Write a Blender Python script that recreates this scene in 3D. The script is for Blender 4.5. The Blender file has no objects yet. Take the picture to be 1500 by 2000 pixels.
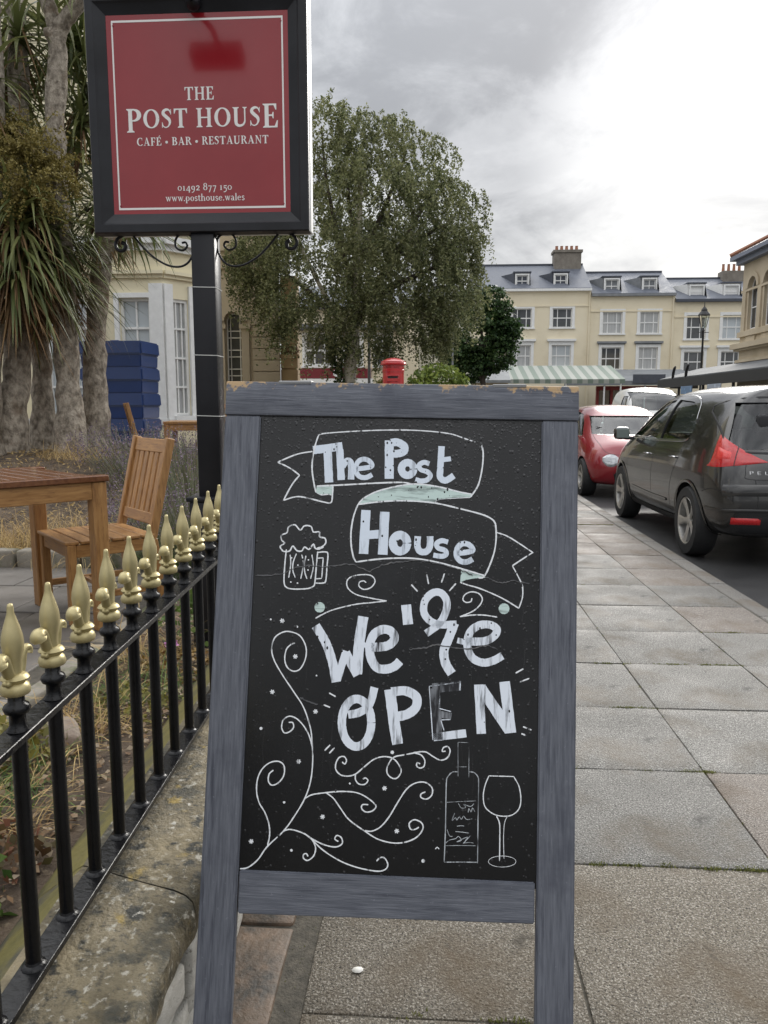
import bpy, bmesh, math, random
import numpy as np
from mathutils import Vector, Matrix
from mathutils.bvhtree import BVHTree
random.seed(7); rng = np.random.default_rng(7)
scene = bpy.context.scene
COL = scene.collection
PI = math.pi
R = math.radians

# ------------------------------------------------------------------ camera
cam_d = bpy.data.cameras.new('camera'); cam = bpy.data.objects.new('camera', cam_d); COL.objects.link(cam)
cam.location = (0, 0, 1.3)
cam.rotation_euler = (R(90 - 7.782), 0, R(3.59))
cam_d.sensor_fit = 'VERTICAL'; cam_d.sensor_height = 34.6; cam_d.lens = 34.6 * 1500 / 2000
cam_d.clip_start = 0.05; cam_d.clip_end = 3000
scene.camera = cam

# ------------------------------------------------------------------ world: overcast sky, sun behind thin cloud to the right
SUN_EL, SUN_AZ = R(26), R(20)          # azimuth measured from +Y towards +X
SUN_DIR = Vector((math.sin(SUN_AZ) * math.cos(SUN_EL), math.cos(SUN_AZ) * math.cos(SUN_EL), math.sin(SUN_EL)))
world = bpy.data.worlds.new('World'); scene.world = world; world.use_nodes = True
wt = world.node_tree; wt.nodes.clear()
def wn(t, **kw):
    n = wt.nodes.new(t)
    for k, v in kw.items(): setattr(n, k, v)
    return n
def wl(a, b): wt.links.new(a, b)
def wmath(op, a, b=None, clamp=False):
    n = wn('ShaderNodeMath', operation=op, use_clamp=clamp)
    for i, v in enumerate((a, b)):
        if v is None: continue
        if isinstance(v, (int, float)): n.inputs[i].default_value = v
        else: wl(v, n.inputs[i])
    return n.outputs[0]
def wramp(fac, lo, hi, clamp=True):
    n = wn('ShaderNodeMapRange'); n.interpolation_type = 'SMOOTHSTEP'
    n.inputs['From Min'].default_value = lo; n.inputs['From Max'].default_value = hi
    wl(fac, n.inputs['Value']); return n.outputs['Result']
sky = wn('ShaderNodeTexSky', sky_type='NISHITA'); sky.sun_disc = False
sky.sun_elevation = SUN_EL; sky.sun_rotation = SUN_AZ
tc = wn('ShaderNodeTexCoord'); sep = wn('ShaderNodeSeparateXYZ'); wl(tc.outputs['Generated'], sep.inputs[0])
X_, Y_, Z_ = sep.outputs
zz = wmath('ADD', wmath('MAXIMUM', Z_, 0.0), 0.36)
cmb = wn('ShaderNodeCombineXYZ'); wl(wmath('DIVIDE', X_, zz), cmb.inputs[0]); wl(wmath('DIVIDE', Y_, zz), cmb.inputs[1])
def wnoise(scale, detail, rough, off, dist=0.0):
    mp = wn('ShaderNodeMapping'); mp.inputs['Location'].default_value = off; wl(cmb.outputs[0], mp.inputs['Vector'])
    n = wn('ShaderNodeTexNoise'); n.inputs['Scale'].default_value = scale; n.inputs['Detail'].default_value = detail
    n.inputs['Roughness'].default_value = rough; n.inputs['Distortion'].default_value = dist
    wl(mp.outputs[0], n.inputs['Vector']); return n.outputs['Fac']
n1 = wnoise(1.15, 7, 0.55, (9.7, 0.9, 0), 0.35)
n2 = wnoise(2.9, 8, 0.6, (0.4, 5.2, 2), 0.2)
cl = wramp(wmath('ADD', wmath('MULTIPLY', n1, 0.72), wmath('MULTIPLY', n2, 0.28)), 0.43, 0.60)
# thin bright cloud round the hidden sun
dotn = wn('ShaderNodeVectorMath', operation='DOT_PRODUCT'); wl(tc.outputs['Generated'], dotn.inputs[0]); dotn.inputs[1].default_value = Vector((SUN_DIR.x, SUN_DIR.y, SUN_DIR.z * 0.54)).normalized()
glow = wramp(dotn.outputs['Value'], 0.966, 0.996)
# overcast luminance rises towards the zenith
zp = wmath('MAXIMUM', Z_, 0.0)
grad = wmath('ADD', wmath('MULTIPLY', wmath('MULTIPLY', zp, zp), 3.0), 0.74)
n3 = wnoise(3.4, 9, 0.62, (7.7, 2.9, 4), 0.5)
brk = wramp(n3, 0.36, 0.60)
thin = wmath('ADD', wmath('ADD', wmath('MULTIPLY', cl, 0.50), wmath('MULTIPLY', brk, 0.20)), wmath('MULTIPLY', glow, 0.48), clamp=True)
lum = wmath('MULTIPLY', grad, wmath('ADD', wmath('MULTIPLY', thin, 4.3), 1.75))
cw = wn('ShaderNodeMix', data_type='RGBA'); cw.inputs['A'].default_value = (0.94, 0.97, 1.03, 1); cw.inputs['B'].default_value = (1.0, 0.995, 0.975, 1)
wl(thin, cw.inputs['Factor'])
vm = wn('ShaderNodeVectorMath', operation='SCALE'); wl(cw.outputs['Result'], vm.inputs[0]); wl(lum, vm.inputs['Scale'])
mixs = wn('ShaderNodeMix', data_type='RGBA'); mixs.inputs['Factor'].default_value = 0.975
wl(sky.outputs[0], mixs.inputs['A']); wl(vm.outputs[0], mixs.inputs['B'])
bg = wn('ShaderNodeBackground'); bg.inputs['Strength'].default_value = 0.1
wl(mixs.outputs['Result'], bg.inputs['Color'])
wo = wn('ShaderNodeOutputWorld'); wl(bg.outputs[0], wo.inputs['Surface'])

# ------------------------------------------------------------------ sun lamp (veiled)
sun_d = bpy.data.lights.new('sun', 'SUN'); sun_d.energy = 1.1; sun_d.angle = R(22); sun_d.color = (1.0, 0.96, 0.9)
sun = bpy.data.objects.new('sun', sun_d); COL.objects.link(sun); sun.location = (20, 30, 40)
sun.rotation_euler = (-SUN_DIR).to_track_quat('-Z', 'Y').to_euler()
scene.view_settings.view_transform = 'Standard'; scene.view_settings.look = 'None'
scene.view_settings.exposure = 1.22; scene.view_settings.gamma = 1.0; scene.view_settings.use_curve_mapping = False
scene.render.engine = 'CYCLES'
scene.cycles.max_bounces = 8; scene.cycles.transparent_max_bounces = 16
scene.cycles.sample_clamp_indirect = 6.0

# ------------------------------------------------------------------ helpers
def tag(o, label=None, cat=None, group=None, kind=None):
    if label: o['label'] = label
    if cat: o['category'] = cat
    if group: o['group'] = group
    if kind: o['kind'] = kind
    return o
def link(o, parent=None):
    COL.objects.link(o)
    if parent is not None: o.parent = parent
    return o
def thing(name, label, cat, loc=(0, 0, 0), rz=0.0, group=None):
    o = bpy.data.objects.new(name, None); o.empty_display_size = 0.1
    o.location = loc; o.rotation_euler = (0, 0, rz); link(o)
    return tag(o, label, cat, group)
def rotz(a): return Matrix.Rotation(a, 4, 'Z')
def T(x, y, z): return Matrix.Translation((x, y, z))
class MB:
    def __init__(self): self.bm = bmesh.new()
    def box(self, c, s, rot=None, bev=0.0, seg=1):
        M = Matrix.Translation(c) @ (rot.to_4x4() if rot is not None else Matrix()) @ Matrix.Diagonal((s[0], s[1], s[2], 1))
        r = bmesh.ops.create_cube(self.bm, size=1.0, matrix=M)
        if bev > 0:
            es = set()
            for v in r['verts']: es.update(v.link_edges)
            bmesh.ops.bevel(self.bm, geom=list(es), offset=min(bev, 0.45 * min(s)), segments=seg, affect='EDGES', profile=0.5)
        return self
    def bb(self, x0, x1, y0, y1, z0, z1, bev=0.0, seg=1):
        return self.box(((x0 + x1) / 2, (y0 + y1) / 2, (z0 + z1) / 2), (abs(x1 - x0), abs(y1 - y0), abs(z1 - z0)), None, bev, seg)
    def bar(self, a, b, w, h, up=(0, 0, 1), bev=0.0):
        a, b = Vector(a), Vector(b); d = b - a; L = d.length; y = d / L
        x = y.cross(Vector(up))
        if x.length < 1e-4: x = y.cross(Vector((1, 0, 0)))
        x.normalize(); z = x.cross(y)
        return self.box((a + b) / 2, (w, L, h), Matrix((x, y, z)).transposed(), bev)
    def tube(self, pts, r, n=8, cap=True, flat=None):
        pts = [Vector(p) for p in pts]; m = len(pts)
        rs = r if isinstance(r, (list, tuple)) else [r] * m
        t0 = (pts[1] - pts[0]).normalized()
        ref = Vector((0, 0, 1)) if abs(t0.z) < 0.9 else Vector((1, 0, 0))
        u = t0.cross(ref).normalized(); rings = []
        for i in range(m):
            t = (pts[min(i + 1, m - 1)] - pts[max(i - 1, 0)]).normalized()
            u = (u - t * u.dot(t))
            if u.length < 1e-6: u = t.orthogonal()
            u.normalize(); v = t.cross(u); k = flat or 1.0
            rings.append([self.bm.verts.new(pts[i] + (u * math.cos(a) + v * math.sin(a) * k) * rs[i]) for a in [2 * PI * j / n for j in range(n)]])
        for i in range(m - 1):
            for j in range(n):
                self.bm.faces.new((rings[i][j], rings[i][(j + 1) % n], rings[i + 1][(j + 1) % n], rings[i + 1][j]))
        if cap:
            self.bm.faces.new(rings[0][::-1]); self.bm.faces.new(rings[-1])
        return self
    def lathe(self, prof, n=16, M=None, cap=True, a0=0.0, a1=2 * PI):
        M = M or Matrix(); rings = []; full = abs(a1 - a0 - 2 * PI) < 1e-6
        k = n if full else n + 1
        for r, z in prof:
            rings.append([self.bm.verts.new(M @ Vector((r * math.cos(a0 + (a1 - a0) * j / n), r * math.sin(a0 + (a1 - a0) * j / n), z))) for j in range(k)])
        for i in range(len(prof) - 1):
            for j in range(n):
                jj = (j + 1) % k
                self.bm.faces.new((rings[i][j], rings[i][jj], rings[i + 1][jj], rings[i + 1][j]))
        if cap and full:
            if prof[0][0] > 1e-5: self.bm.faces.new(rings[0][::-1])
            if prof[-1][0] > 1e-5: self.bm.faces.new(rings[-1])
        return self
    def prism(self, poly, d, M=None):           # polygon in local XY extruded along local Z from 0 to d
        M = M or Matrix()
        a = [self.bm.verts.new(M @ Vector((x, y, 0))) for x, y in poly]
        b = [self.bm.verts.new(M @ Vector((x, y, d))) for x, y in poly]
        n = len(poly)
        self.bm.faces.new(a[::-1]); self.bm.faces.new(b)
        for i in range(n): self.bm.faces.new((a[i], a[(i + 1) % n], b[(i + 1) % n], b[i]))
        return self
    def quad(self, *p):
        self.bm.faces.new([self.bm.verts.new(Vector(q)) for q in p]); return self
    def grid(self, P):                            # P[i][j] points
        V = [[self.bm.verts.new(Vector(q)) for q in row] for row in P]
        for i in range(len(V) - 1):
            for j in range(len(V[0]) - 1):
                self.bm.faces.new((V[i][j], V[i][j + 1], V[i + 1][j + 1], V[i + 1][j]))
        return self
    def jitter(self, amt, scale=3.0, seed=0):
        from mathutils import noise
        for v in self.bm.verts:
            p = v.co * scale + Vector((seed * 7.3, seed * 3.1, seed))
            v.co += Vector(noise.noise_vector(p)) * amt
        return self
    def subdiv(self, cuts=1):
        bmesh.ops.subdivide_edges(self.bm, edges=self.bm.edges[:], cuts=cuts, use_grid_fill=True); return self
    def mesh(self, name, smooth=False, angle=None):
        me = bpy.data.meshes.new(name)
        bmesh.ops.recalc_face_normals(self.bm, faces=self.bm.faces[:])
        self.bm.to_mesh(me); self.bm.free()
        if smooth:
            me.polygons.foreach_set('use_smooth', [True] * len(me.polygons))
            me.set_sharp_from_angle(angle=R(angle if angle else 40))
        return me
    def build(self, name, mat, parent=None, smooth=False, angle=None):
        me = self.mesh(name, smooth, angle); me.materials.append(mat)
        return link(bpy.data.objects.new(name, me), parent)
def raw(name, V, F, mat, parent=None, smooth=False):
    """big mesh from numpy: V (n,3), F (m,k) with constant k"""
    V = np.asarray(V, np.float32); F = np.asarray(F, np.int32); k = F.shape[1]
    me = bpy.data.meshes.new(name)
    me.vertices.add(len(V)); me.vertices.foreach_set('co', V.ravel())
    me.loops.add(F.size); me.loops.foreach_set('vertex_index', F.ravel())
    me.polygons.add(len(F)); me.polygons.foreach_set('loop_start', np.arange(0, F.size, k, dtype=np.int32))
    me.polygons.foreach_set('loop_total', np.full(len(F), k, np.int32))
    if smooth: me.polygons.foreach_set('use_smooth', np.ones(len(F), bool))
    me.update(calc_edges=True); me.materials.append(mat)
    return link(bpy.data.objects.new(name, me), parent)
def dup(o, parent=None, loc=None, rot=None):
    c = o.copy(); COL.objects.link(c); c.parent = parent
    if loc is not None: c.location = loc
    if rot is not None: c.rotation_euler = rot
    return c
def dup_tree(o, parent=None, **kw):
    c = dup(o, parent, **kw)
    for ch in list(o.children): dup_tree(ch, c)
    return c
def crom(pts, k=6, closed=False):
    P = [np.array(p, float) for p in pts]; n = len(P); out = []
    if n == 2: return P
    for i in range(n - 1):
        p0, p1, p2, p3 = P[max(i - 1, 0)], P[i], P[i + 1], P[min(i + 2, n - 1)]
        for t in np.linspace(0, 1, k, endpoint=False):
            out.append(0.5 * ((2 * p1) + (-p0 + p2) * t + (2 * p0 - 5 * p1 + 4 * p2 - p3) * t * t + (-p0 + 3 * p1 - 3 * p2 + p3) * t ** 3))
    out.append(P[-1]); return out
def ribbon2d(pts, w):
    """list of 2-D points + widths -> left, right edges"""
    P = [np.array(p, float) for p in pts]; n = len(P); L, Rr = [], []
    ws = w if hasattr(w, '__len__') else [w] * n
    for i in range(n):
        t = P[min(i + 1, n - 1)] - P[max(i - 1, 0)]; t = t / (np.linalg.norm(t) + 1e-9)
        nn = np.array((-t[1], t[0])); L.append(P[i] + nn * ws[i] / 2); Rr.append(P[i] - nn * ws[i] / 2)
    return L, Rr

# ------------------------------------------------------------------ materials
def rgb(c): return (c[0], c[1], c[2], 1.0)
def mat(name, col, rough=0.7, col2=None, nscale=4.0, ndet=5, lo=0.35, hi=0.65, bump=0.0, bscale=None, bdist=0.01,
        spec=0.5, metal=0.0, coat=0.0, stretch=(1, 1, 1), rnd=0.0, coord='Object', rough2=None, col3=None, n3=1.0, lo3=.5, hi3=.65, bdet=6, sss=0):
    m = bpy.data.materials.new(name); m.use_nodes = True; nt = m.node_tree; b = nt.nodes['Principled BSDF']
    b.inputs['Roughness'].default_value = rough; b.inputs['Specular IOR Level'].default_value = spec
    b.inputs['Metallic'].default_value = metal; b.inputs['Coat Weight'].default_value = coat; b.inputs['Coat Roughness'].default_value = 0.06
    b.inputs['Base Color'].default_value = rgb(col)
    tcn = nt.nodes.new('ShaderNodeTexCoord'); mp = nt.nodes.new('ShaderNodeMapping'); mp.inputs['Scale'].default_value = stretch
    oi = nt.nodes.new('ShaderNodeObjectInfo')
    nt.links.new(tcn.outputs[coord], mp.inputs['Vector'])
    vec = mp.outputs[0]
    if rnd > 0:
        off = nt.nodes.new('ShaderNodeVectorMath'); off.operation = 'SCALE'; off.inputs[0].default_value = (17.3, 9.1, 5.7)
        nt.links.new(oi.outputs['Random'], off.inputs['Scale'])
        ad = nt.nodes.new('ShaderNodeVectorMath'); ad.operation = 'ADD'; nt.links.new(vec, ad.inputs[0]); nt.links.new(off.outputs[0], ad.inputs[1]); vec = ad.outputs[0]
    def noise(scale, det, r=0.6):
        n = nt.nodes.new('ShaderNodeTexNoise'); n.inputs['Scale'].default_value = scale; n.inputs['Detail'].default_value = det; n.inputs['Roughness'].default_value = r
        nt.links.new(vec, n.inputs['Vector']); return n.outputs['Fac']
    def mr(f, a, c, o0=0.0, o1=1.0):
        n = nt.nodes.new('ShaderNodeMapRange'); n.inputs['From Min'].default_value = a; n.inputs['From Max'].default_value = c
        n.inputs['To Min'].default_value = o0; n.inputs['To Max'].default_value = o1
        nt.links.new(f, n.inputs['Value']); return n.outputs['Result']
    def mix(f, a, c):
        n = nt.nodes.new('ShaderNodeMix'); n.data_type = 'RGBA'; nt.links.new(f, n.inputs['Factor'])
        for s, v in (('A', a), ('B', c)):
            if isinstance(v, tuple): n.inputs[s].default_value = rgb(v)
            else: nt.links.new(v, n.inputs[s])
        return n.outputs['Result']
    cur = None
    if col2 is not None:
        f = mr(noise(nscale, ndet), lo, hi); cur = mix(f, tuple(col), tuple(col2))
        if rough2 is not None: nt.links.new(mr(noise(nscale, ndet), lo, hi, rough, rough2), b.inputs['Roughness'])
    if col3 is not None:
        f = mr(noise(n3, 6, 0.65), lo3, hi3); cur = mix(f, cur if cur is not None else tuple(col), tuple(col3))
    if rnd > 0:
        hsv = nt.nodes.new('ShaderNodeHueSaturation')
        if cur is not None: nt.links.new(cur, hsv.inputs['Color'])
        else: hsv.inputs['Color'].default_value = rgb(col)
        nt.links.new(mr(oi.outputs['Random'], 0, 1, 1 - rnd, 1 + rnd), hsv.inputs['Value'])
        cur = hsv.outputs[0]
    if cur is not None: nt.links.new(cur, b.inputs['Base Color'])
    if bump > 0:
        bn = nt.nodes.new('ShaderNodeBump'); bn.inputs['Strength'].default_value = bump; bn.inputs['Distance'].default_value = bdist
        nt.links.new(noise(bscale or nscale * 4, bdet), bn.inputs['Height']); nt.links.new(bn.outputs[0], b.inputs['Normal'])
    return m
def thin_glass(name, tint=(0.85, 0.9, 0.88), rough=0.03, refl=1.0):
    m = bpy.data.materials.new(name); m.use_nodes = True; nt = m.node_tree; nt.nodes.clear()
    tr = nt.nodes.new('ShaderNodeBsdfTransparent'); tr.inputs[0].default_value = rgb(tint)
    gl = nt.nodes.new('ShaderNodeBsdfGlossy'); gl.inputs['Roughness'].default_value = rough; gl.inputs['Color'].default_value = (refl, refl, refl, 1)
    fr = nt.nodes.new('ShaderNodeFresnel'); fr.inputs[0].default_value = 1.62
    mx = nt.nodes.new('ShaderNodeMixShader'); nt.links.new(fr.outputs[0], mx.inputs[0]); nt.links.new(tr.outputs[0], mx.inputs[1]); nt.links.new(gl.outputs[0], mx.inputs[2])
    o = nt.nodes.new('ShaderNodeOutputMaterial'); nt.links.new(mx.outputs[0], o.inputs[0]); return m
def leafmat(name, c1, c2, c3=None, rough=0.5, transl=0.25, nscale=1.2):
    """two-tone foliage, part translucent, colour varies clump by clump and leaf by leaf"""
    m = bpy.data.materials.new(name); m.use_nodes = True; nt = m.node_tree; b = nt.nodes['Principled BSDF']
    tcn = nt.nodes.new('ShaderNodeTexCoord'); n = nt.nodes.new('ShaderNodeTexNoise'); n.inputs['Scale'].default_value = nscale; n.inputs['Detail'].default_value = 3
    nt.links.new(tcn.outputs['Object'], n.inputs['Vector'])
    ge = nt.nodes.new('ShaderNodeNewGeometry')
    ad = nt.nodes.new('ShaderNodeMath'); ad.operation = 'MULTIPLY_ADD'; nt.links.new(ge.outputs['Random Per Island'], ad.inputs[0]); ad.inputs[1].default_value = 0.6
    nt.links.new(n.outputs['Fac'], ad.inputs[2])
    cr = nt.nodes.new('ShaderNodeValToRGB'); cr.color_ramp.elements[0].position = 0.4; cr.color_ramp.elements[0].color = rgb(c1)
    cr.color_ramp.elements[1].position = 1.0; cr.color_ramp.elements[1].color = rgb(c2)
    if c3: e = cr.color_ramp.elements.new(0.72); e.color = rgb(c3)
    nt.links.new(ad.outputs[0], cr.inputs[0]); nt.links.new(cr.outputs[0], b.inputs['Base Color'])
    b.inputs['Roughness'].default_value = rough; b.inputs['Specular IOR Level'].default_value = 0.35
    tl = nt.nodes.new('ShaderNodeBsdfTranslucent'); nt.links.new(cr.outputs[0], tl.inputs[0])
    mx = nt.nodes.new('ShaderNodeMixShader'); mx.inputs[0].default_value = transl
    nt.links.new(b.outputs[0], mx.inputs[1]); nt.links.new(tl.outputs[0], mx.inputs[2]); nt.links.new(mx.outputs[0], nt.nodes['Material Output'].inputs[0])
    return m
# ------------------------------------------------------------------ setting: ground, road, pavement, kerb, garden
def sstep(a, b, x):
    t = np.clip((x - a) / (b - a), 0, 1); return t * t * (3 - 2 * t)
M_asph = mat('wet asphalt', (0.018, 0.018, 0.019), 0.45, (0.032, 0.032, 0.032), 1.3, 6, bump=0.5, bscale=140, bdist=0.004, rough2=0.6, col3=(0.06, 0.058, 0.055), n3=90, lo3=.6, hi3=.75)
M_ground = mat('far tarmac', (0.06, 0.06, 0.06), 0.7, (0.09, 0.09, 0.088), 0.4)
def add_layer(m, c, scale, lo, hi, axis=None):
    nt = m.node_tree; b = nt.nodes['Principled BSDF']; src = b.inputs['Base Color'].links[0].from_socket
    t_ = nt.nodes.new('ShaderNodeTexCoord'); n = nt.nodes.new('ShaderNodeTexNoise'); n.inputs['Scale'].default_value = scale; n.inputs['Detail'].default_value = 6; n.inputs['Roughness'].default_value = .62
    nt.links.new(t_.outputs['Object'], n.inputs['Vector'])
    mr = nt.nodes.new('ShaderNodeMapRange'); mr.inputs['From Min'].default_value = lo; mr.inputs['From Max'].default_value = hi; nt.links.new(n.outputs['Fac'], mr.inputs['Value'])
    mx = nt.nodes.new('ShaderNodeMix'); mx.data_type = 'RGBA'; nt.links.new(mr.outputs[0], mx.inputs['Factor']); nt.links.new(src, mx.inputs['A']); mx.inputs['B'].default_value = rgb(c)
    nt.links.new(mx.outputs['Result'], b.inputs['Base Color'])
def slabmat(name, c1, c2, c3, rough=0.5):
    m = mat(name, c1, rough, c2, 3.2, 6, 0.35, 0.68, bump=1.0, bscale=150, bdist=0.007, rnd=0.12, rough2=rough + 0.28, col3=c3, n3=210, lo3=.53, hi3=.58, bdet=3, spec=.4)
    add_layer(m, tuple(v * .30 for v in c1), 150, .555, .60); add_layer(m, (c1[0] * .95, c1[1] * .80, c1[2] * .62), 2.6, .50, .70); add_layer(m, tuple(v * .6 for v in c1), 7.5, .60, .70); add_layer(m, tuple(v * 1.9 for v in c2), 33, .70, .73)
    return m
M_slab = slabmat('grey aggregate slab', (0.105, 0.100, 0.089), (0.145, 0.139, 0.126), (0.34, 0.33, 0.305))
M_slabp = slabmat('pinkish aggregate slab', (0.115, 0.097, 0.081), (0.155, 0.132, 0.112), (0.33, 0.295, 0.26))
M_slabb = slabmat('brown stained slab', (0.095, 0.080, 0.058), (0.135, 0.115, 0.087), (0.31, 0.285, 0.24), 0.55)
M_sand = mat('brown sandstone flag', (0.075, 0.052, 0.032), 0.6, (0.17, 0.112, 0.072), 9, 8, 0.36, 0.64, bump=0.8, bscale=70, bdist=0.005, col3=(0.03, 0.025, 0.018), n3=8, lo3=.44, hi3=.62)
M_joint = mat('joint dirt', (0.05, 0.045, 0.035), 0.9, (0.10, 0.088, 0.068), 40, 5, bump=0.8, bscale=120, bdist=0.006)
M_kerb = slabmat('granite kerb', (0.125, 0.116, 0.103), (0.165, 0.155, 0.14), (0.30, 0.285, 0.26))
tag(MB().quad((-400, -200, -0.17), (400, -200, -0.17), (400, 600, -0.17), (-400, 600, -0.17)).build('ground', M_ground), kind='structure')
tag(MB().quad((2.1, -6, -0.12), (13.0, -6, -0.12), (13.0, 58, -0.12), (2.1, 58, -0.12)).build('road', M_asph), kind='structure')
pave = MB().bb(-0.75, 2.06, -3, 34, -0.15, -0.006).build('pavement', M_joint); tag(pave, kind='structure')
rows = [1.49 + 0.592 * k for k in range(-5, 32)]
cols = [(-0.275, 0.352), (0.352, 0.985), (0.985, 1.575), (1.575, 2.045)]
slab_me = {}
for ci, (xa, xb) in enumerate(cols):
    for v in range(3):
        b = MB().box((0, 0, -0.026), (xb - xa - 0.0055, 0.587, 0.052), None, 0.0030, 2).subdiv(5).jitter(.0022, 14, ci * 3 + v)
        slab_me[ci, v] = b.mesh('slab', True, 50)
rs = random.Random(4)
for ci, (xa, xb) in enumerate(cols):
    for k, ya in enumerate(rows[:-1]):
        yb = rows[k + 1]; v = rs.randrange(3)
        m = M_slab
        if ci == 3 and rs.random() < .85: m = M_slabp
        if ci == 2 and k in (6, 14, 15): m = M_slabp
        if ci == 2 and k == 6: m = M_slabp
        if ci == 1 and k == 5: m = M_slabb
        if ci == 0: m = M_slabb if k < 9 else M_slab
        me = slab_me[ci, v]
        if len(me.materials) == 0: me.materials.append(m)
        o = bpy.data.objects.new('paving_slab', me); link(o, pave)
        o.material_slots[0].link = 'OBJECT'; o.material_slots[0].material = m
        o.location = ((xa + xb) / 2, (ya + yb) / 2, rs.uniform(-0.0025, 0.0015))
        o.rotation_euler = (rs.uniform(-.0035, .0035), rs.uniform(-.003, .003), rs.uniform(-.003, .003))
# brown sandstone flags along the wall, wide dirty joint beside them
ky = -0.3; rs = random.Random(11)
while ky < 8:
    L = rs.uniform(0.5, 0.8); b = MB().box((0, 0, 0), (0.2, L - 0.012, 0.05), None, 0.008, 2).subdiv(3).jitter(0.006, 9, ky)
    o = b.build('sandstone_flag', M_sand, pave, True, 60); o.location = (-0.44 + rs.uniform(-.006, .006), ky + L / 2, -0.024); ky += L
kerb = MB().bb(2.052, 2.06, -3, 34, -0.15, -0.03).build('kerb', M_joint); tag(kerb, kind='structure')
kme = MB().box((0, 0, -0.09), (0.14, 0.905, 0.18), None, 0.014, 3).mesh('kerb_stone', True, 50); kme.materials.append(M_kerb)
for k in range(34):
    o = bpy.data.objects.new('kerb_stone', kme); link(o, kerb); o.location = (2.131, -2 + 0.912 * k, rs.uniform(-.004, .0)); o.rotation_euler = (0, rs.uniform(-.006, .006), rs.uniform(-.002, .002))
# moss in the joints
M_moss = leafmat('moss', (0.06, 0.07, 0.018), (0.17, 0.175, 0.05), rough=0.9, transl=0.15)
MV, MF = [], []
def tuft(x, y, z, n, r, h):
    for _ in range(n):
        px, py = x + rng.normal(0, r), y + rng.normal(0, r * .35); a = rng.uniform(0, 2 * PI); l = h * rng.uniform(.5, 1.2); w = l * .35
        i = len(MV); dx, dy = math.cos(a), math.sin(a)
        MV.extend([(px - dy * w, py + dx * w, z), (px + dy * w, py - dx * w, z), (px + dx * l * .7, py + dy * l * .7, z + l)]); MF.append((i, i + 1, i + 2))
def moss_line(x0, x1, y, n):
    for _ in range(int(n * 1.2)): tuft(rng.uniform(x0, x1), y + rng.normal(0, .004), -0.004, rng.integers(8, 30), 0.013, 0.0085)
for (x0, x1, y, n) in [(0.45, 0.62, rows[6], 9), (.66, .95, rows[6], 20), (0.36, 0.56, rows[7], 14), (0.75, 0.80, rows[7], 4), (0.9, 1.02, rows[7], 22), (0.8, .98, rows[8], 14), (.84, .97, rows[9], 4), (1.15, 1.3, rows[9], 8), (1.36, 1.58, rows[9], 26), (.99, 1.06, rows[9], 3), (1.58, 1.8, rows[10], 8), (1.45, 2.02, rows[17], 60), (.4, 1.5, rows[12], 10), (-.1, .3, rows[5], 6)]:
    moss_line(x0, x1, y, n)
for _ in range(34):
    xx = [0.352, 0.985, 1.575][rng.integers(0, 3)]; yy = rng.uniform(1.6, 5); tuft(xx, yy, -0.006, 12, .006, .008)
for _ in range(60): tuft(-0.30 + rng.normal(0, .014), rng.uniform(.9, 3), -0.010, 5, .012, .007)
tag(raw('moss', MV, MF, M_moss), 'green moss growing in the pavement joints', 'moss', kind='stuff')
# white shell-like fragment on the slab under the board
M_shell = mat('white shell', (0.62, 0.6, 0.54), 0.5, (0.75, 0.73, 0.68), 60)
b = MB(); b.lathe([(0.0, 0.006), (0.005, 0.0055), (0.010, 0.003), (0.0125, 0.0)], 9, Matrix.Diagonal((1.1, .8, 1, 1))); b.jitter(.002, 60, 3)
o = b.build('shell_fragment', M_shell, None, True); o.location = (-0.163, 1.62, 0.001); o.rotation_euler = (0, 0, .4)
tag(o, 'small white shell fragment lying on the brown slab below the board', 'shell')

# ---- garden terrain left of the wall, rising away from the camera
def wall_top(y): return 0.345 + 0.056 * (y - 1.136)
def zg(x, y):
    left = 1 - sstep(-3.6, -2.2, x)
    bed = 0.2 + left * 0.6 * sstep(5.0, 8.3, y) + (1 - left) * 0.28 * sstep(4.6, 8.0, y)
    back = sstep(8.8, 9.8, y)
    z = bed * (1 - back) + 0.42 * back
    z = z * (1 - sstep(11.5, 13, y)) + 0.61 * sstep(11.5, 13, y)
    strip = sstep(-1.5, -1.3, x) * (1 - sstep(4.4, 5.4, y))
    return z + strip * 0.03
M_soil = mat('garden soil and litter', (0.055, 0.038, 0.026), 0.95, (0.14, 0.10, 0.065), 9, 8, 0.4, 0.62, bump=1.0, bscale=45, bdist=0.03, col3=(0.22, 0.17, 0.11), n3=34, lo3=.56, hi3=.68)
xs = np.linspace(-14, -0.62, 120); ys = np.linspace(-2, 36, 240)
gx, gy_ = np.meshgrid(xs, ys); gzv = zg(gx, gy_) + 0.012 * np.sin(gx * 9.1 + gy_ * 3) * np.cos(gy_ * 7.7) * ((gy_ > 5) | (gx > -1.5))
patio_mask = (gx < -1.5) & (gy_ < 5.0); gzv = np.where(patio_mask, 0.185, gzv)
V = np.stack([gx, gy_, gzv], -1).reshape(-1, 3); nx = len(xs)
I = (np.arange(len(ys) - 1)[:, None] * nx + np.arange(nx - 1)[None, :]).ravel()
tag(raw('garden_soil', V, np.stack([I, I + 1, I + nx + 1, I + nx], 1), M_soil, None, True), kind='structure')
plaza = MB().bb(-14, -0.3, 12.6, 60, -0.1, 0.605).bb(-0.3, 4.5, 27, 60, -0.16, 0.0).build('far_pavement', mat('far paving', (0.2, 0.19, 0.18), .6, (.26, .25, .235), 1.5)); tag(plaza, kind='structure')
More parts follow.
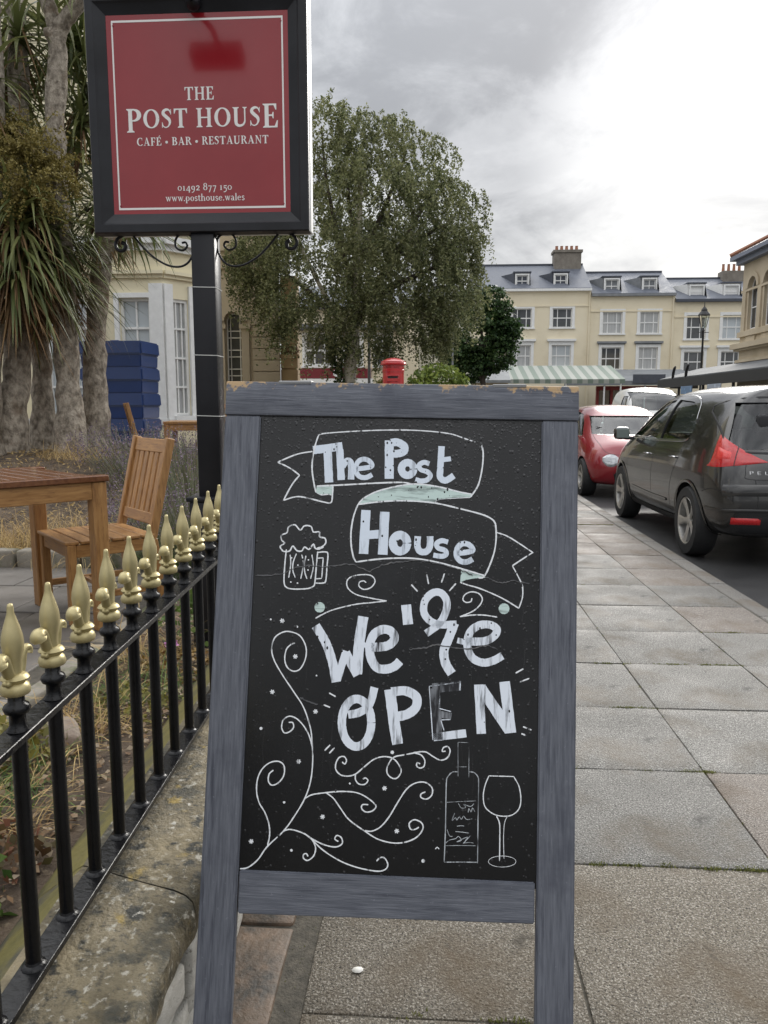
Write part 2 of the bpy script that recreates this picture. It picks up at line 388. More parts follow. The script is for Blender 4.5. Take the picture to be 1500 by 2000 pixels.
# patio flags
M_patio = mat('grey patio flag', (0.10, 0.09, 0.078), 0.42, (0.16, 0.145, 0.128), 3, 6, bump=.4, bscale=60, bdist=.004, rnd=.12, rough2=.7)
pat = MB().bb(-7, -1.53, -2, 5.02, 0.1, 0.192).build('patio', M_joint); tag(pat, kind='structure')
pme = [MB().box((0, 0, -.02), (w, .585, .045), None, .006, 2).mesh('patio_flag', True, 50) for w in (.59, .445)]
for m_ in pme: m_.materials.append(M_patio)
rs = random.Random(3)
for i in range(8):
    x = -1.53 - (0.0 if i % 2 else 0.15)
    y0 = 0.9 + i * 0.6 - .6 + .0
    if y0 + .3 > 4.9: break
    while x > -4.6:
        j = rs.choice((0, 0, 1)); w = (.6, .455)[j]
        o = bpy.data.objects.new('patio_flag', pme[j]); link(o, pat); o.location = (x - w / 2, y0 + .3, 0.203 + rs.uniform(-.003, .003)); o.rotation_euler = (rs.uniform(-.004, .004), rs.uniform(-.004, .004), 0); x -= w
# stone edging of the raised bed behind the patio
M_edge = mat('mossy edging stone', (0.16, 0.14, 0.11), .8, (.25, .23, .19), 6, 6, bump=.5, bscale=40, bdist=.008, rnd=.15, col3=(.09, .1, .045), n3=7, lo3=.5, hi3=.66)
ed = MB().bb(-6, -1.5, 5.04, 5.12, 0.15, 0.24).build('bed_edging', M_joint); tag(ed, kind='structure')
eme = MB().box((0, 0, 0), (.44, .12, .15), None, .02, 2).subdiv(2).jitter(.008, 8, 2).mesh('edging_stone', True, 60); eme.materials.append(M_edge)
for k in range(10): o = bpy.data.objects.new('edging_stone', eme); link(o, ed); o.location = (-1.72 - .455 * k, 5.07, .25); o.rotation_euler = (0, 0, rs.choice((0, PI)) + rs.uniform(-.04, .04))
ed2 = MB().bb(-1.505, -1.47, .2, 4.9, .12, .21).build('bed_edging', M_joint); tag(ed2, kind='structure')
for k in range(10): o = bpy.data.objects.new('edging_stone', eme); link(o, ed2); o.location = (-1.485, .3 + .455 * k, .19); o.rotation_euler = (0, 0, PI / 2 + rs.uniform(-.05, .05)); o.scale = (1, .75, .8)

# ---- dwarf wall: coping stones on whitened rubble
M_cope = mat('lichened coping stone', (0.085, 0.068, 0.036), 0.75, (0.20, 0.165, 0.10), 7, 8, 0.36, 0.62, bump=1.0, bscale=95, bdist=0.007, col3=(0.36, 0.34, 0.28), n3=48, lo3=.56, hi3=.64, rough2=.45)
nt = M_cope.node_tree
add_layer(M_cope, (0.045, 0.043, 0.030), 9.3, .52, .62); add_layer(M_cope, (0.06, 0.05, 0.03), 70, .54, .66)
add_layer(M_cope, (0.28, 0.20, 0.05), 13.7, .60, .68); add_layer(M_cope, (0.27, 0.22, 0.13), 3.1, .52, .66); add_layer(M_cope, (0.022, 0.022, 0.016), 21, .56, .64)
add_layer(M_cope, (0.46, 0.44, 0.38), 27.0, .645, .69)
M_copeg = mat('algae covered coping edge', (0.10, 0.088, 0.022), 0.7, (0.17, 0.142, 0.035), 8, 7, .35, .65, bump=.7, bscale=60, bdist=.006, col3=(.06, .055, .035), n3=6, lo3=.52, hi3=.66)
M_rub = mat('limewashed rubble', (0.46, 0.44, 0.39), 0.8, (0.58, 0.565, 0.52), 6, 7, bump=.7, bscale=35, bdist=.012, rnd=.08, col3=(.2, .18, .14), n3=6, lo3=.58, hi3=.7)
M_mort = mat('old mortar', (0.15, 0.135, 0.11), .9, (.25, .23, .19), 12, 6, bump=.8, bscale=40, bdist=.01)
dw = thing('garden_wall', 'low stone garden wall with lichened coping under the black railing', 'wall', (-0.64, 0, 0))
seams = [-1.2, -0.35, 0.56, 1.43, 2.32, 3.2, 4.1, 5.0, 5.9, 6.8, 7.7, 8.6, 9.5, 10.4, 11.3, 12.2]
core = MB()
for ya, yb in zip(seams[:-1], seams[1:]):
    zt = wall_top((ya + yb) / 2) - .11; core.bb(-.15, .125, ya, yb, -.05, zt)
core.build('wall_core', M_mort, dw)
prof = [(-.22, -.155), (-.225, -.125), (-.2, -.10), (-.10, -.012), (-.085, 0.0), (-.04, .001), (0.01, .001), (.07, 0), (.13, -.001), (.160, -.002), (.178, -.010), (.184, -.03), (.180, -.06), (.172, -.085), (.13, -.09)]
from mathutils import noise as mnoise
for si, (ya, yb) in enumerate(zip(seams[:-1], seams[1:])):
    nl = 46 if yb < 3.3 else 12; P = []
    for i in range(nl + 1):
        y = ya + .0015 + (yb - ya - .003) * i / nl; row = []
        endf = 0.006 * max(0, 1 - min(i, nl - i) / 2.0)
        skew = 0.06 if abs(ya - 1.43) < .01 else 0.0
        skew2 = 0.06 if abs(yb - 1.43) < .01 else 0.0
        for (px, pz) in prof:
            yy = y - (skew * (1 - i / nl) + skew2 * (i / nl)) * (px / .2)
            zt = wall_top(yy)
            q = Vector((px * 5, yy * 5, pz * 5))
            rough_ = .010 if px > .12 else .004
            d = mnoise.noise(q) * .012 * (1 if px > .12 else .3) + mnoise.noise(q * 4.1) * rough_
            row.append((px + d * (1.2 if px > .12 else .4), yy, zt + pz - .012 + d * .7 - endf))
        P.append(row)
    b = MB().grid(P); b.bm.faces.new([b.bm.verts[0]] if False else [v for v in b.bm.verts][:len(prof)]) if False else None
    me_o = b.build('coping_stone', M_cope, dw, True, 60); me_o.data.materials.append(M_copeg)
    for p in me_o.data.polygons:
        if p.center.x < -.088: p.material_index = 1
rs = random.Random(21)
stones = []
for v in range(7):
    b = MB().box((0, 0, 0), (1, 1, 1), None, .18, 3).jitter(.10, 1.6, v * 3 + 1).subdiv(1).jitter(.04, 4, v)
    me = b.mesh('rubble_stone', True, 70); me.materials.append(M_rub); stones.append(me)
y = -.6
for course in range(4):
    y = -.6 - .07 * course
    while y < 6:
        L = rs.uniform(.09, .21); h = (wall_top(y) - .09) / 4
        o = bpy.data.objects.new('rubble_stone', rs.choice(stones)); link(o, dw)
        o.location = (.128 + rs.uniform(-.010, .014), y + L / 2, (course + .5) * h); o.scale = (.075, L - .014, h - .006); o.rotation_euler = (rs.uniform(-.3, .3), 0, rs.uniform(-.06, .06)); y += L
# ------------------------------------------------------------------ stroke lettering (serif capitals, old-style figures, lower case)
def _s(pts, w, k=6): return ('s', crom(pts, k), w)
def _r(x0, y0, x1, y1): return ('p', [(x0, y0), (x1, y0), (x1, y1), (x0, y1)])
def _stem(x, w=.17, y0=0., y1=1., sl=.08, top=True, bot=True):
    o = [_r(x - w / 2, y0, x + w / 2, y1)]
    if bot: o.append(('p', [(x - w / 2 - sl, y0), (x + w / 2 + sl, y0), (x + w / 2 + sl, y0 + .035), (x + w / 2, y0 + .09), (x - w / 2, y0 + .09), (x - w / 2 - sl, y0 + .035)]))
    if top: o.append(('p', [(x - w / 2 - sl, y1), (x + w / 2 + sl, y1), (x + w / 2 + sl, y1 - .035), (x + w / 2, y1 - .09), (x - w / 2, y1 - .09), (x - w / 2 - sl, y1 - .035)]))
    return o
def _ring(cx, cy, rx, ry, tk=.19, tn=.06, a0=0, a1=360, n=28):
    P, W = [], []
    for a in np.linspace(a0, a1, n):
        t = R(a); P.append((cx + rx * math.cos(t), cy + ry * math.sin(t))); W.append(tn + (tk - tn) * abs(math.cos(t)) ** 1.5)
    return ('s', P, W)
def _wedge(x, y, dx, dy): return ('p', [(x, y), (x + dx, y), (x + dx, y + dy)])
GL = {
 'T': (.78, [*_stem(.39, .18, top=False), _r(.03, .93, .75, 1), ('p', [(.03, 1), (.03, .74), (.07, .74), (.14, .93)]), ('p', [(.75, 1), (.75, .74), (.71, .74), (.64, .93)])]),
 'H': (.92, [*_stem(.20), *_stem(.72), _r(.2, .47, .72, .54)]),
 'E': (.70, [*_stem(.20), _r(.2, .93, .62, 1), _r(.2, 0, .65, .07), _r(.2, .48, .5, .55), ('p', [(.62, 1), (.62, .74), (.58, .74), (.5, .93)]), ('p', [(.66, 0), (.68, .3), (.64, .3), (.54, .07)]), ('p', [(.5, .38), (.5, .65), (.46, .65), (.42, .52), (.46, .38)])]),
 'F': (.66, [*_stem(.20), _r(.2, .93, .62, 1), _r(.2, .46, .5, .53), ('p', [(.62, 1), (.62, .72), (.58, .72), (.5, .93)]), ('p', [(.5, .36), (.5, .63), (.46, .63), (.42, .5), (.46, .36)])]),
 'P': (.70, [*_stem(.20), _ring(.32, .73, .27, .235, .19, .06, -90, 90, 16), _r(.2, .935, .33, .995), _r(.2, .465, .33, .525)]),
 'B': (.74, [*_stem(.20), _ring(.34, .755, .21, .215, .17, .06, -90, 90, 16), _ring(.36, .275, .25, .245, .18, .06, -90, 90, 16), _r(.2, .94, .36, 1), _r(.2, .5, .37, .56), _r(.2, 0, .37, .06)]),
 'R': (.80, [*_stem(.20), _ring(.32, .74, .25, .225, .18, .06, -90, 90, 16), _r(.2, .935, .33, .995), _r(.2, .485, .34, .545), ('p', [(.36, .52), (.5, .52), (.80, .03), (.80, 0), (.62, 0)])]),
 'O': (.92, [_ring(.46, .5, .34, .47)]),
 'C': (.80, [_ring(.47, .5, .34, .47, .19, .06, 48, 318, 24), ('p', [(.68, .66), (.72, .66), (.72, .98), (.68, .95)])]),
 'S': (.62, [('s', crom([(.53, .78), (.45, .93), (.30, .96), (.16, .88), (.14, .74), (.28, .59), (.44, .44), (.48, .27), (.40, .10), (.26, .03), (.12, .10), (.07, .26)], 5), [.05, .055, .06, .065, .07, .08, .09, .1, .115, .125, .13, .135, .14, .145, .15, .155, .16, .165, .17, .175, .18, .18, .18, .18, .18, .18, .18, .18, .175, .17, .165, .16, .15, .14, .13, .12, .11, .10, .09, .08, .075, .07, .065, .06, .06, .06, .055, .055, .05, .05, .05, .05, .05, .05, .05, .05]), ('p', [(.52, .70), (.56, .70), (.56, .99), (.53, .97)]), ('p', [(.05, .30), (.09, .30), (.09, .03), (.05, .0)])]),
 'U': (.86, [*_stem(.20, .18, .25, 1, bot=False), *_stem(.68, .07, .3, 1, bot=False), ('s', crom([(.20, .3), (.22, .14), (.32, .05), (.46, .04), (.60, .11), (.67, .24), (.68, .34)], 5), list(np.linspace(.18, .07, 31)))]),
 'A': (.88, [('p', [(.12, 0), (.19, 0), (.46, .9), (.42, .98)]), ('p', [(.36, 1), (.50, 1), (.80, 0), (.60, 0)]), _r(.24, .28, .6, .345), _r(.02, 0, .28, .04), _r(.5, 0, .88, .04)]),
 'N': (.90, [*_stem(.18, .07, sl=.09), *_stem(.72, .07, sl=.09, bot=False), ('p', [(.08, 1), (.28, 1), (.755, .04), (.755, 0), (.68, 0)])]),
 '.': (.24, [_ring(.12, .07, .04, .04, .08, .08)]),
 '*': (.5, [_ring(.25, .40, .085, .085, .18, .18)]),
 'o': (.56, [_ring(.28, .31, .19, .28, .13, .05)]),
 '0': (.60, [_ring(.30, .31, .21, .28, .11, .06)]),
 '1': (.42, [*_stem(.21, .13, 0, .62, .07, top=False), ('p', [(.06, .56), (.15, .62), (.2, .62), (.2, .5)])]),
 '2': (.56, [_s([(.08, .46), (.14, .58), (.28, .62), (.42, .54), (.42, .42), (.28, .24), (.08, .05)], .11), _r(.06, 0, .5, .1)]),
 '4': (.62, [_r(.36, -.28, .49, .62), _r(.04, .0, .58, .08), ('p', [(.03, .06), (.12, .06), (.44, .62), (.36, .62)])]),
 '5': (.52, [_r(.12, .5, .48, .62), _r(.1, .2, .17, .6), _s([(.12, .28), (.28, .3), (.42, .18), (.42, -.05), (.28, -.22), (.08, -.26)], .11)]),
 '7': (.54, [_r(.05, .52, .5, .62), ('p', [(.40, .55), (.5, .55), (.24, -.28), (.12, -.28)])]),
 '8': (.58, [_ring(.29, .74, .17, .2, .12, .06), _ring(.29, .29, .20, .25, .13, .06)]),
 '9': (.58, [_ring(.27, .36, .18, .23, .13, .06), _s([(.44, .38), (.42, .05), (.30, -.18), (.10, -.28)], .1)]),
 'w': (.80, [('p', [(.06, .62), (.2, .62), (.32, 0), (.24, 0)]), ('p', [(.42, .62), (.48, .55), (.30, 0), (.24, 0)]), ('p', [(.34, .62), (.48, .62), (.60, 0), (.52, 0)]), ('p', [(.69, .62), (.75, .62), (.59, 0), (.53, 0)]), _r(.0, .58, .26, .62), _r(.6, .58, .82, .62)]),
 'p': (.62, [*_stem(.15, .13, -.3, .62, .06, top=False), _ring(.30, .31, .2, .28, .13, .05)]),
 's': (.44, [_s([(.36, .5), (.24, .6), (.10, .5), (.14, .37), (.32, .26), (.36, .12), (.22, .02), (.06, .1)], .095)]),
 't': (.38, [_r(.10, .08, .23, .8), _r(.0, .55, .36, .62), _s([(.165, .1), (.22, .02), (.36, .08)], .08)]),
 'h': (.66, [*_stem(.15, .13, 0, 1.0, .06, top=False), *_stem(.50, .13, 0, .42, .06, top=False), _s([(.18, .46), (.30, .58), (.44, .56), (.5, .4)], .08)]),
 'u': (.66, [_r(.09, .15, .22, .62), _r(.44, .0, .57, .62), _s([(.155, .18), (.2, .06), (.32, .04), (.46, .14)], .09), _r(.02, .58, .2, .62), _r(.37, .58, .5, .62)]),
 'e': (.54, [_ring(.27, .31, .19, .28, .12, .05, 10, 320, 22), _r(.12, .32, .47, .38)]),
 'a': (.54, [_r(.32, .03, .45, .48), _s([(.385, .46), (.28, .6), (.10, .54)], .08), _ring(.22, .17, .13, .15, .10, .06), _r(.36, 0, .52, .06)]),
 'l': (.32, _stem(.16, .13, 0, 1.0, .06, top=False)),
 ' ': (.30, []),
}
GL['É'] = (GL['E'][0], GL['E'][1] + [('p', [(.33, 1.06), (.41, 1.06), (.56, 1.24), (.44, 1.24)])])
def text_len(s, track=0.0): return sum(GL[c][0] + track for c in s) - track
def letters(mb, s, org, ux, uy, h, wscale=1.0, track=.0, lift=None, big=None):
    """flat letter shapes laid on a surface: org + ux*x + uy*y (3-D vectors); overlapping strokes each sit a hair higher"""
    x = 0.0; k = 0
    for idx, c in enumerate(s):
        adv, sh = GL[c]; f = (big or {}).get(idx, (1.0, 0.0))
        for it in sh:
            off = lift * (1 + .06 * (k % 9)); k += 1
            def P(q): return org + ux * ((x + q[0] * f[0]) * h * wscale) + uy * ((q[1] * f[0] + f[1]) * h) + off
            if it[0] == 'p':
                vs = [mb.bm.verts.new(P(q)) for q in it[1]]; mb.bm.faces.new(vs)
            else:
                L, Q = ribbon2d(it[1], it[2] if not hasattr(it[2], '__len__') else (list(it[2]) + [it[2][-1]] * len(it[1]))[:len(it[1])])
                A = [mb.bm.verts.new(P(q)) for q in L]; B = [mb.bm.verts.new(P(q)) for q in Q]
                for i in range(len(A) - 1): mb.bm.faces.new((A[i], A[i + 1], B[i + 1], B[i]))
        x += (adv * f[0] + track)
    return mb

# ------------------------------------------------------------------ A-board
ab = thing('chalkboard_sign', 'slate grey wooden A-board with chalk lettering and drawings on the pavement', 'A-board', (-0.09, 1.35, 0))
BO = Vector((-0.312, 1.395, 1.284)) - Vector((-0.09, 1.35, 0))
BR_ = Vector((1.0, .018, -.017)).normalized(); BD = Vector((-.013, -.230, -.973)); BD = (BD - BR_ * BD.dot(BR_)).normalized(); BN = BD.cross(BR_).normalized()   # BN towards the viewer
if BN.y > 0: BN = -BN
def bpt(u, v, n=0.0): return BO + BR_ * u + BD * v + BN * n
BM = Matrix((BR_, BD, BN)).transposed().to_4x4(); BM.translation = BO
def wood_paint(name, stretch):
    m = mat(name, (0.076, 0.083, 0.102), 0.55, (0.152, 0.161, 0.188), 9, 8, 0.30, 0.70, bump=.6, bscale=16, bdist=.0016, stretch=stretch, rnd=.04, col3=(.055, .06, .078), n3=4, lo3=.55, hi3=.68, bdet=8, spec=.4)
    add_layer(m, (0.22, 0.23, 0.27), 120, .64, .76); add_layer(m, (0.06, 0.065, 0.085), 6, .55, .75)
    return m
M_stile = wood_paint('slate grey painted wood upright', (26, 1.6, 26)); M_railp = wood_paint('slate grey painted wood rail', (1.6, 26, 26))
M_bare = mat('worn bare wood', (0.36, 0.235, 0.115), .7, (0.5, 0.36, 0.2), 30, 6)
def worn(m):                     # paint rubbed off along the top edge, in ragged patches
    nt = m.node_tree; b = nt.nodes['Principled BSDF']; src = b.inputs['Base Color'].links[0].from_socket
    t_ = nt.nodes.new('ShaderNodeTexCoord'); sp = nt.nodes.new('ShaderNodeSeparateXYZ'); nt.links.new(t_.outputs['Object'], sp.inputs[0])
    n = nt.nodes.new('ShaderNodeTexNoise'); n.inputs['Scale'].default_value = 26; n.inputs['Detail'].default_value = 7; n.inputs['Roughness'].default_value = .7; nt.links.new(t_.outputs['Object'], n.inputs['Vector'])
    a = nt.nodes.new('ShaderNodeMapRange'); a.inputs['From Min'].default_value = -.066; a.inputs['From Max'].default_value = -.030; a.inputs['To Min'].default_value = 0.17; a.inputs['To Max'].default_value = -.12; nt.links.new(sp.outputs[1], a.inputs['Value'])
    # corners are worn most
    ab_ = nt.nodes.new('ShaderNodeMath'); ab_.operation = 'SUBTRACT'; nt.links.new(sp.outputs[0], ab_.inputs[0]); ab_.inputs[1].default_value = .255
    ab2 = nt.nodes.new('ShaderNodeMath'); ab2.operation = 'ABSOLUTE'; nt.links.new(ab_.outputs[0], ab2.inputs[0])
    c_ = nt.nodes.new('ShaderNodeMapRange'); c_.inputs['From Min'].default_value = .20; c_.inputs['From Max'].default_value = .322; c_.inputs['To Min'].default_value = -.05; c_.inputs['To Max'].default_value = .09; nt.links.new(ab2.outputs[0], c_.inputs['Value'])
    s1 = nt.nodes.new('ShaderNodeMath'); s1.operation = 'ADD'; nt.links.new(a.outputs[0], s1.inputs[0]); nt.links.new(c_.outputs[0], s1.inputs[1])
    s2 = nt.nodes.new('ShaderNodeMath'); s2.operation = 'ADD'; nt.links.new(s1.outputs[0], s2.inputs[0]); nt.links.new(n.outputs['Fac'], s2.inputs[1])
    f = nt.nodes.new('ShaderNodeMapRange'); f.inputs['From Min'].default_value = .60; f.inputs['From Max'].default_value = .655; nt.links.new(s2.outputs[0], f.inputs['Value'])
    mx = nt.nodes.new('ShaderNodeMix'); mx.data_type = 'RGBA'; nt.links.new(f.outputs[0], mx.inputs['Factor']); nt.links.new(src, mx.inputs['A']); mx.inputs['B'].default_value = (0.40, 0.27, 0.14, 1)
    nt.links.new(mx.outputs['Result'], b.inputs['Base Color'])
worn(M_railp); M_raill = wood_paint('slate grey painted wood lower rail', (1.6, 26, 26))
def bpart(name, m, u0, u1, v0, v1, n0, n1, bev=.0025, bm=None):
    o = (bm or MB().bb(u0, u1, v0, v1, n0, n1, bev, 2)).build(name, m, ab, True, 40); o.matrix_local = BM; return o
LEG = 1.312
def stile(u0, u1, u0b, u1b, vtop):
    b = MB(); n0, n1 = -.018, .0
    V0 = [(u0, vtop), (u1, vtop), (u1b, LEG), (u0b, LEG)]
    b.prism(V0, n1 - n0, T(0, 0, n0)); bmesh.ops.bevel(b.bm, geom=b.bm.edges[:], offset=.0025, segments=2, affect='EDGES'); return b
# left and right uprights, top and bottom rails
bpart('upright', M_stile, 0, 0, 0, 0, 0, 0, bm=stile(-.0665, -.0008, -.0745, -.010, -.0005))
bpart('upright', M_stile, 0, 0, 0, 0, 0, 0, bm=stile(.5085, .5735, .5035, .5665, -.0005))
bpart('top_rail', M_railp, -.067, .5745, -.064, -.0015, -.018, .0012)
bb_ = MB(); bb_.prism([(-.0045, .7985), (.5025, .7985), (.5025, .8655), (-.0045, .8700)], .0155, T(0, 0, -.0165)); bmesh.ops.bevel(bb_.bm, geom=bb_.bm.edges[:], offset=.002, segments=2, affect='EDGES')
bpart('bottom_rail', M_raill, 0, 0, 0, 0, 0, 0, bm=bb_)
for u in (-.0015, .506): pass
# the wet black panel
M_panel = mat('black chalkboard', (0.0028, 0.0028, 0.0033), 0.24, (0.0055, 0.0055, 0.006), 5, 7, .35, .65, bump=.12, bscale=160, bdist=.001, stretch=(3, .8, 1), rough2=.2, spec=.5)
add_layer(M_panel, (0.010, 0.010, 0.0115), 14, .56, .72)
panel = bpart('chalkboard_panel', M_panel, -.012, .52, -.01, .81, -.014, -.0065, 0)
# rear half of the A
HZ_ = bpt(.254, -.05, -.022)
RT = {0: bpt(-.03, -.055, -.020), 1: bpt(.54, -.055, -.020)}
RF = {0: Vector((-.452, 1.515, 0)) - Vector((-.09, 1.35, 0)), 1: Vector((.255, 1.525, 0)) - Vector((-.09, 1.35, 0))}
def rear(s, t): return RT[s].lerp(RF[s], t)
for s in (0, 1): MB().bar(rear(s, 0), rear(s, 1), .04, .018, (0, 1, 0), .002).build('rear_leg', M_stile, ab, True)
for t in (.03, .58): MB().bar(rear(0, t), rear(1, t), .018, .06, (0, 0, 1), .002).build('rear_rail', M_raill, ab, True)
rp = MB(); k_ = Vector((0, .004, 0)); rp.quad(rear(0, .04) + k_, rear(1, .04) + k_, rear(1, .58) + k_, rear(0, .58) + k_); rp.build('rear_panel', M_panel, ab)
for u in (.06, .45): MB().box(bpt(u, -.066, -.012), (.06, .03, .006), None, .001).build('hinge', mat('hinge steel', (.3, .3, .3), .45, metal=.9), ab)
# chalk
def chalkmat(name, c, lo, hi, stretch=(120, 16, 1), dark=(0.014, 0.014, 0.017), sc=1.0):
    m = mat(name, dark, 0.75, c, sc, 6, lo, hi, stretch=stretch, bump=.2, bscale=1.0, bdist=.0004); return m
M_ch = chalkmat('white chalk line', (0.80, 0.82, 0.84), .32, .44)
M_chl = chalkmat('white chalk lettering with streaks', (0.68, 0.75, 0.84), .22, .45, (70, 9, 1))
M_cho = chalkmat('scratched chalk lettering', (0.74, 0.79, 0.86), .31, .47, (95, 11, 1))
M_chf = chalkmat('rubbed out chalk', (0.35, 0.37, 0.40), .45, .78, (110, 14, 1))
M_cht = chalkmat('thin grey chalk', (0.52, 0.55, 0.58), .33, .55)
M_chm = chalkmat('mint green chalk', (0.55, 0.68, 0.64), .28, .50, (16, 90, 1))
M_crk = mat('peeling black film', (0.02, 0.02, 0.022), .3, (.09, .085, .08), 60, 5, .5, .68)
def parse(s): return [tuple(float(c) / 10000 for c in q.split(',')) for q in s.split()]
def chalk_group(key, name, m, label=None, join=False):
    """strokes that touch make one drawn piece, each piece a mesh of its own on the panel"""
    items = []; rr = random.Random(len(name))
    for (w, s) in CHALK[key]:
        pts = parse(s)
        if w == 0: items.append((0, pts, np.array(pts))); continue
        w = w / 1000
        P = crom(pts, 8) if len(pts) > 2 else [np.array(pts[0]) * (1 - t) + np.array(pts[1]) * t for t in np.linspace(0, 1, 9)]
        items.append((w, P, np.array(P)))
    n = len(items); par = list(range(n))
    def find(i):
        while par[i] != i: i = par[i]
        return i
    for i in range(n):
        for j in range(i):
            D = np.sqrt(((items[i][2][:, None] - items[j][2][None]) ** 2).sum(-1)).min()
            if join or D < (items[i][0] + items[j][0]) / 2 + .0012: par[find(i)] = find(j)
    for root in sorted(set(find(i) for i in range(n))):
        mb = MB(); nz = 0
        for i in range(n):
            if find(i) != root: continue
            w, P, _ = items[i]; nz += 1; h = -.0065 + .00045 + .00005 * (nz % 9)
            if w == 0: mb.bm.faces.new([mb.bm.verts.new((x, y, h)) for x, y in P]); continue
            jit = .16 if w < .006 else .035
            ws = [w * (1 + rr.uniform(-jit, jit)) for _ in P]
            if w < .004: ws[0] *= .7; ws[-1] *= .6
            L, Q = ribbon2d(P, ws)
            A = [mb.bm.verts.new((p[0], p[1], h)) for p in L]; B = [mb.bm.verts.new((p[0], p[1], h)) for p in Q]
            for i2 in range(len(A) - 1): mb.bm.faces.new((A[i2], A[i2 + 1], B[i2 + 1], B[i2]))
        o = mb.build(name, m, panel)
        if label: o['label'] = label
        if join: o['kind'] = 'stuff'
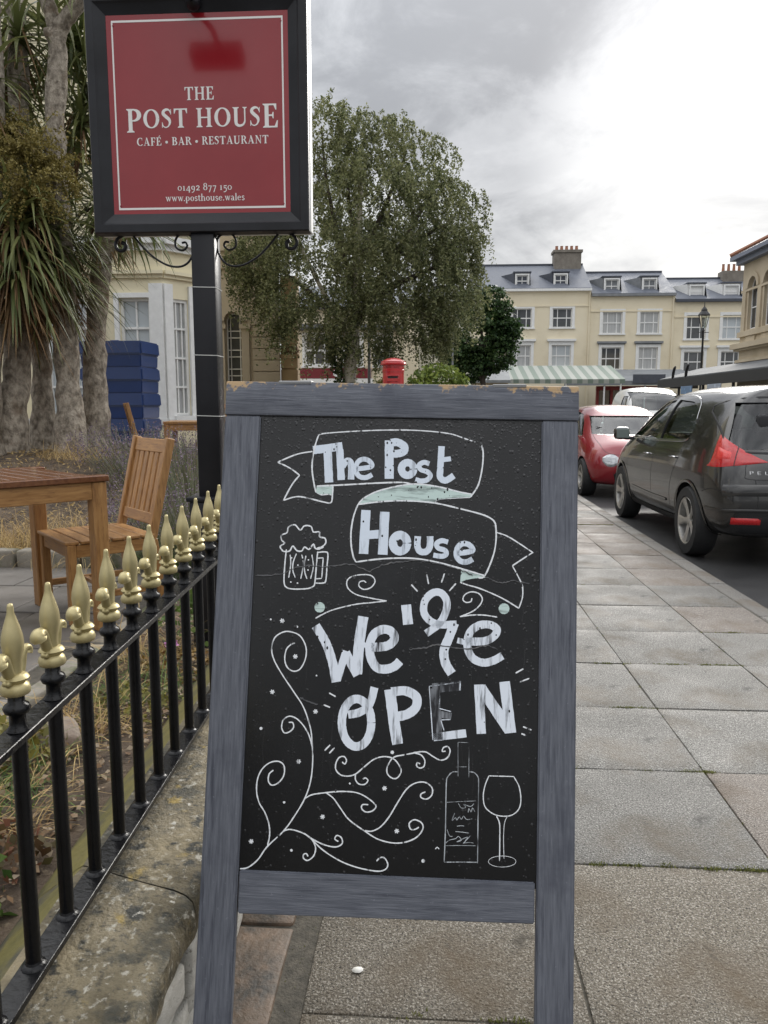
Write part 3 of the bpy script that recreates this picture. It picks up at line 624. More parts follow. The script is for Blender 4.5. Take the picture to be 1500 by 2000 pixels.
CHALK = {
 'banner': [
  (2.2, "1050,340 1147,293 1682,242 2305,207 2883,205 3415,249 3725,341 3902,396"),
  (2.7, "4009,430 4046,595 4033,862 3967,1175 3831,1399"),
  (2.7, "1050,340 999,521 962,747 961,972 1000,1195 1042,1373"),
  (2.7, "1056,1261 1535,1228 2110,1184 2596,1160 2773,1192"),
  (2.5, "958,626 669,686 325,837"),
  (2.5, "325,837 544,936 737,1067"),
  (2.5, "737,1067 601,1249 461,1533"),
  (2.5, "461,1533 698,1461 922,1487 1191,1548 1324,1553 1346,1411 1350,1254"),
  (2.2, "1042,1364 1142,1415 1275,1403 1346,1419"),
  (2.5, "3831,1399 3569,1418 3284,1447 3189,1511"),
  (2.5, "1812,1578 1941,1442 2246,1301 2773,1187 3214,1218 3654,1314 3852,1345"),
  (2.7, "1812,1578 2252,1514 2692,1491 3189,1520 3660,1615 4054,1711 4229,1795 4283,1872"),
  (2.7, "4282,1851 4299,2091 4272,2353 4189,2616 4092,2814 3993,2838"),
  (2.7, "1812,1578 1740,1801 1704,2067 1716,2331 1762,2527 1809,2613"),
  (2.7, "1809,2613 2280,2544 2805,2522 3242,2576 3679,2682 4114,2800"),
  (2.2, "4311,2025 4537,2107 4959,2371"),
  (2.3, "4950,2363 4777,2480 4592,2608"),
  (2.1, "4592,2608 4706,2817 4771,2964 4773,3168 4712,3355"),
  (2.3, "4712,3355 4414,3185 4040,3032 3816,2972 3673,2927"),
 ],
 'mint': [
  (0, "1056,1261 1340,1246 1346,1411 1230,1395 1119,1407 1042,1373"),
  (0, "1812,1578 1941,1442 2246,1301 2773,1187 3214,1218 3654,1314 3852,1345 3831,1399 3591,1418 3306,1446 3189,1511 2692,1491 2296,1509 1988,1560"),
  (0, "3691,2669 4130,2833 3926,2849 3777,2879 3673,2927"),
  (0, "1279,3433 1269,3477 1241,3511 1199,3528 1154,3524 1116,3500 1094,3461 1092,3416 1112,3376 1148,3350 1192,3343 1235,3358 1266,3390"),
  (0, "4549,3367 4539,3411 4509,3447 4466,3464 4420,3460 4382,3435 4360,3395 4359,3349 4380,3308 4418,3280 4463,3274 4507,3289 4538,3322"),
 ],
 'words_top': [
  (15.2, "966,603 1499,520"),
  (15.2, "1228,562 1276,1189"),
  (13.4, "1452,580 1497,1140"),
  (11.6, "1507,893 1588,788 1655,814 1673,935 1674,1127"),
  (8.9, "1761,933 2035,882 1992,780 1880,751 1784,811 1753,955 1823,1066 1943,1085 2053,1029"),
  (16.1, "2346,396 2364,1098"),
  (14.3, "2378,440 2498,429 2615,498 2617,588 2516,635 2370,638"),
  (13.4, "2802,911 2790,965 2756,1007 2707,1028 2655,1022 2611,992 2585,943 2583,887 2607,838 2649,805 2702,797 2752,816 2788,857 2802,911"),
  (8.9, "3082,811 2984,786 2897,842 2934,921 3050,959 3104,1029 3044,1106 2939,1126 2837,1102"),
  (11.6, "3296,484 3282,878 3281,1047 3379,1108 3526,1015"),
  (8.9, "3301,735 3468,709"),
  (17, "1961,1676 1940,2465"),
  (17, "2301,1699 2283,2470"),
  (15.2, "1961,2127 2294,2096"),
  (15.2, "2715,2253 2702,2320 2663,2373 2607,2399 2547,2392 2496,2354 2466,2294 2464,2224 2491,2162 2540,2122 2600,2112 2657,2135 2699,2186 2715,2253"),
  (11.6, "2905,2125 2900,2301 2955,2396 3064,2393 3123,2295 3123,2120"),
  (8.9, "3444,2217 3330,2194 3244,2248 3272,2326 3394,2367 3413,2441 3327,2473 3187,2455"),
  (9.8, "3604,2414 3873,2363 3832,2264 3723,2236 3628,2295 3596,2436 3663,2543 3781,2562 3888,2507"),
 ],
 'beer_mug': [
  (2.5, "493,2458 432,2372 509,2308 454,2252 450,2164 546,2117 573,2015 683,1972 784,2063 861,1986 976,1996 1024,2092 1130,2090 1142,2178 1236,2202 1252,2289 1184,2357 1105,2381"),
  (2.5, "493,2458 603,2447 662,2357 736,2434 824,2441 875,2369 956,2407 1032,2313 1065,2382 1132,2398 1219,2356"),
  (2.3, "547,2419 530,2684 527,2986 566,3090 681,3124 927,3114 1039,3077 1082,3008 1100,2669 1115,2442"),
  (2.3, "1112,2461 1244,2446 1299,2483 1291,2702 1277,2958 1226,3004 1093,3008"),
  (1.9, "1115,2563 1218,2553"),
  (1.9, "1218,2553 1204,2911"),
  (1.9, "1204,2922 1102,2933"),
  (1.9, "619,2512 637,2681 609,2927"),
  (1.9, "732,2490 681,2642 679,2793 730,2924"),
  (1.9, "828,2506 865,2675 826,2940"),
  (1.9, "905,2523 880,2675 897,2825 939,2937"),
  (1.9, "1011,2502 1045,2708 1004,2935"),
  (0, "663,2567 656,2581 641,2581 633,2568 640,2555 655,2554"),
  (0, "665,3001 658,3014 642,3014 634,3002 641,2988 657,2988"),
  (0, "782,2696 775,2710 760,2710 752,2697 759,2684 774,2684"),
  (0, "787,3016 780,3030 764,3030 756,3017 763,3004 779,3004"),
  (0, "968,2597 961,2610 946,2611 938,2598 945,2585 960,2584"),
  (0, "984,2710 977,2723 962,2724 954,2711 961,2697 976,2697"),
  (0, "968,2778 960,2791 945,2792 937,2779 944,2766 959,2765"),
 ],
 'flourish': [
  (2.1, "1116,3632 1393,3486 1804,3370 2103,3328 2376,3291"),
  (2.1, "2376,3291 2101,3250 1836,3194 1682,3086 1659,2955 1751,2870 1938,2835 2089,2850 2160,2942 2095,3056 1965,3097 1877,3043 1886,2968 1960,2947 1999,2976"),
  (2.1, "4333,3520 4121,3493 3899,3496 3677,3532"),
  (2.1, "3677,3532 3898,3433 4026,3318 4069,3206 4004,3115 3874,3089 3763,3140 3727,3227 3784,3277 3865,3260 3887,3200"),
  (2.5, "2807,2988 2922,3108"),
  (2.5, "3077,2805 3114,2972"),
  (2.5, "3391,2778 3341,2940"),
  (2.5, "3599,2948 3482,3085"),
  (2.5, "1405,4931 1530,4993"),
  (2.5, "1315,5139 1429,5178"),
  (2.5, "1358,5923 1454,5822"),
  (2.5, "1441,5967 1530,5870"),
  (2.5, "4668,4484 4803,4404"),
  (2.5, "4743,4634 4907,4567"),
  (2.5, "4806,5397 4952,5449"),
  (2.5, "4778,5516 4873,5548"),
 ],
 'words_open': [
  (17.7, "2722,3348 2768,3695"),
  (16.1, "1124,3762 1319,4063 1455,4428 1518,4738"),
  (13.1, "1539,4708 1680,4189"),
  (16.1, "1673,4219 1898,4608"),
  (18.5, "1968,3577 1908,4064 1886,4587"),
  (8.5, "1918,4027 2081,4114"),
  (15.4, "2126,4113 2405,4079 2532,3953 2473,3826 2322,3793 2164,3890 2096,4095 2132,4315 2240,4466 2405,4483 2545,4431 2639,4336"),
  (13.1, "3088,3844 3308,3672 3423,3465 3441,3261 3334,3122 3185,3130 3057,3272 3043,3476 3158,3621 3345,3682 3623,3663"),
  (16.1, "3586,3645 3491,3906 3410,4129 3440,4348 3554,4527"),
  (10, "3640,3946 3833,3988"),
  (13.8, "3814,3963 4128,3942 4293,3845 4328,3727 4198,3657 4013,3677 3859,3803 3819,4043 3911,4242 4097,4320 4280,4278 4434,4189"),
  (14.6, "2164,5418 2150,5566 2104,5695 2031,5788 1941,5832 1846,5822 1759,5758 1691,5650 1652,5511 1647,5361 1677,5219 1738,5106 1821,5036 1916,5018 2009,5057 2088,5145 2142,5271 2164,5418"),
  (13.8, "2202,4807 2125,5101 1955,5244 1752,5295"),
  (19.2, "2473,4835 2549,5322 2634,5770"),
  (16.1, "2501,4881 2741,4851 2935,4947 2939,5121 2795,5249 2586,5303"),
  (13.8, "3256,5630 3822,5542"),
  (1.9, "3164,4758 3715,4667"),
  (1.9, "3164,4758 3246,5677"),
  (1.9, "3705,4686 3700,4813"),
  (1.5, "3352,4915 3345,5133"),
  (1.5, "3345,5133 3552,5180"),
  (1.5, "3371,5330 3547,5317"),
  (1.5, "3379,5337 3437,5508"),
  (16.1, "4029,4701 4086,5543"),
  (19.2, "4059,4747 4577,5469"),
  (18.5, "4476,4636 4596,5511"),
 ],
 'letter_faint': [
  (17.7, "3257,4791 3334,5674"),
  (16.9, "3220,4792 3716,4729"),
  (11.5, "3340,5230 3561,5259"),
 ],
 'vine': [
  (2.2, "-46,7971 90,7946 259,7808 411,7587 687,7313 876,7042 1040,6746 1129,6453 1155,6112 1129,5746 1082,5503 957,5187 769,4921 555,4630 404,4385 353,4186 401,3996 550,3891 704,3887 860,3958 964,4143 963,4343 881,4520 769,4573 652,4515 595,4379 614,4203 687,4113 762,4079"),
  (2.2, "1138,5868 1076,5675 969,5507 838,5388 710,5356 612,5421 586,5544 633,5641 721,5626 794,5550 778,5464 707,5462"),
  (2.2, "418,7563 448,7394 428,7203 350,7014 242,6849 189,6657 199,6438 280,6265 414,6158 565,6138 656,6215 655,6373 567,6498 456,6545 390,6480 398,6358 470,6290"),
  (2.2, "1028,6759 1163,6681 1411,6636 1660,6607 1909,6612 2085,6671 2237,6773 2284,6843 2216,6918 2105,6934 2036,6877 2052,6816 2151,6812"),
  (2.2, "1411,6640 1539,6727 1669,6891 1824,7077 2102,7257 2328,7380 2577,7434 2798,7416 2993,7329 3100,7194 3086,7088 2961,7033 2869,7096 2891,7191 2965,7195 3038,7154"),
  (2.2, "2102,7250 2226,7252 2372,7175 2516,7002 2658,6757 2801,6535 2947,6422 3120,6398 3245,6483 3248,6603 3163,6678 3064,6658 3062,6598 3136,6559"),
  (2.2, "687,7313 811,7279 1037,7335 1240,7447 1442,7522 1616,7539 1718,7475 1697,7381 1622,7348 1587,7409 1650,7447"),
  (2.2, "1050,7335 1165,7414 1395,7607 1698,7773 1997,7868 2319,7914 2466,7884 2517,7799 2460,7695 2386,7686 2319,7748"),
  (2.2, "1050,7335 1190,7437 1258,7577 1225,7709 1129,7785 1053,7752 1051,7693 1100,7674 1131,7720"),
  (2.2, "1673,6105 1719,6140 1747,6078 1703,6014 1616,6034 1564,6133 1568,6243 1650,6324 1776,6344 1912,6303 2046,6189 2216,6049 2389,5990 2552,6013 2654,6106 2706,6225 2647,6336 2561,6352 2472,6282 2464,6162 2564,6000 2762,5945 2960,5901"),
  (2.2, "1912,6303 1915,6399 1979,6470 2079,6471 2132,6404 2088,6364 2044,6383"),
  (2.2, "2913,5904 2965,5895 3121,5884 3253,5956 3384,6014 3500,5972 3549,5856 3509,5781 3437,5797 3412,5861 3472,5859"),
  (2.2, "2940,5911 3044,5938 3111,6024 3101,6126 3036,6161 2976,6130 2982,6074 3035,6090"),
 ],
 'sparkle': [
  (0, "2577,5910 2568,5933 2545,5943 2522,5934 2512,5912 2521,5890 2543,5880 2566,5888"),
  (0, "815,3791 810,3805 795,3811 781,3806 774,3792 780,3777 794,3771 809,3776"),
  (0, "248,5581 241,5600 222,5609 202,5601 193,5583 200,5563 219,5555 240,5562"),
  (0, "703,6827 697,6842 681,6849 665,6843 658,6828 664,6813 680,6806 696,6811"),
  (0, "864,7626 858,7643 840,7651 822,7645 814,7628 821,7611 838,7604 856,7610"),
  (0, "3154,7712 3145,7734 3123,7744 3100,7736 3090,7714 3099,7692 3121,7682 3144,7690"),
  (0, "1835,6465 1830,6477 1818,6483 1805,6478 1800,6467 1805,6454 1817,6449 1829,6454"),
  (0, "334,3673 329,3686 317,3692 304,3687 298,3674 303,3662 315,3656 328,3661"),
  (0, "1185,4635 1181,4645 1170,4650 1159,4646 1154,4636 1158,4625 1169,4620 1180,4624"),
  (2.1, "479,3687 565,3699"),
  (2.1, "506,3653 539,3733"),
  (2.1, "549,3660 495,3727"),
  (2.1, "739,4307 824,4319"),
  (2.1, "765,4274 798,4353"),
  (2.1, "808,4280 755,4347"),
  (2.1, "351,4937 437,4949"),
  (2.1, "378,4904 411,4982"),
  (2.1, "421,4910 368,4976"),
  (2.1, "1132,5253 1217,5265"),
  (2.1, "1158,5220 1190,5298"),
  (2.1, "1201,5226 1148,5292"),
  (2.1, "864,6120 949,6131"),
  (2.1, "890,6087 923,6164"),
  (2.1, "933,6093 880,6158"),
  (2.1, "1319,7041 1402,7052"),
  (2.1, "1345,7009 1376,7085"),
  (2.1, "1387,7015 1334,7079"),
  (2.1, "2384,6520 2468,6531"),
  (2.1, "2411,6487 2442,6563"),
  (2.1, "2452,6493 2400,6558"),
  (2.1, "2614,7230 2697,7241"),
  (2.1, "2640,7198 2671,7273"),
  (2.1, "2682,7203 2629,7268"),
  (2.1, "88,7502 173,7513"),
  (2.1, "114,7470 147,7545"),
  (2.1, "157,7475 105,7540"),
  (1.6, "3324,7509 3357,7473"),
  (1.6, "3357,7473 3393,7506"),
 ],
 'bottle': [
  (0.8, "3684,5701 3689,5991 3695,6281"),
  (0.8, "3879,5700 3878,5984 3881,6287"),
  (0.8, "3684,5701 3879,5700"),
  (0.8, "3702,6117 3852,6111"),
  (0.8, "3501,6721 3733,6700 4029,6676"),
  (0.8, "3503,7445 3772,7431 4041,7425"),
  (1.6, "3685,6201 3595,6209 3519,6288 3495,6377 3493,6704 3493,7204 3482,7713"),
  (1.6, "3887,6193 3970,6203 4035,6269 4050,6356 4050,6683 4050,7182 4053,7714"),
  (1.6, "3482,7720 3751,7707 4058,7699"),
  (1, "3647,6898 3605,7020 3661,6973 3687,7009 3725,6958 3764,6994 3802,6942 3854,6995 3949,6981"),
  (1, "3689,7114 3753,7104 3812,7106"),
  (1, "3665,7204 3768,7208 3896,7220"),
  (1, "3708,6733 3761,6806 3838,6791 3798,6742 3915,6775 3978,6723"),
  (1, "3878,6877 3890,6814 3929,6862 3954,6799 3993,6860"),
  (1, "3523,7178 3564,7276 3615,7286"),
  (1, "3502,7402 3565,7350 3667,7321 3718,7282 3770,7342 3694,7370 3872,7288 3809,7390 3923,7261"),
  (1, "3797,7391 3912,7374 3976,7383"),
 ],
 'wine_glass': [
  (1.8, "4228,6249 4166,6402 4135,6579 4159,6754 4250,6850 4379,6907 4558,6913 4685,6858 4761,6756 4780,6605 4745,6406 4653,6246"),
  (1.8, "4228,6249 4447,6248 4653,6246"),
  (1.8, "4366,6920 4419,7043 4427,7291 4427,7662"),
  (1, "4546,6926 4503,7040 4491,7289 4503,7622"),
  (0.8, "4707,7658 4691,7692 4647,7722 4578,7745 4496,7757 4410,7758 4333,7746 4274,7724 4243,7694 4242,7660 4273,7628 4331,7600 4408,7582 4493,7576 4576,7582 4645,7599 4691,7626 4707,7658"),
 ],
 'crack': [
  (2.7, "6,2906 424,2876 799,2734 1367,2707 1744,2671 2050,2787"),
  (3.1, "2050,2787 2310,2656 2610,2600 2872,2567 3173,2596 3625,2697 3888,2802"),
  (2.7, "4130,2833 4299,2903 4447,2917 4595,2876 4892,2924"),
  (2.3, "2798,4140 3094,4102 3315,4040 3761,4100 4129,4034 4351,4093"),
  (1.9, "886,5032 1038,5100 1208,5149"),
 ],
}
chalk_group('mint', 'chalk_shading', M_chm, 'mint green chalk')
chalk_group('banner', 'chalk_banner', M_ch); chalk_group('words_top', 'chalk_letter', M_chl)
chalk_group('words_open', 'chalk_letter', M_cho); chalk_group('letter_faint', 'chalk_letter', M_chf, 'half rubbed out chalk letter')
chalk_group('beer_mug', 'chalk_beer_mug', M_ch, None, True); chalk_group('flourish', 'chalk_flourish', M_ch); chalk_group('vine', 'chalk_vine', M_ch)
chalk_group('sparkle', 'chalk_sparkles', M_ch, None, True); chalk_group('bottle', 'chalk_bottle', M_cht, None, True); chalk_group('wine_glass', 'chalk_wine_glass', M_ch, None, True)
# torn ridge in the film of the panel
rr = random.Random(5)
for (w, s) in CHALK['crack']:
    ck = MB(); P = crom(parse(s), 7); P = [(x, y + rr.uniform(-.0012, .0012)) for x, y in P]
    top, bot, rid = [], [], []
    for x, y in P:
        k = rr.uniform(.5, 1.3); rid.append((x, y, -.0065 + .0018 * k)); top.append((x, y - .0022 * k, -.0064)); bot.append((x, y + .0010, -.0064))
    ck.grid([top, rid, bot]); ck.build('torn_film_edge', M_crk, panel, True, 60)
# rain drops: dense on the upper half, sparse below, some run down as streaks
M_drop = mat('rain drop', (0.012, 0.012, 0.013), 0.06, spec=.6)
DV, DF = [], []
def drop(u, v, r, e=1.0):
    n = 7; i = len(DV); z0 = -.0064
    for k in range(n): a = 2 * PI * k / n; DV.append((u + r * math.cos(a), v + r * e * math.sin(a), z0))
    for k in range(n): a = 2 * PI * k / n; DV.append((u + .62 * r * math.cos(a), v + .62 * r * e * math.sin(a) + .1 * r, z0 + .20 * r))
    DV.append((u, v + .12 * r, z0 + .27 * r))
    for k in range(n):
        k2 = (k + 1) % n; DF.append((i + k, i + k2, i + n + k2, i + n + k)); DF.append((i + n + k, i + n + k2, i + 2 * n, i + 2 * n))
for _ in range(3800):
    v = rng.uniform(0, 1) ** 1.9 * .8; u = rng.uniform(.0, .507)
    if v > .45 and rng.random() < .5: continue
    r = rng.choice([.0009, .0013, .0017, .0023], p=[.35, .35, .2, .1]) * rng.uniform(.8, 1.2); drop(u, v, r, rng.uniform(1, 1.7))
for _ in range(46):
    u = rng.uniform(.01, .5); v = rng.uniform(.2, .6); L = rng.uniform(.02, .09)
    for t in np.linspace(0, 1, int(L / .0035)): drop(u + .0012 * math.sin(t * 7 + u * 90), v + t * L, .0007, 2.6)
DF = [tuple(f) for f in DF]
me = bpy.data.meshes.new('rain_drops'); me.from_pydata(DV, [], [f if f[2] != f[3] else f[:3] for f in DF]); me.materials.append(M_drop)
me.polygons.foreach_set('use_smooth', [True] * len(me.polygons))
o = bpy.data.objects.new('rain_drops', me); link(o, panel); o['kind'] = 'stuff'

# ------------------------------------------------------------------ hanging pub sign on its post
sg = thing('hanging_sign', 'red framed restaurant sign on a black post with scroll brackets', 'sign', (-0.972, 3.345, 0.2))
SX = .965; SY = -3.3
def sl(px, py): return ((px - 750) / 1500., py)
M_black = mat('glossy black paint', (0.007, 0.007, 0.009), 0.32, (0.014, 0.014, 0.017), 3, 5, bump=.12, bscale=22, bdist=.004, spec=.3)
M_blackm = mat('worn black paint', (0.008, 0.008, 0.010), 0.42, (0.017, 0.018, 0.022), 5, 6, bump=.2, bscale=28, bdist=.003, spec=.35)
M_white = mat('white paint edge', (0.74, 0.74, 0.72), 0.5)
M_red = mat('sign red', (0.25, 0.012, 0.018), 0.16, (0.285, 0.018, 0.024), 2.5, 4, bump=.05, bscale=6, bdist=.002, coat=.2)
M_let = mat('sign lettering white', (0.82, 0.79, 0.76), 0.35)
# coordinates local to the post foot: world x+.965, z-.2
def W(x, y, z): return Vector((x + .965, y - 3.3, z - .2))
px0, px1, pz0, pz1 = -1.339, -.587, 2.103, 2.882       # red panel
pn = MB().bb(px0 + .965, px1 + .965, -.045, -.03, pz0 - .2, pz1 - .2).build('sign_panel', M_red, sg)
MB().bb(-1.417 + .965, -.506 + .965, -.028, .03, 2.026 - .2, 2.96 - .2, .003).build('backing_board', M_white, sg)
def mitre_frame(parent, x0, x1, z0, z1, profile, m, name):
    """profile: (inward offset, y) pairs swept round the rectangle, one mesh per member"""
    c = [(x0, z0, 1, 1), (x1, z0, -1, 1), (x1, z1, -1, -1), (x0, z1, 1, -1)]
    for k in range(4):
        a, b_ = c[k], c[(k + 1) % 4]; mb = MB()
        P = [[W(q[0] + q[2] * t, 0, q[1] + q[3] * t) + Vector((0, 3.3 + y, 0)) for t, y in profile] for q in (a, b_)]
        mb.grid(P); mb.build(name, m, parent, True, 25)
def fr(prof): mitre_frame(sg, -1.4195, -.5085, 2.024, 2.962, prof, M_blackm, 'frame_member')
fr([(0, .0), (0.0, -.062), (.004, -.068), (.034, -.068), (.040, -.062), (.044, -.060), (.080, -.046), (.080, -.030)])
# white line round the panel
ln = MB()
for x0, x1, z0, z1 in [(px0 + .022, px1 - .022, pz1 - .029, pz1 - .021), (px0 + .022, px1 - .022, pz0 + .018, pz0 + .026), (px0 + .022, px0 + .0285, pz0 + .026, pz1 - .029), (px1 - .0285, px1 - .022, pz0 + .026, pz1 - .029)]:
    ln.quad(W(x0, 3.3, z0) + Vector((0, -.0458, 0)), W(x1, 3.3, z0) + Vector((0, -.0458, 0)), W(x1, 3.3, z1) + Vector((0, -.0458, 0)), W(x0, 3.3, z1) + Vector((0, -.0458, 0)))
ln.build('border_line', M_let, pn)
def sx(px): return (px - 210) / 358. * .752 + px0 + .0
def line(name, s, xa, xb, zb, h, track=0.0, big=None, extra=0.0):
    tot = text_len(s, track) + extra; ws = (xb - xa) / (tot * h)
    x = 0.0
    for i, c in enumerate(s):
        f = (big or {}).get(i, (1.0, 0.0))
        if c != ' ':
            mb = MB(); letters(mb, c, W(xa + x * h * ws, 3.3, zb) + Vector((0, -.0455, 0)), Vector((1, 0, 0)), Vector((0, 0, 1)), h, ws, track, Vector((0, -.0007, 0)), {0: f})
            mb.build('letter', M_let, pn)
        x += GL[c][0] * f[0] + track
# px (photo) -> panel: x by 358 px = .752 m, z by 389 px = .779 m
def zz_(py): return pz1 - (py - 26) / 389. * .779
line('lettering_top_word', 'THE', sx(361), sx(420), zz_(192), .0505, .05)
line('lettering_name', 'POST HOUSE', sx(242), sx(546), zz_(245), .0745, .06, {0: (1.24, -.20), 9: (1.24, -.10)}, .24 * 1.4)
line('lettering_trade', 'CAFÉ * BAR * RESTAURANT', sx(262), sx(526), zz_(279), .0318, .05)
line('lettering_phone', '01492 877 150', sx(341), sx(451), zz_(369), .0295, .04)
line('lettering_web', 'www.posthouse.wales', sx(316), sx(476), zz_(390), .0290, .02)
for qx, qz in ((px0 + .03, pz1 - .04), (px1 - .03, pz1 - .04), (px0 + .03, pz0 + .034), (px1 - .03, pz0 + .034)):
    MB().lathe([(0.004, 0), (.0035, .0015), (0.0005, .002)], 8, Matrix.Translation(W(qx, 3.2545, qz)) @ Matrix.Rotation(PI / 2, 4, 'X')).build('screw', M_red, pn)
# post, plinth, cable ties
pb = MB().bb(-.05, .05, -.05, .05, .62, 1.83, .006, 2); pb.build('post', M_black, sg, True)
MB().bb(-.085, .085, -.085, .085, -.05, .69, .008, 2).bb(-.095, .095, -.095, .095, .69, .712, .006, 2).build('plinth', M_black, sg, True)
M_tie = mat('pale cable tie', (.5, .5, .48), .4)
for z in (1.793 - .2 + .01, 1.52 - .2, 1.262 - .2):
    MB().box((0, 0, z), (.1035, .1035, .0035), Matrix.Rotation(.03, 3, 'Y')).build('cable_tie', M_tie, sg)
# wrought scrolls under the sign
def scroll(side, name='scroll_bracket'):
    def q(cx, cy): return (side * ((882 - cx) / 2.308 * .0022 + .048), 0, 2.04 - .2 - (cy - 62) / 2.308 * .0022)
    def spiral(cx, cy, r0, r1, a0, turns, n=26): return [(cx + (r0 + (r1 - r0) * t) * math.cos(a0 + turns * 2 * PI * t), cy + (r0 + (r1 - r0) * t) * math.sin(a0 + turns * 2 * PI * t)) for t in np.linspace(0, 1, n)]
    long_ = crom([(600, 72), (650, 130), (700, 175), (760, 207), (815, 212), (855, 190), (880, 140), (878, 95), (850, 72), (815, 74), (795, 100), (800, 132), (828, 142), (848, 125), (842, 108), (825, 110)], 5)
    outer = crom([(600, 72), (570, 70), (535, 85), (520, 112), (532, 138), (558, 138), (566, 115), (550, 105)], 5)
    b = MB(); b.tube([q(*p) for p in long_], .0048, 6).tube([q(*p) for p in outer], [.0055 + .004 * (i / len(outer)) for i in range(len(outer))], 6)
    return b.build(name, M_black, sg, True, 70)
scroll(-1); scroll(1)
# lamp over the sign: box head held out on a bent arm
MB().tube([(0, -.06, 2.705), (0, -.14, 2.71), (0, -.30, 2.73), (0, -.40, 2.70)], .012, 8).build('lamp_arm', M_black, sg, True)
MB().lathe([(0.03, 0), (.03, .012), (.02, .03), (.012, .04)], 12, T(0, -.068, 2.705) @ Matrix.Rotation(PI / 2, 4, 'X')).build('lamp_boss', M_black, sg, True)
MB().box((-.02, -.44, 2.685), (.24, .1, .075), Matrix.Rotation(.5, 3, 'X'), .012, 2).build('lamp_head', M_black, sg, True)

# ------------------------------------------------------------------ railing with gilded finials
M_gold = mat('gold paint', (0.38, 0.32, 0.155), 0.42, (0.49, 0.42, 0.225), 14, 5, bump=.25, bscale=60, bdist=.0015, metal=.5)
M_iron = mat('wet black iron', (0.004, 0.004, 0.0045), 0.16, (0.008, 0.008, 0.009), 9, 6, bump=.6, bscale=60, bdist=.003, spec=.28, rough2=.28)
rl = thing('iron_railing', 'black iron railing with gold fleur-de-lis finials along the wall', 'railing', (-0.66, 1.136, 0.33))
SLP = .056; ang = math.atan(SLP)
Y0, Y1 = -1.4, 3.1
def railbar(name, z, w, t):
    b = MB(); b.bar((0, Y0 - 1.136, z + SLP * (Y0 - 1.136)), (0, Y1 - 1.136, z + SLP * (Y1 - 1.136)), w, t, (0, 0, 1), .0015); return b.build(name, M_iron, rl, True)
railbar('top_rail', .780 - .33, .042, .013); railbar('bottom_rail', .365 - .33, .046, .013)
zt, zb_ = .787 - .33, .0415
bar_me = MB().lathe([(.0125, 0), (.0125, zt - .02)], 12).mesh('baluster', True); bar_me.materials.append(M_iron)
b = MB(); b.lathe([(.021, 0), (.0195, .003), (.014, .006), (.0125, .010)], 12); foot_me = b.mesh('collar', True); foot_me.materials.append(M_iron)
# finial: black knop, then gilded spear with two curled leaves
kb = MB().lathe([(.018, 0), (.016, .004), (.013, .008), (.0125, .026), (.019, .030), (.0215, .036), (.019, .042), (.013, .046), (.0125, .062)], 14).mesh('knop', True, 60); kb.materials.append(M_iron)
g = MB()
g.lathe([(.0135, .058), (.019, .061), (.0205, .068), (.0185, .076), (.0145, .080), (.0165, .084), (.0195, .088), (.0165, .093), (.0125, .096)], 14)
prf = [(.0125, .094), (.0115, .104), (.0125, .118), (.0158, .134), (.0172, .146), (.0160, .160), (.0125, .175), (.0085, .188), (.0056, .198), (.0050, .208), (.0038, .2125), (.0005, .2140)]
g.lathe(prf, 12, Matrix.Diagonal((.82, 1.0, 1, 1)))
def curl(sgn, big):
    pts = crom([(0, sgn * .010, .094), (0, sgn * .0150, .106), (0, sgn * .0185, .118), (0, sgn * .0235, .1275), (0, sgn * .0300, .1290), (0, sgn * .0335, .1240), (0, sgn * .0315, .1185)], 4)
    n = len(pts); g.tube(pts, [.0085 - .0015 * math.sin(PI * i / n) + (.0045 * i / n if big else -.0008 * i / n) for i in range(n)], 8)
curl(-1, True); curl(1, False)
g.box((0, 0, .084), (.012, .046, .010), None, .004, 2)
for v_ in g.bm.verts: v_.co.x *= 1.14; v_.co.y *= 1.14; v_.co.z = .058 + (v_.co.z - .058) * .96
g_me = g.mesh('finial', True, 70); g_me.materials.append(M_gold)
for k in range(-14, 17):
    y = .12 * k; z = SLP * y
    if y + 1.136 < Y0 + .05 or y + 1.136 > Y1 - .05: continue
    ba = bpy.data.objects.new('baluster', bar_me); link(ba, rl); ba.location = (0, y, z + .03)
    co = bpy.data.objects.new('collar', foot_me); link(co, ba); co.location = (0, 0, .0110)
    kn = bpy.data.objects.new('knop', kb); link(kn, ba); kn.location = (0, 0, zt - .03)
    fi = bpy.data.objects.new('finial', g_me); link(fi, ba); fi.location = (0, 0, zt - .03); fi.rotation_euler = (0, 0, random.uniform(-.12, .12))
# ------------------------------------------------------------------ cars: smooth lofted shell, arches, cabin and windows cut out of it
M_tyre = mat('tyre rubber', (0.014, 0.014, 0.015), .75, (.022, .022, .022), 20, bump=.2, bscale=60, bdist=.003)
M_alloy = mat('alloy wheel', (0.62, 0.61, 0.59), .36, (.5, .49, .46), 12, metal=.85)
M_dark = mat('black plastic', (0.012, 0.012, 0.013), .55)
M_cabin = mat('dark cabin trim', (0.02, 0.02, 0.022), .8)
M_cglass = thin_glass('car glass', (0.50, 0.56, 0.54), .02)
M_chrome = mat('chrome strip', (0.6, 0.6, 0.6), .12, metal=1.0)
M_lampr = mat('red lamp lens', (0.42, 0.008, 0.012), .12, (.55, .02, .02), 110, 2, .45, .6, coat=.8, bump=.4, bscale=120, bdist=.002)
M_lampw = mat('headlamp lens', (0.55, 0.57, 0.58), .08, (.3, .31, .32), 26, 3, .4, .65, coat=.9, metal=.3)
M_badge = mat('badge silver', (0.7, 0.7, 0.7), .25, metal=.8)
def solid_eval(bm_me, mods):
    o = bpy.data.objects.new('tmp', bm_me); COL.objects.link(o)
    for f in mods: f(o)
    dg = bpy.context.evaluated_depsgraph_get(); dg.update()
    me = bpy.data.meshes.new_from_object(o.evaluated_get(dg)); bpy.data.objects.remove(o); return me
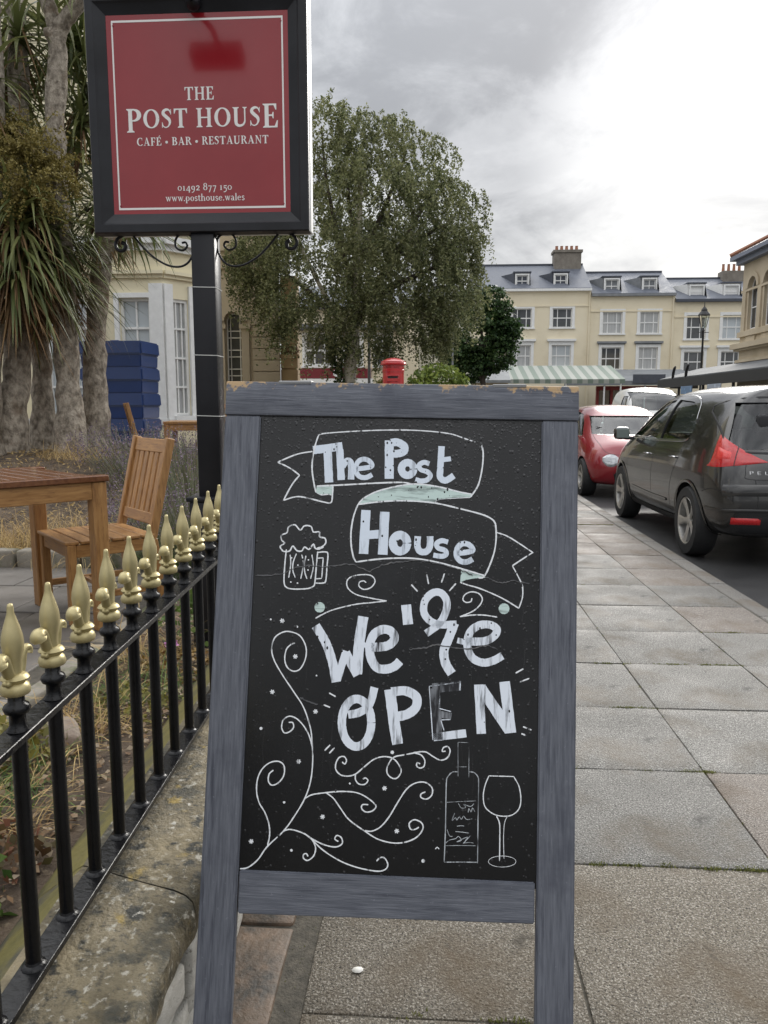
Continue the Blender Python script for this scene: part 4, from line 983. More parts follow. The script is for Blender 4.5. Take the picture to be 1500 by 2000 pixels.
def car(name, label, cat, loc, rz, paint, st, wheels, wr, sidewin, rearwin, frontwin, cav, group=None, rim='five', lights=None, detail=True, seatz=.62):
    root = thing(name, label, cat, loc, rz, group)
    # st: list of stations, each a list of 8 (x, y, z) from bottom centre to roof centre
    bm = bmesh.new(); n = 8; Rg = []; Lg = []
    for s in st:
        r_, l_ = [], []
        for j, (x, y, z) in enumerate(s):
            v = bm.verts.new((x, y, z)); r_.append(v)
            l_.append(v if x == 0 else bm.verts.new((-x, y, z)))
        Rg.append(r_); Lg.append(l_)
    for i in range(len(st) - 1):
        for j in range(n - 1):
            bm.faces.new((Rg[i][j], Rg[i + 1][j], Rg[i + 1][j + 1], Rg[i][j + 1]))
            bm.faces.new((Lg[i][j], Lg[i][j + 1], Lg[i + 1][j + 1], Lg[i + 1][j]))
    for i in (0, len(st) - 1):
        for j in range(n - 1):
            f = [Rg[i][j], Rg[i][j + 1], Lg[i][j + 1], Lg[i][j]]; f2 = []
            for v in f:
                if v not in f2: f2.append(v)
            bm.faces.new(f2)
    bmesh.ops.recalc_face_normals(bm, faces=bm.faces[:])
    me = bpy.data.meshes.new('tmp'); bm.to_mesh(me); bm.free()
    def sub(o): m = o.modifiers.new('s', 'SUBSURF'); m.levels = 3; m.render_levels = 3
    sm = solid_eval(me, [sub])
    bvh = BVHTree.FromPolygons([v.co.copy() for v in sm.vertices], [tuple(p.vertices) for p in sm.polygons])
    # cutters
    cut = MB()
    xm = max(p[0] for s in st for p in s)
    for y, z in wheels:
        for sgn in (-1, 1):
            cut.lathe([(wr * 1.13, -.17), (wr * 1.13, .20)], 40, T(sgn * (xm - .08), y, z) @ Matrix.Rotation(PI / 2, 4, 'Y'))
    c2 = MB()
    for poly in sidewin:
        for sgn in (-1, 1):
            Mx = Matrix(((0, 0, sgn, sgn * .40), (1, 0, 0, 0), (0, 1, 0, 0), (0, 0, 0, 1))); c2.prism(poly, .8, Mx)
    poly, ya, yb = rearwin; c2.prism(poly, yb - ya, Matrix(((1, 0, 0, 0), (0, 0, 1, ya), (0, 1, 0, 0), (0, 0, 0, 1))))
    poly, ya, yb = frontwin; c2.prism(poly, yb - ya, Matrix(((1, 0, 0, 0), (0, 0, 1, ya), (0, 1, 0, 0), (0, 0, 0, 1))))
    c3 = MB(); poly, wf = cav
    a = [c3.bm.verts.new((wf(z), y, z)) for y, z in poly]; b = [c3.bm.verts.new((-wf(z), y, z)) for y, z in poly]
    c3.bm.faces.new(a); c3.bm.faces.new(b[::-1])
    for i in range(len(poly)): c3.bm.faces.new((a[i], b[i], b[(i + 1) % len(poly)], a[(i + 1) % len(poly)]))
    cm = []
    for k, c in enumerate((cut, c3, c2)):
        m_ = c.mesh('cut'); m_.materials.append(M_dark if k != 2 else M_dark); o_ = bpy.data.objects.new('cut', m_); COL.objects.link(o_); cm.append(o_)
    sm.materials.clear(); sm.materials.append(paint); sm.materials.append(M_dark)
    def boo(o):
        for c in cm:
            m = o.modifiers.new('b', 'BOOLEAN'); m.operation = 'DIFFERENCE'; m.object = c; m.solver = 'EXACT'; m.use_self = True; m.material_mode = 'TRANSFER'
    shell = solid_eval(sm, [boo])
    for c in cm: bpy.data.objects.remove(c)
    shell.polygons.foreach_set('use_smooth', [True] * len(shell.polygons)); shell.set_sharp_from_angle(angle=R(32))
    body = bpy.data.objects.new('body', shell); link(body, root)
    # glass: the same surface a finger's width inside, one pane per opening
    nv = np.array([v.co[:] for v in sm.vertices]); nn = np.array([v.normal[:] for v in sm.vertices]); nv = nv - nn * .014
    panes = {}
    zlo = min(z for p in sidewin for _, z in p) - .05
    mid = st[len(st) // 2][7][1]
    for p in sm.polygons:
        c = p.center; nrm = p.normal
        if c.z < zlo or nrm.z > .965: continue
        if abs(nrm.x) > .55:
            key = None
            for i, poly in enumerate(sidewin):
                ys_ = [q[0] for q in poly]
                if min(ys_) - .05 < c.y < max(ys_) + .05: key = ('side_window', i, c.x > 0)
        elif nrm.y < -.25: key = ('rear_window', 0, 0)
        elif nrm.y > .12: key = ('windscreen', 0, 0)
        else: key = None
        if key: panes.setdefault(key, []).append(tuple(p.vertices))
    for key, fs in panes.items():
        ids = sorted(set(i for f in fs for i in f)); mp = {i: k for k, i in enumerate(ids)}
        m_ = bpy.data.meshes.new(key[0]); m_.from_pydata([nv[i] for i in ids], [], [tuple(mp[i] for i in f) for f in fs]); m_.materials.append(M_cglass)
        m_.polygons.foreach_set('use_smooth', [True] * len(m_.polygons)); link(bpy.data.objects.new(key[0], m_), root)
    # wheels
    for y, z in wheels:
        for sgn in (-1, 1):
            w = bpy.data.objects.new('wheel', None); link(w, root); w.location = (sgn * (xm - .125), y, z); w.rotation_euler = (0, sgn * PI / 2, random.uniform(0, 1))
            w.rotation_euler = (Matrix.Rotation(sgn * PI / 2, 3, 'Y') @ Matrix.Rotation(random.uniform(0, 1.2), 3, 'Z')).to_euler()
            r = wr; wd = .105
            MB().lathe([(r * .66, -wd), (r * .93, -wd), (r, -wd * .7), (r, wd * .7), (r * .95, wd), (r * .70, wd * 1.02), (r * .66, wd * .8)], 40, None, False).build('tyre', M_tyre, w, True, 35)
            rb = MB(); rb.lathe([(r * .69, wd * .9), (r * .67, wd * .98), (r * .63, wd * .9), (r * .61, wd * .3), (r * .6, -wd)], 40, None, False)
            for k in range(5):
                a = 2 * PI * k / 5; ca, sa = math.cos(a), math.sin(a)
                def q(rr_, t, z): return (rr_ * ca - t * sa, rr_ * sa + t * ca, z)
                w0, w1 = r * .11, r * .17
                P = [[q(r * .10, -w0, wd * .62), q(r * .36, -r * .085, wd * .68), q(r * .64, -w1, wd * .90)], [q(r * .10, -w0 * .4, wd * .72), q(r * .36, -r * .04, wd * .78), q(r * .64, -w1 * .7, wd * .94)], [q(r * .10, w0 * .4, wd * .72), q(r * .36, r * .04, wd * .78), q(r * .64, w1 * .7, wd * .94)], [q(r * .10, w0, wd * .62), q(r * .36, r * .085, wd * .68), q(r * .64, w1, wd * .90)]]
                rb.grid(P)
            rb.lathe([(0.0005, wd * .80), (r * .09, wd * .80), (r * .15, wd * .70), (r * .17, wd * .5)], 16, None, False)
            rb.build('rim', M_alloy, w, True, 40)
            MB().lathe([(0.0005, wd * .05), (r * .6, wd * .05)], 24, None, False).build('brake_disc', M_dark, w)
    # seats
    for y in (seatz + 1.0, seatz + .05):
        for sx_ in (-.36, .36):
            s_ = MB().box((sx_, y - .25, .92), (.46, .14, .62), Matrix.Rotation(-.2, 3, 'X'), .05, 2).box((sx_, y, .60), (.46, .5, .16), None, .05, 2).box((sx_, y - .33, 1.27), (.24, .09, .16), None, .03, 2)
            s_.build('seat', M_cabin, root, True)
    def cast(p, d): 
        h = bvh.ray_cast(Vector(p), Vector(d).normalized()); return (h[0], h[1]) if h[0] is not None else (None, None)
    def patch(nm, up, lo, d, m, off=.006, nu=14, nvv=6, parent=None):
        """skin between two curves of start points, cast on to the body along d"""
        U = crom(up, 5); Lo = crom(lo, 5)
        def samp(C, t): f = t * (len(C) - 1); i = min(int(f), len(C) - 2); return C[i] * (1 - (f - i)) + C[i + 1] * (f - i)
        P = []
        for i in range(nu + 1):
            row = []
            for j in range(nvv + 1):
                p = samp(U, i / nu) * (1 - j / nvv) + samp(Lo, i / nu) * (j / nvv); h, nrm = cast(p, d)
                e = 0.15 if (i in (0, nu) or j in (0, nvv)) else 1.0
                row.append(h + (-Vector(d).normalized() * .4 + nrm * .6) * off * e if h else None)
            P.append(row)
        if any(q is None for r_ in P for q in r_): print('patch miss', nm); return None
        return MB().grid(P).build(nm, m, parent or root, True, 60)
    def seam(nm, pts, d, m=M_dark, w=.006, off=.0016, parent=None, k=6):
        P = [];
        for p in crom(pts, k):
            h, nrm = cast(p, d)
            if h: P.append((h, nrm))
        if len(P) < 2: return None
        A, B = [], []
        for i, (h, nrm) in enumerate(P):
            t = (P[min(i + 1, len(P) - 1)][0] - P[max(i - 1, 0)][0]).normalized(); s_ = nrm.cross(t).normalized()
            A.append(h + s_ * w / 2 + nrm * off); B.append(h - s_ * w / 2 + nrm * off)
        mid_ = [(A[i] + B[i]) / 2 + P[i][1] * (off if w > .012 else 0) for i in range(len(P))]
        return MB().grid([A, mid_, B]).build(nm, m, parent or body, True, 60)
    return root, body, cast, patch, seam
def S(y, *pts): return [(x, y + dy, z) for x, dy, z in pts]
M_grey = mat('wet dark grey car paint', (0.032, 0.031, 0.030), .24, (.038, .037, .036), 2, 3, metal=.55, coat=1.0)
M_lampr2 = mat('bright red reflector', (.55, .02, .02), .2, (.75, .06, .05), 160, 2, .45, .55, coat=.5)
M_redp = mat('red car paint', (0.24, 0.009, 0.016), .3, metal=.1, coat=1.0)
M_silv = mat('silver car paint', (0.42, 0.44, 0.46), .3, metal=.5, coat=.8)
suv_st = [
 S(0, (0, .14, .30), (.60, .12, .29), (.70, .05, .34), (.74, .0, .62), (.70, .10, 1.02), (.54, .43, 1.50), (.3, .37, 1.60), (0, .35, 1.615)),
 S(0, (0, .14, .27), (.74, .14, .27), (.82, .14, .34), (.885, .13, .64), (.845, .25, 1.04), (.63, .56, 1.51), (.38, .52, 1.61), (0, .50, 1.625)),
 S(.85, (0, 0, .22), (.76, 0, .22), (.855, 0, .30), (.915, 0, .64), (.875, 0, 1.04), (.665, 0, 1.54), (.40, 0, 1.625), (0, 0, 1.637)),
 S(1.6, (0, 0, .20), (.76, 0, .20), (.85, 0, .28), (.912, 0, .63), (.88, 0, 1.01), (.675, 0, 1.555), (.40, 0, 1.63), (0, 0, 1.642)),
 S(2.4, (0, 0, .20), (.76, 0, .20), (.85, 0, .28), (.912, 0, .62), (.88, 0, .99), (.66, 0, 1.54), (.40, 0, 1.62), (0, 0, 1.632)),
 S(2.95, (0, 0, .20), (.76, 0, .20), (.85, 0, .28), (.912, 0, .62), (.878, 0, .985), (.66, .02, 1.38), (.42, .06, 1.44), (0, .08, 1.46)),
 S(3.45, (0, 0, .21), (.76, 0, .21), (.855, 0, .29), (.912, 0, .62), (.865, 0, .965), (.70, .06, 1.06), (.42, .14, 1.09), (0, .17, 1.10)),
 S(4.0, (0, 0, .22), (.72, 0, .22), (.82, 0, .30), (.865, 0, .60), (.80, 0, .86), (.62, 0, .94), (.35, 0, .975), (0, 0, .985)),
 S(4.36, (0, -.12, .24), (.58, -.13, .24), (.64, -.05, .30), (.66, 0, .58), (.60, -.09, .80), (.48, -.14, .87), (.3, -.12, .89), (0, -.11, .895))]
def wf_suv(z): return float(np.interp(z, [.5, 1.0, 1.5, 1.6], [.80, .80, .60, .5]))
suv = car('parked_car', 'dark grey sport utility car parked at the kerb, nearest to the camera', 'car', (3.34, 6.70, -.12), 0, M_grey, suv_st,
    [(.82, .335), (3.43, .335)], .335,
    [[(1.06, 1.11), (0.98, 1.22), (1.14, 1.40), (1.45, 1.475), (1.98, 1.50), (1.96, 1.08)], [(2.10, 1.075), (2.10, 1.50), (2.45, 1.475), (2.82, 1.33), (3.20, 1.075)]],
    ([(-.68, 1.05), (-.73, 1.12), (-.60, 1.46), (.60, 1.46), (.73, 1.12), (.68, 1.05)], -.3, .75), ([(-.68, 1.10), (-.56, 1.48), (.56, 1.48), (.68, 1.10)], 2.7, 4.2),
    ([(.42, .6), (.46, 1.0), (.74, 1.50), (2.4, 1.54), (2.65, 1.46), (3.36, 1.0), (3.3, .6)], wf_suv), 'cars parked along the kerb')
root, body, cast, patch, seam = suv
# tail lamp wrapping the corner: cast diagonally from rear left
dg_ = (1, 1.1, 0)
def q2(x, z, y=0): return (x - 1.0, -1.1 + y, z)
patch('tail_lamp', [(-1.700, -0.500, 0.900), (-1.683, -0.527, 0.915), (-1.669, -0.549, 0.965), (-1.659, -0.565, 1.060), (-1.652, -0.577, 1.165), (-1.638, -0.599, 1.172), (-1.602, -0.657, 1.135), (-1.560, -0.725, 1.090), (-1.518, -0.792, 1.045), (-1.470, -0.869, 0.995), (-1.420, -0.950, 0.950)], [(-1.700, -0.500, 0.895), (-1.683, -0.527, 0.892), (-1.669, -0.549, 0.892), (-1.659, -0.565, 0.892), (-1.652, -0.577, 0.892), (-1.638, -0.599, 0.893), (-1.602, -0.657, 0.898), (-1.560, -0.725, 0.908), (-1.518, -0.792, 0.918), (-1.470, -0.869, 0.930), (-1.420, -0.950, 0.943)], dg_, M_lampr, .008, 44, 8)
seam('lamp_seam', [(-1.543, -0.752, 1.080), (-1.543, -0.752, 1.000), (-1.543, -0.752, 0.910)], dg_, M_dark, .007, .010, root)
patch('lamp_reflector', [(-1.644, -0.590, 1.090), (-1.605, -0.653, 1.060), (-1.560, -0.725, 1.030)], [(-1.644, -0.590, 0.950), (-1.605, -0.653, 0.955), (-1.560, -0.725, 0.960)], dg_, M_lampr2, .0125, 10, 5)
for y_ in (.82, 3.43): seam('arch_lip', [(-2, y_ + .385 * math.cos(R(a_)), .335 + .385 * math.sin(R(a_))) for a_ in range(-10, 191, 20)], (1, 0, 0), M_grey, .03, .008, root)
seam('window_rubber', [(-.71, -1, 1.03), (-.755, -1, 1.12), (-.62, -1, 1.475), (0, -1, 1.49)], (0, 1, 0), M_dark, .02, .003, root)
seam('window_rubber', [(-.71, -1, 1.03), (-.3, -1, 1.02), (.3, -1, 1.02)], (0, 1, 0), M_dark, .02, .003, root)
seam('roof_seam', [(-.52, .75, 3), (-.55, 1.2, 3), (-.56, 1.9, 3), (-.55, 2.5, 3)], (0, 0, -1), M_dark, .012, .002, root)
# fog reflector and lower bumper insert
patch('rear_reflector', [(-.74, -1, .465), (-.50, -1, .465)], [(-.74, -1, .405), (-.50, -1, .405)], (0, 1, 0), M_lampr, .010, 8, 4)
patch('bumper_insert', [(-.70, -1, .475), (-.35, -1, .485), (.35, -1, .485), (.70, -1, .475)], [(-.68, -1, .31), (-.3, -1, .30), (.3, -1, .30), (.68, -1, .31)], (0, 1, 0), M_dark, .003, 20, 6)
seam('bumper_line', [(-.86, -1, .52), (-.6, -1, .53), (0, -1, .53), (.6, -1, .53)], (0, 1, 0), M_grey, .03, .006)
seam('bumper_step', [(-.80, -1, .70), (-.6, -1, .705), (0, -1, .71), (.6, -1, .705)], (0, 1, 0), M_grey, .10, .016)
seam('tailgate_seam', [(-.62, -1, .95), (-.635, -1, .85), (-.60, -1, .80), (-.2, -1, .795), (.2, -1, .795), (.60, -1, .80)], (0, 1, 0))
seam('bumper_seam', [(-.56, -1, .795), (-.54, -1, .65), (-.54, -1, .53)], (0, 1, 0))
seam('bumper_seam', [(-2, .12, .69), (-2, .3, .70), (-2, .46, .66)], (1, 0, 0))
# side: doors, handles, chrome line
seam('door_seam', [(-2, 2.04, 1.06), (-2, 2.05, .8), (-2, 2.06, .5), (-2, 2.06, .32)], (1, 0, 0)); seam('door_seam', [(-2, 3.16, 1.03), (-2, 3.14, .8), (-2, 3.05, .5), (-2, 2.98, .34), (-2, 2.6, .31), (-2, 1.4, .31)], (1, 0, 0))
seam('door_seam', [(-2, 1.06, 1.13), (-2, 1.16, .95), (-2, 1.30, .75), (-2, 1.38, .55), (-2, 1.40, .31)], (1, 0, 0))
seam('window_trim', [(-2, 1.04, 1.12), (-2, 1.2, 1.085), (-2, 2.0, 1.062), (-2, 3.2, 1.045)], (1, 0, 0), M_chrome, .020, .004)
seam('roof_trim', [(-2, 1.05, 1.30), (-2, 1.2, 1.455), (-2, 1.5, 1.525), (-2, 2.0, 1.545), (-2, 2.5, 1.52), (-2, 2.85, 1.40)], (1, 0, 0), M_chrome, .018, .004)
seam('sill_strip', [(-2, 1.25, .30), (-2, 2.1, .285), (-2, 3.0, .29)], (1, 0, 0), M_dark, .07, .006)
seam('door_moulding', [(-2, 1.5, .46), (-2, 2.1, .455), (-2, 2.9, .47)], (1, 0, 0), M_grey, .03, .006)
for y, z in ((1.32, .92), (2.28, .90)):
    h, nrm = cast((-2, y, z), (1, 0, 0)); MB().bar(h + Vector((-.016, -.09, 0)), h + Vector((-.016, .09, .002)), .02, .026, (1, 0, 0), .008).build('door_handle', M_chrome, root, True)
# mirrors
for sgn in (-1, 1):
    MB().box((sgn * 1.00, 3.02, 1.10), (.19, .11, .15), Matrix.Rotation(sgn * .12, 3, 'Z'), .045, 3).box((sgn * .90, 3.04, 1.04), (.12, .05, .04), None, .01).build('wing_mirror', M_grey, root, True)
    MB().box((sgn * 1.00, 2.966, 1.10), (.15, .006, .11), Matrix.Rotation(sgn * .12, 3, 'Z'), .002).build('mirror_glass', mat('mirror', (.35, .4, .38), .03, metal=1), root)
# badge lettering on the tailgate
b = MB(); x = -.60
SANS = {'P': ["0,0 0,1", "0,1 .5,1 .5,.5 0,.5"], 'E': ["0,0 0,1", "0,1 .55,1", "0,.5 .5,.5", "0,0 .55,0"], 'U': ["0,1 0,.1 .1,0 .5,0 .6,.1 .6,1"], 'G': ["0.6,1 0,1 0,0 .6,0 .6,.5 .35,.5"], 'O': ["0,0 .6,0 .6,1 0,1 0,0"], 'T': ["0,1 .6,1", ".3,1 .3,0"]}
for c in 'PEUGEOT':
    for ln_ in SANS[c]:
        pts = [tuple(map(float, q.split(','))) for q in ln_.split()]
        for a, d_ in zip(pts[:-1], pts[1:]):
            H = [cast((x + q[0] * .045, -1, .842 + q[1] * .026), (0, 1, 0))[0] for q in (a, d_)]
            b.bar(H[0] + Vector((0, -.002, 0)), H[1] + Vector((0, -.002, 0)), .006, .005, (0, 1, 0))
    x += .062
b.build('badge_lettering', M_badge, root)['kind'] = 'stuff'
patch('number_plate', [(-.26, -1, .60), (.26, -1, .60)], [(-.26, -1, .50), (.26, -1, .50)], (0, 1, 0), mat('yellow plate', (.6, .45, .04), .4), .012, 6, 2)
MB().tube([(-.60, .36, 1.03), (-.30, .25, 1.05), (.05, .2, 1.06)], .008, 6).build('rear_wiper', M_dark, root, True)

# red hatchback facing the camera
def scaled(st, L, Wd, H, hood=1.0):
    out = []
    for s in st: out.append([(x * Wd / .915, y * L / 4.36, z if z < .3 else .3 + (z - .3) * (H - .3) / 1.342) for x, y, z in s])
    return out
hat = [
 S(0, (0, .12, .28), (.56, .11, .28), (.66, .05, .33), (.70, .0, .58), (.66, .06, .92), (.52, .34, 1.30), (.3, .30, 1.40), (0, .28, 1.41)),
 S(0, (0, .14, .25), (.68, .14, .25), (.76, .13, .32), (.82, .12, .60), (.785, .19, .94), (.58, .46, 1.33), (.36, .43, 1.42), (0, .41, 1.435)),
 S(.75, (0, 0, .2), (.7, 0, .2), (.78, 0, .28), (.84, 0, .6), (.80, 0, .93), (.60, 0, 1.37), (.37, 0, 1.445), (0, 0, 1.456)),
 S(1.5, (0, 0, .18), (.7, 0, .18), (.78, 0, .26), (.84, 0, .6), (.81, 0, .92), (.61, 0, 1.39), (.37, 0, 1.46), (0, 0, 1.468)),
 S(2.15, (0, 0, .18), (.7, 0, .18), (.78, 0, .26), (.84, 0, .6), (.81, 0, .91), (.60, 0, 1.36), (.37, 0, 1.43), (0, 0, 1.44)),
 S(2.55, (0, 0, .18), (.7, 0, .18), (.78, 0, .26), (.84, 0, .6), (.805, 0, .905), (.61, .04, 1.20), (.38, .09, 1.26), (0, .11, 1.27)),
 S(3.0, (0, 0, .19), (.7, 0, .19), (.785, 0, .27), (.84, 0, .59), (.79, 0, .88), (.66, .05, .96), (.38, .12, .99), (0, .15, 1.0)),
 S(3.5, (0, 0, .2), (.66, 0, .2), (.75, 0, .28), (.80, 0, .56), (.735, 0, .78), (.57, 0, .86), (.33, 0, .90), (0, 0, .91)),
 S(3.83, (0, -.12, .22), (.52, -.13, .22), (.58, -.05, .28), (.60, 0, .5), (.56, -.10, .69), (.45, -.16, .76), (.28, -.13, .79), (0, -.12, .80))]
def wf_h(z): return float(np.interp(z, [.5, .95, 1.33, 1.42], [.73, .73, .54, .46]))
def hatch(name, label, loc, rz, paint):
    r_ = car(name, label, 'car', loc, rz, paint, hat, [(.68, .30), (3.13, .30)], .30,
        [[(.82, .98), (.78, 1.05), (.95, 1.26), (1.25, 1.33), (1.50, 1.335), (1.50, .965)], [(1.62, .96), (1.62, 1.335), (2.05, 1.30), (2.40, 1.17), (2.78, .95)]],
        ([(-.58, .95), (-.48, 1.28), (.48, 1.28), (.58, .95)], -.3, .6), ([(-.63, .985), (-.55, 1.275), (.55, 1.275), (.63, .985)], 2.0, 3.7),
        ([(.36, .55), (.42, .95), (.60, 1.30), (1.9, 1.36), (2.15, 1.28), (2.85, .92), (2.8, .55)], wf_h), 'cars parked along the kerb', seatz=.5)
    root, body, cast, patch, seam = r_
    for sgn in (-1, 1):
        patch('headlamp', [(sgn * .70, 4.6, .69), (sgn * .62, 4.6, .735), (sgn * .52, 4.6, .73), (sgn * .44, 4.6, .67)], [(sgn * .70, 4.6, .63), (sgn * .63, 4.6, .56), (sgn * .53, 4.6, .555), (sgn * .44, 4.6, .62)], (-sgn * .12, -1, -.05), M_lampw, .012, 12, 8)
        MB().box((sgn * .90, 2.62, .98), (.16, .10, .13), None, .04, 3).box((sgn * .82, 2.64, .93), (.1, .04, .03), None, .008).build('wing_mirror', paint, root, True)
        for y, z in ((1.15, .82), (1.78, .81)):
            h, nrm = cast((sgn * 2, y, z), (-sgn, 0, 0)); MB().bar(h + Vector((sgn * .012, -.08, 0)), h + Vector((sgn * .012, .08, 0)), .02, .024, (1, 0, 0), .006).build('door_handle', paint, root, True)
        seam('door_seam', [(sgn * 2, 2.72, .93), (sgn * 2, 2.70, .6), (sgn * 2, 2.62, .32), (sgn * 2, 1.6, .29)], (-sgn, 0, 0)); seam('door_seam', [(sgn * 2, 1.56, .95), (sgn * 2, 1.57, .5), (sgn * 2, 1.57, .3)], (-sgn, 0, 0))
    seam('bonnet_seam', [(-.62, 2.98, 3), (-.60, 3.4, 3), (-.50, 3.66, 3), (0, 3.72, 3), (.50, 3.66, 3), (.60, 3.4, 3), (.62, 2.98, 3)], (0, 0, -1))
    patch('lower_grille', [(-.44, 4.6, .42), (0, 4.6, .43), (.44, 4.6, .42)], [(-.40, 4.6, .29), (0, 4.6, .285), (.40, 4.6, .29)], (0, -1, 0), M_dark, .004, 12, 4)
    patch('grille', [(-.36, 4.6, .66), (0, 4.6, .665), (.36, 4.6, .66)], [(-.34, 4.6, .60), (0, 4.6, .60), (.34, 4.6, .60)], (0, -1, 0), M_dark, .004, 12, 4)
    for x in (-.3, .12): MB().tube([(x, 3.04, 1.01), (x + .25, 2.9, 1.07), (x + .42, 2.84, 1.10)], .007, 5).build('wiper', M_dark, root)
    patch('number_plate', [(-.26, 4.6, .55), (.26, 4.6, .55)], [(-.26, 4.6, .45), (.26, 4.6, .45)], (0, -1, 0), mat('white plate', (.7, .7, .7), .4), .012, 6, 2)
    return root
hatch('parked_car', 'red hatchback parked facing the camera beyond the dark grey car', (3.22, 15.75, -.12), PI, M_redp)
hatch('parked_car', 'silver car of which only the roof shows beyond the red hatchback', (3.35, 22.2, -.12), PI, M_silv)
# white van further off
M_van = mat('off white van paint', (0.55, 0.55, 0.53), .35, coat=.6)
vn = thing('parked_van', 'off white van parked across the road beyond the dark grey car', 'van', (7.25, 24.0, -.12), R(4))
van_st = [
 S(0, (0, .06, .34), (.70, .06, .34), (.78, .02, .40), (.80, .0, .75), (.78, .02, 1.15), (.68, .08, 1.86), (.4, .06, 1.96), (0, .06, 1.98)),
 S(.06, (0, .05, .3), (.82, .05, .3), (.91, .05, .38), (.95, .05, .75), (.93, .07, 1.15), (.80, .12, 1.90), (.5, .12, 2.0), (0, .12, 2.02)),
 S(1.2, (0, 0, .3), (.82, 0, .3), (.92, 0, .38), (.955, 0, .75), (.94, 0, 1.15), (.82, 0, 1.92), (.5, 0, 2.03), (0, 0, 2.05)),
 S(3.4, (0, 0, .3), (.82, 0, .3), (.92, 0, .38), (.955, 0, .75), (.94, 0, 1.15), (.82, 0, 1.90), (.5, 0, 2.01), (0, 0, 2.03)),
 S(4.0, (0, 0, .3), (.82, 0, .3), (.92, 0, .38), (.95, 0, .72), (.92, 0, 1.08), (.72, .05, 1.25), (.45, .1, 1.30), (0, .12, 1.32)),
 S(4.7, (0, -.05, .3), (.66, -.05, .3), (.72, 0, .4), (.76, 0, .68), (.70, -.05, .92), (.55, -.1, 1.0), (.3, -.08, 1.03), (0, -.06, 1.04))]
bpy.data.objects.remove(vn)
van = car('parked_van', 'off white van parked across the road beyond the dark grey car', 'van', (6.95, 27.0, -.12), PI - R(6), M_van, van_st, [(.95, .33), (3.95, .33)], .33,
    [[(2.75, 1.2), (2.75, 1.75), (3.25, 1.75), (3.75, 1.25), (3.75, 1.2)]], ([(-.66, 1.2), (-.60, 1.75), (.60, 1.75), (.66, 1.2)], -.3, .4), ([(-.70, 1.32), (-.66, 1.84), (.66, 1.84), (.70, 1.32)], 3.3, 4.6),
    ([(.2, .6), (.25, 1.85), (3.3, 1.88), (3.9, 1.2), (3.9, .6)], lambda z: float(np.interp(z, [.5, 1.2, 1.85, 1.95], [.84, .82, .72, .6]))), seatz=2.0)
van[3]('headlamp', [(-.74, 5.2, .86), (-.5, 5.2, .86)], [(-.74, 5.2, .70), (-.5, 5.2, .70)], (0, -1, 0), M_lampw, .01, 6, 4)
van[3]('headlamp', [(.5, 5.2, .86), (.74, 5.2, .86)], [(.5, 5.2, .70), (.74, 5.2, .70)], (0, -1, 0), M_lampw, .01, 6, 4)
# ------------------------------------------------------------------ teak garden furniture
def teak(name, st): 
    m = mat(name, (0.25, 0.118, 0.036), 0.40, (0.41, 0.22, 0.078), 7, 7, .33, .68, bump=.35, bscale=40, bdist=.0015, stretch=st, rnd=.10, col3=(.16, .07, .022), n3=12, lo3=.54, hi3=.7, rough2=.52, coat=.12)
    return m
M_tkx, M_tky, M_tkz = teak('teak along x', (1, 8, 8)), teak('teak along y', (8, 1, 8)), teak('teak along z', (8, 8, 1))
M_tkd = mat('dark wet teak', (0.105, 0.038, 0.014), 0.26, (0.17, 0.068, 0.026), 7, 7, .35, .65, bump=.3, bscale=40, bdist=.0015, stretch=(8, 1, 8), rnd=.12, coat=.3)
def make_chair(label, group, loc, rz):
    t = thing('garden_chair', label, 'chair', loc, rz, group)
    w, d, h = .46, .44, .43
    for s in (-1, 1):
        MB().bb(s * w / 2 - .022, s * w / 2 + .022, -d / 2 - .01, -d / 2 + .035, 0, h - .018, .004).build('leg', M_tkz, t)
        b = MB(); b.bar((s * w / 2, d / 2 + .05, 0), (s * w / 2, d / 2 - .005, .40), .042, .045, (0, 1, 0), .004); b.build('leg', M_tkz, t)
        b = MB(); b.bar((s * (w / 2 - .001), d / 2 - .008, .40), (s * (w / 2 - .001), d / 2 + .115, .93), .040, .045, (0, 1, 0), .005); b.build('back_post', M_tkz, t)
        MB().bb(s * w / 2 - .012, s * w / 2 + .012, -d / 2 + .035, d / 2 - .02, h - .085, h - .022, .003).build('side_rail', M_tky, t)
        MB().bb(s * w / 2 - .010, s * w / 2 + .010, -d / 2 + .03, d / 2 + .01, .12, .155, .003).build('stretcher', M_tky, t)
    MB().bb(-w / 2 + .02, w / 2 - .02, -d / 2, -d / 2 + .024, h - .085, h - .022, .003).build('front_rail', M_tkx, t)
    MB().bb(-w / 2 + .01, w / 2 - .01, -.012, .012, .125, .15, .003).build('stretcher', M_tkx, t)
    n = 6; sw = (d + .03) / n
    for k in range(n): MB().bb(-w / 2 - .022, w / 2 + .022, -d / 2 - .02 + sw * k, -d / 2 - .02 + sw * (k + 1) - .008, h - .018, h, .004).build('seat_slat', M_tkx, t)
    def bk(z): return d / 2 - .008 + (.123) * (z - .40) / .53
    for z, hh in ((.885, .075), (.50, .06)): MB().box((0, bk(z), z), (w - .045, .022, hh), Matrix.Rotation(-math.atan(.123 / .53), 3, 'X'), .004).build('back_rail', M_tkx, t)
    for k in range(6):
        x = -w / 2 + .055 + (w - .11) * k / 5
        b = MB(); b.bar((x, bk(.525), .525), (x, bk(.855), .855), .050, .014, (0, 1, 0), .003); b.build('back_slat', M_tkz, t)
    return t
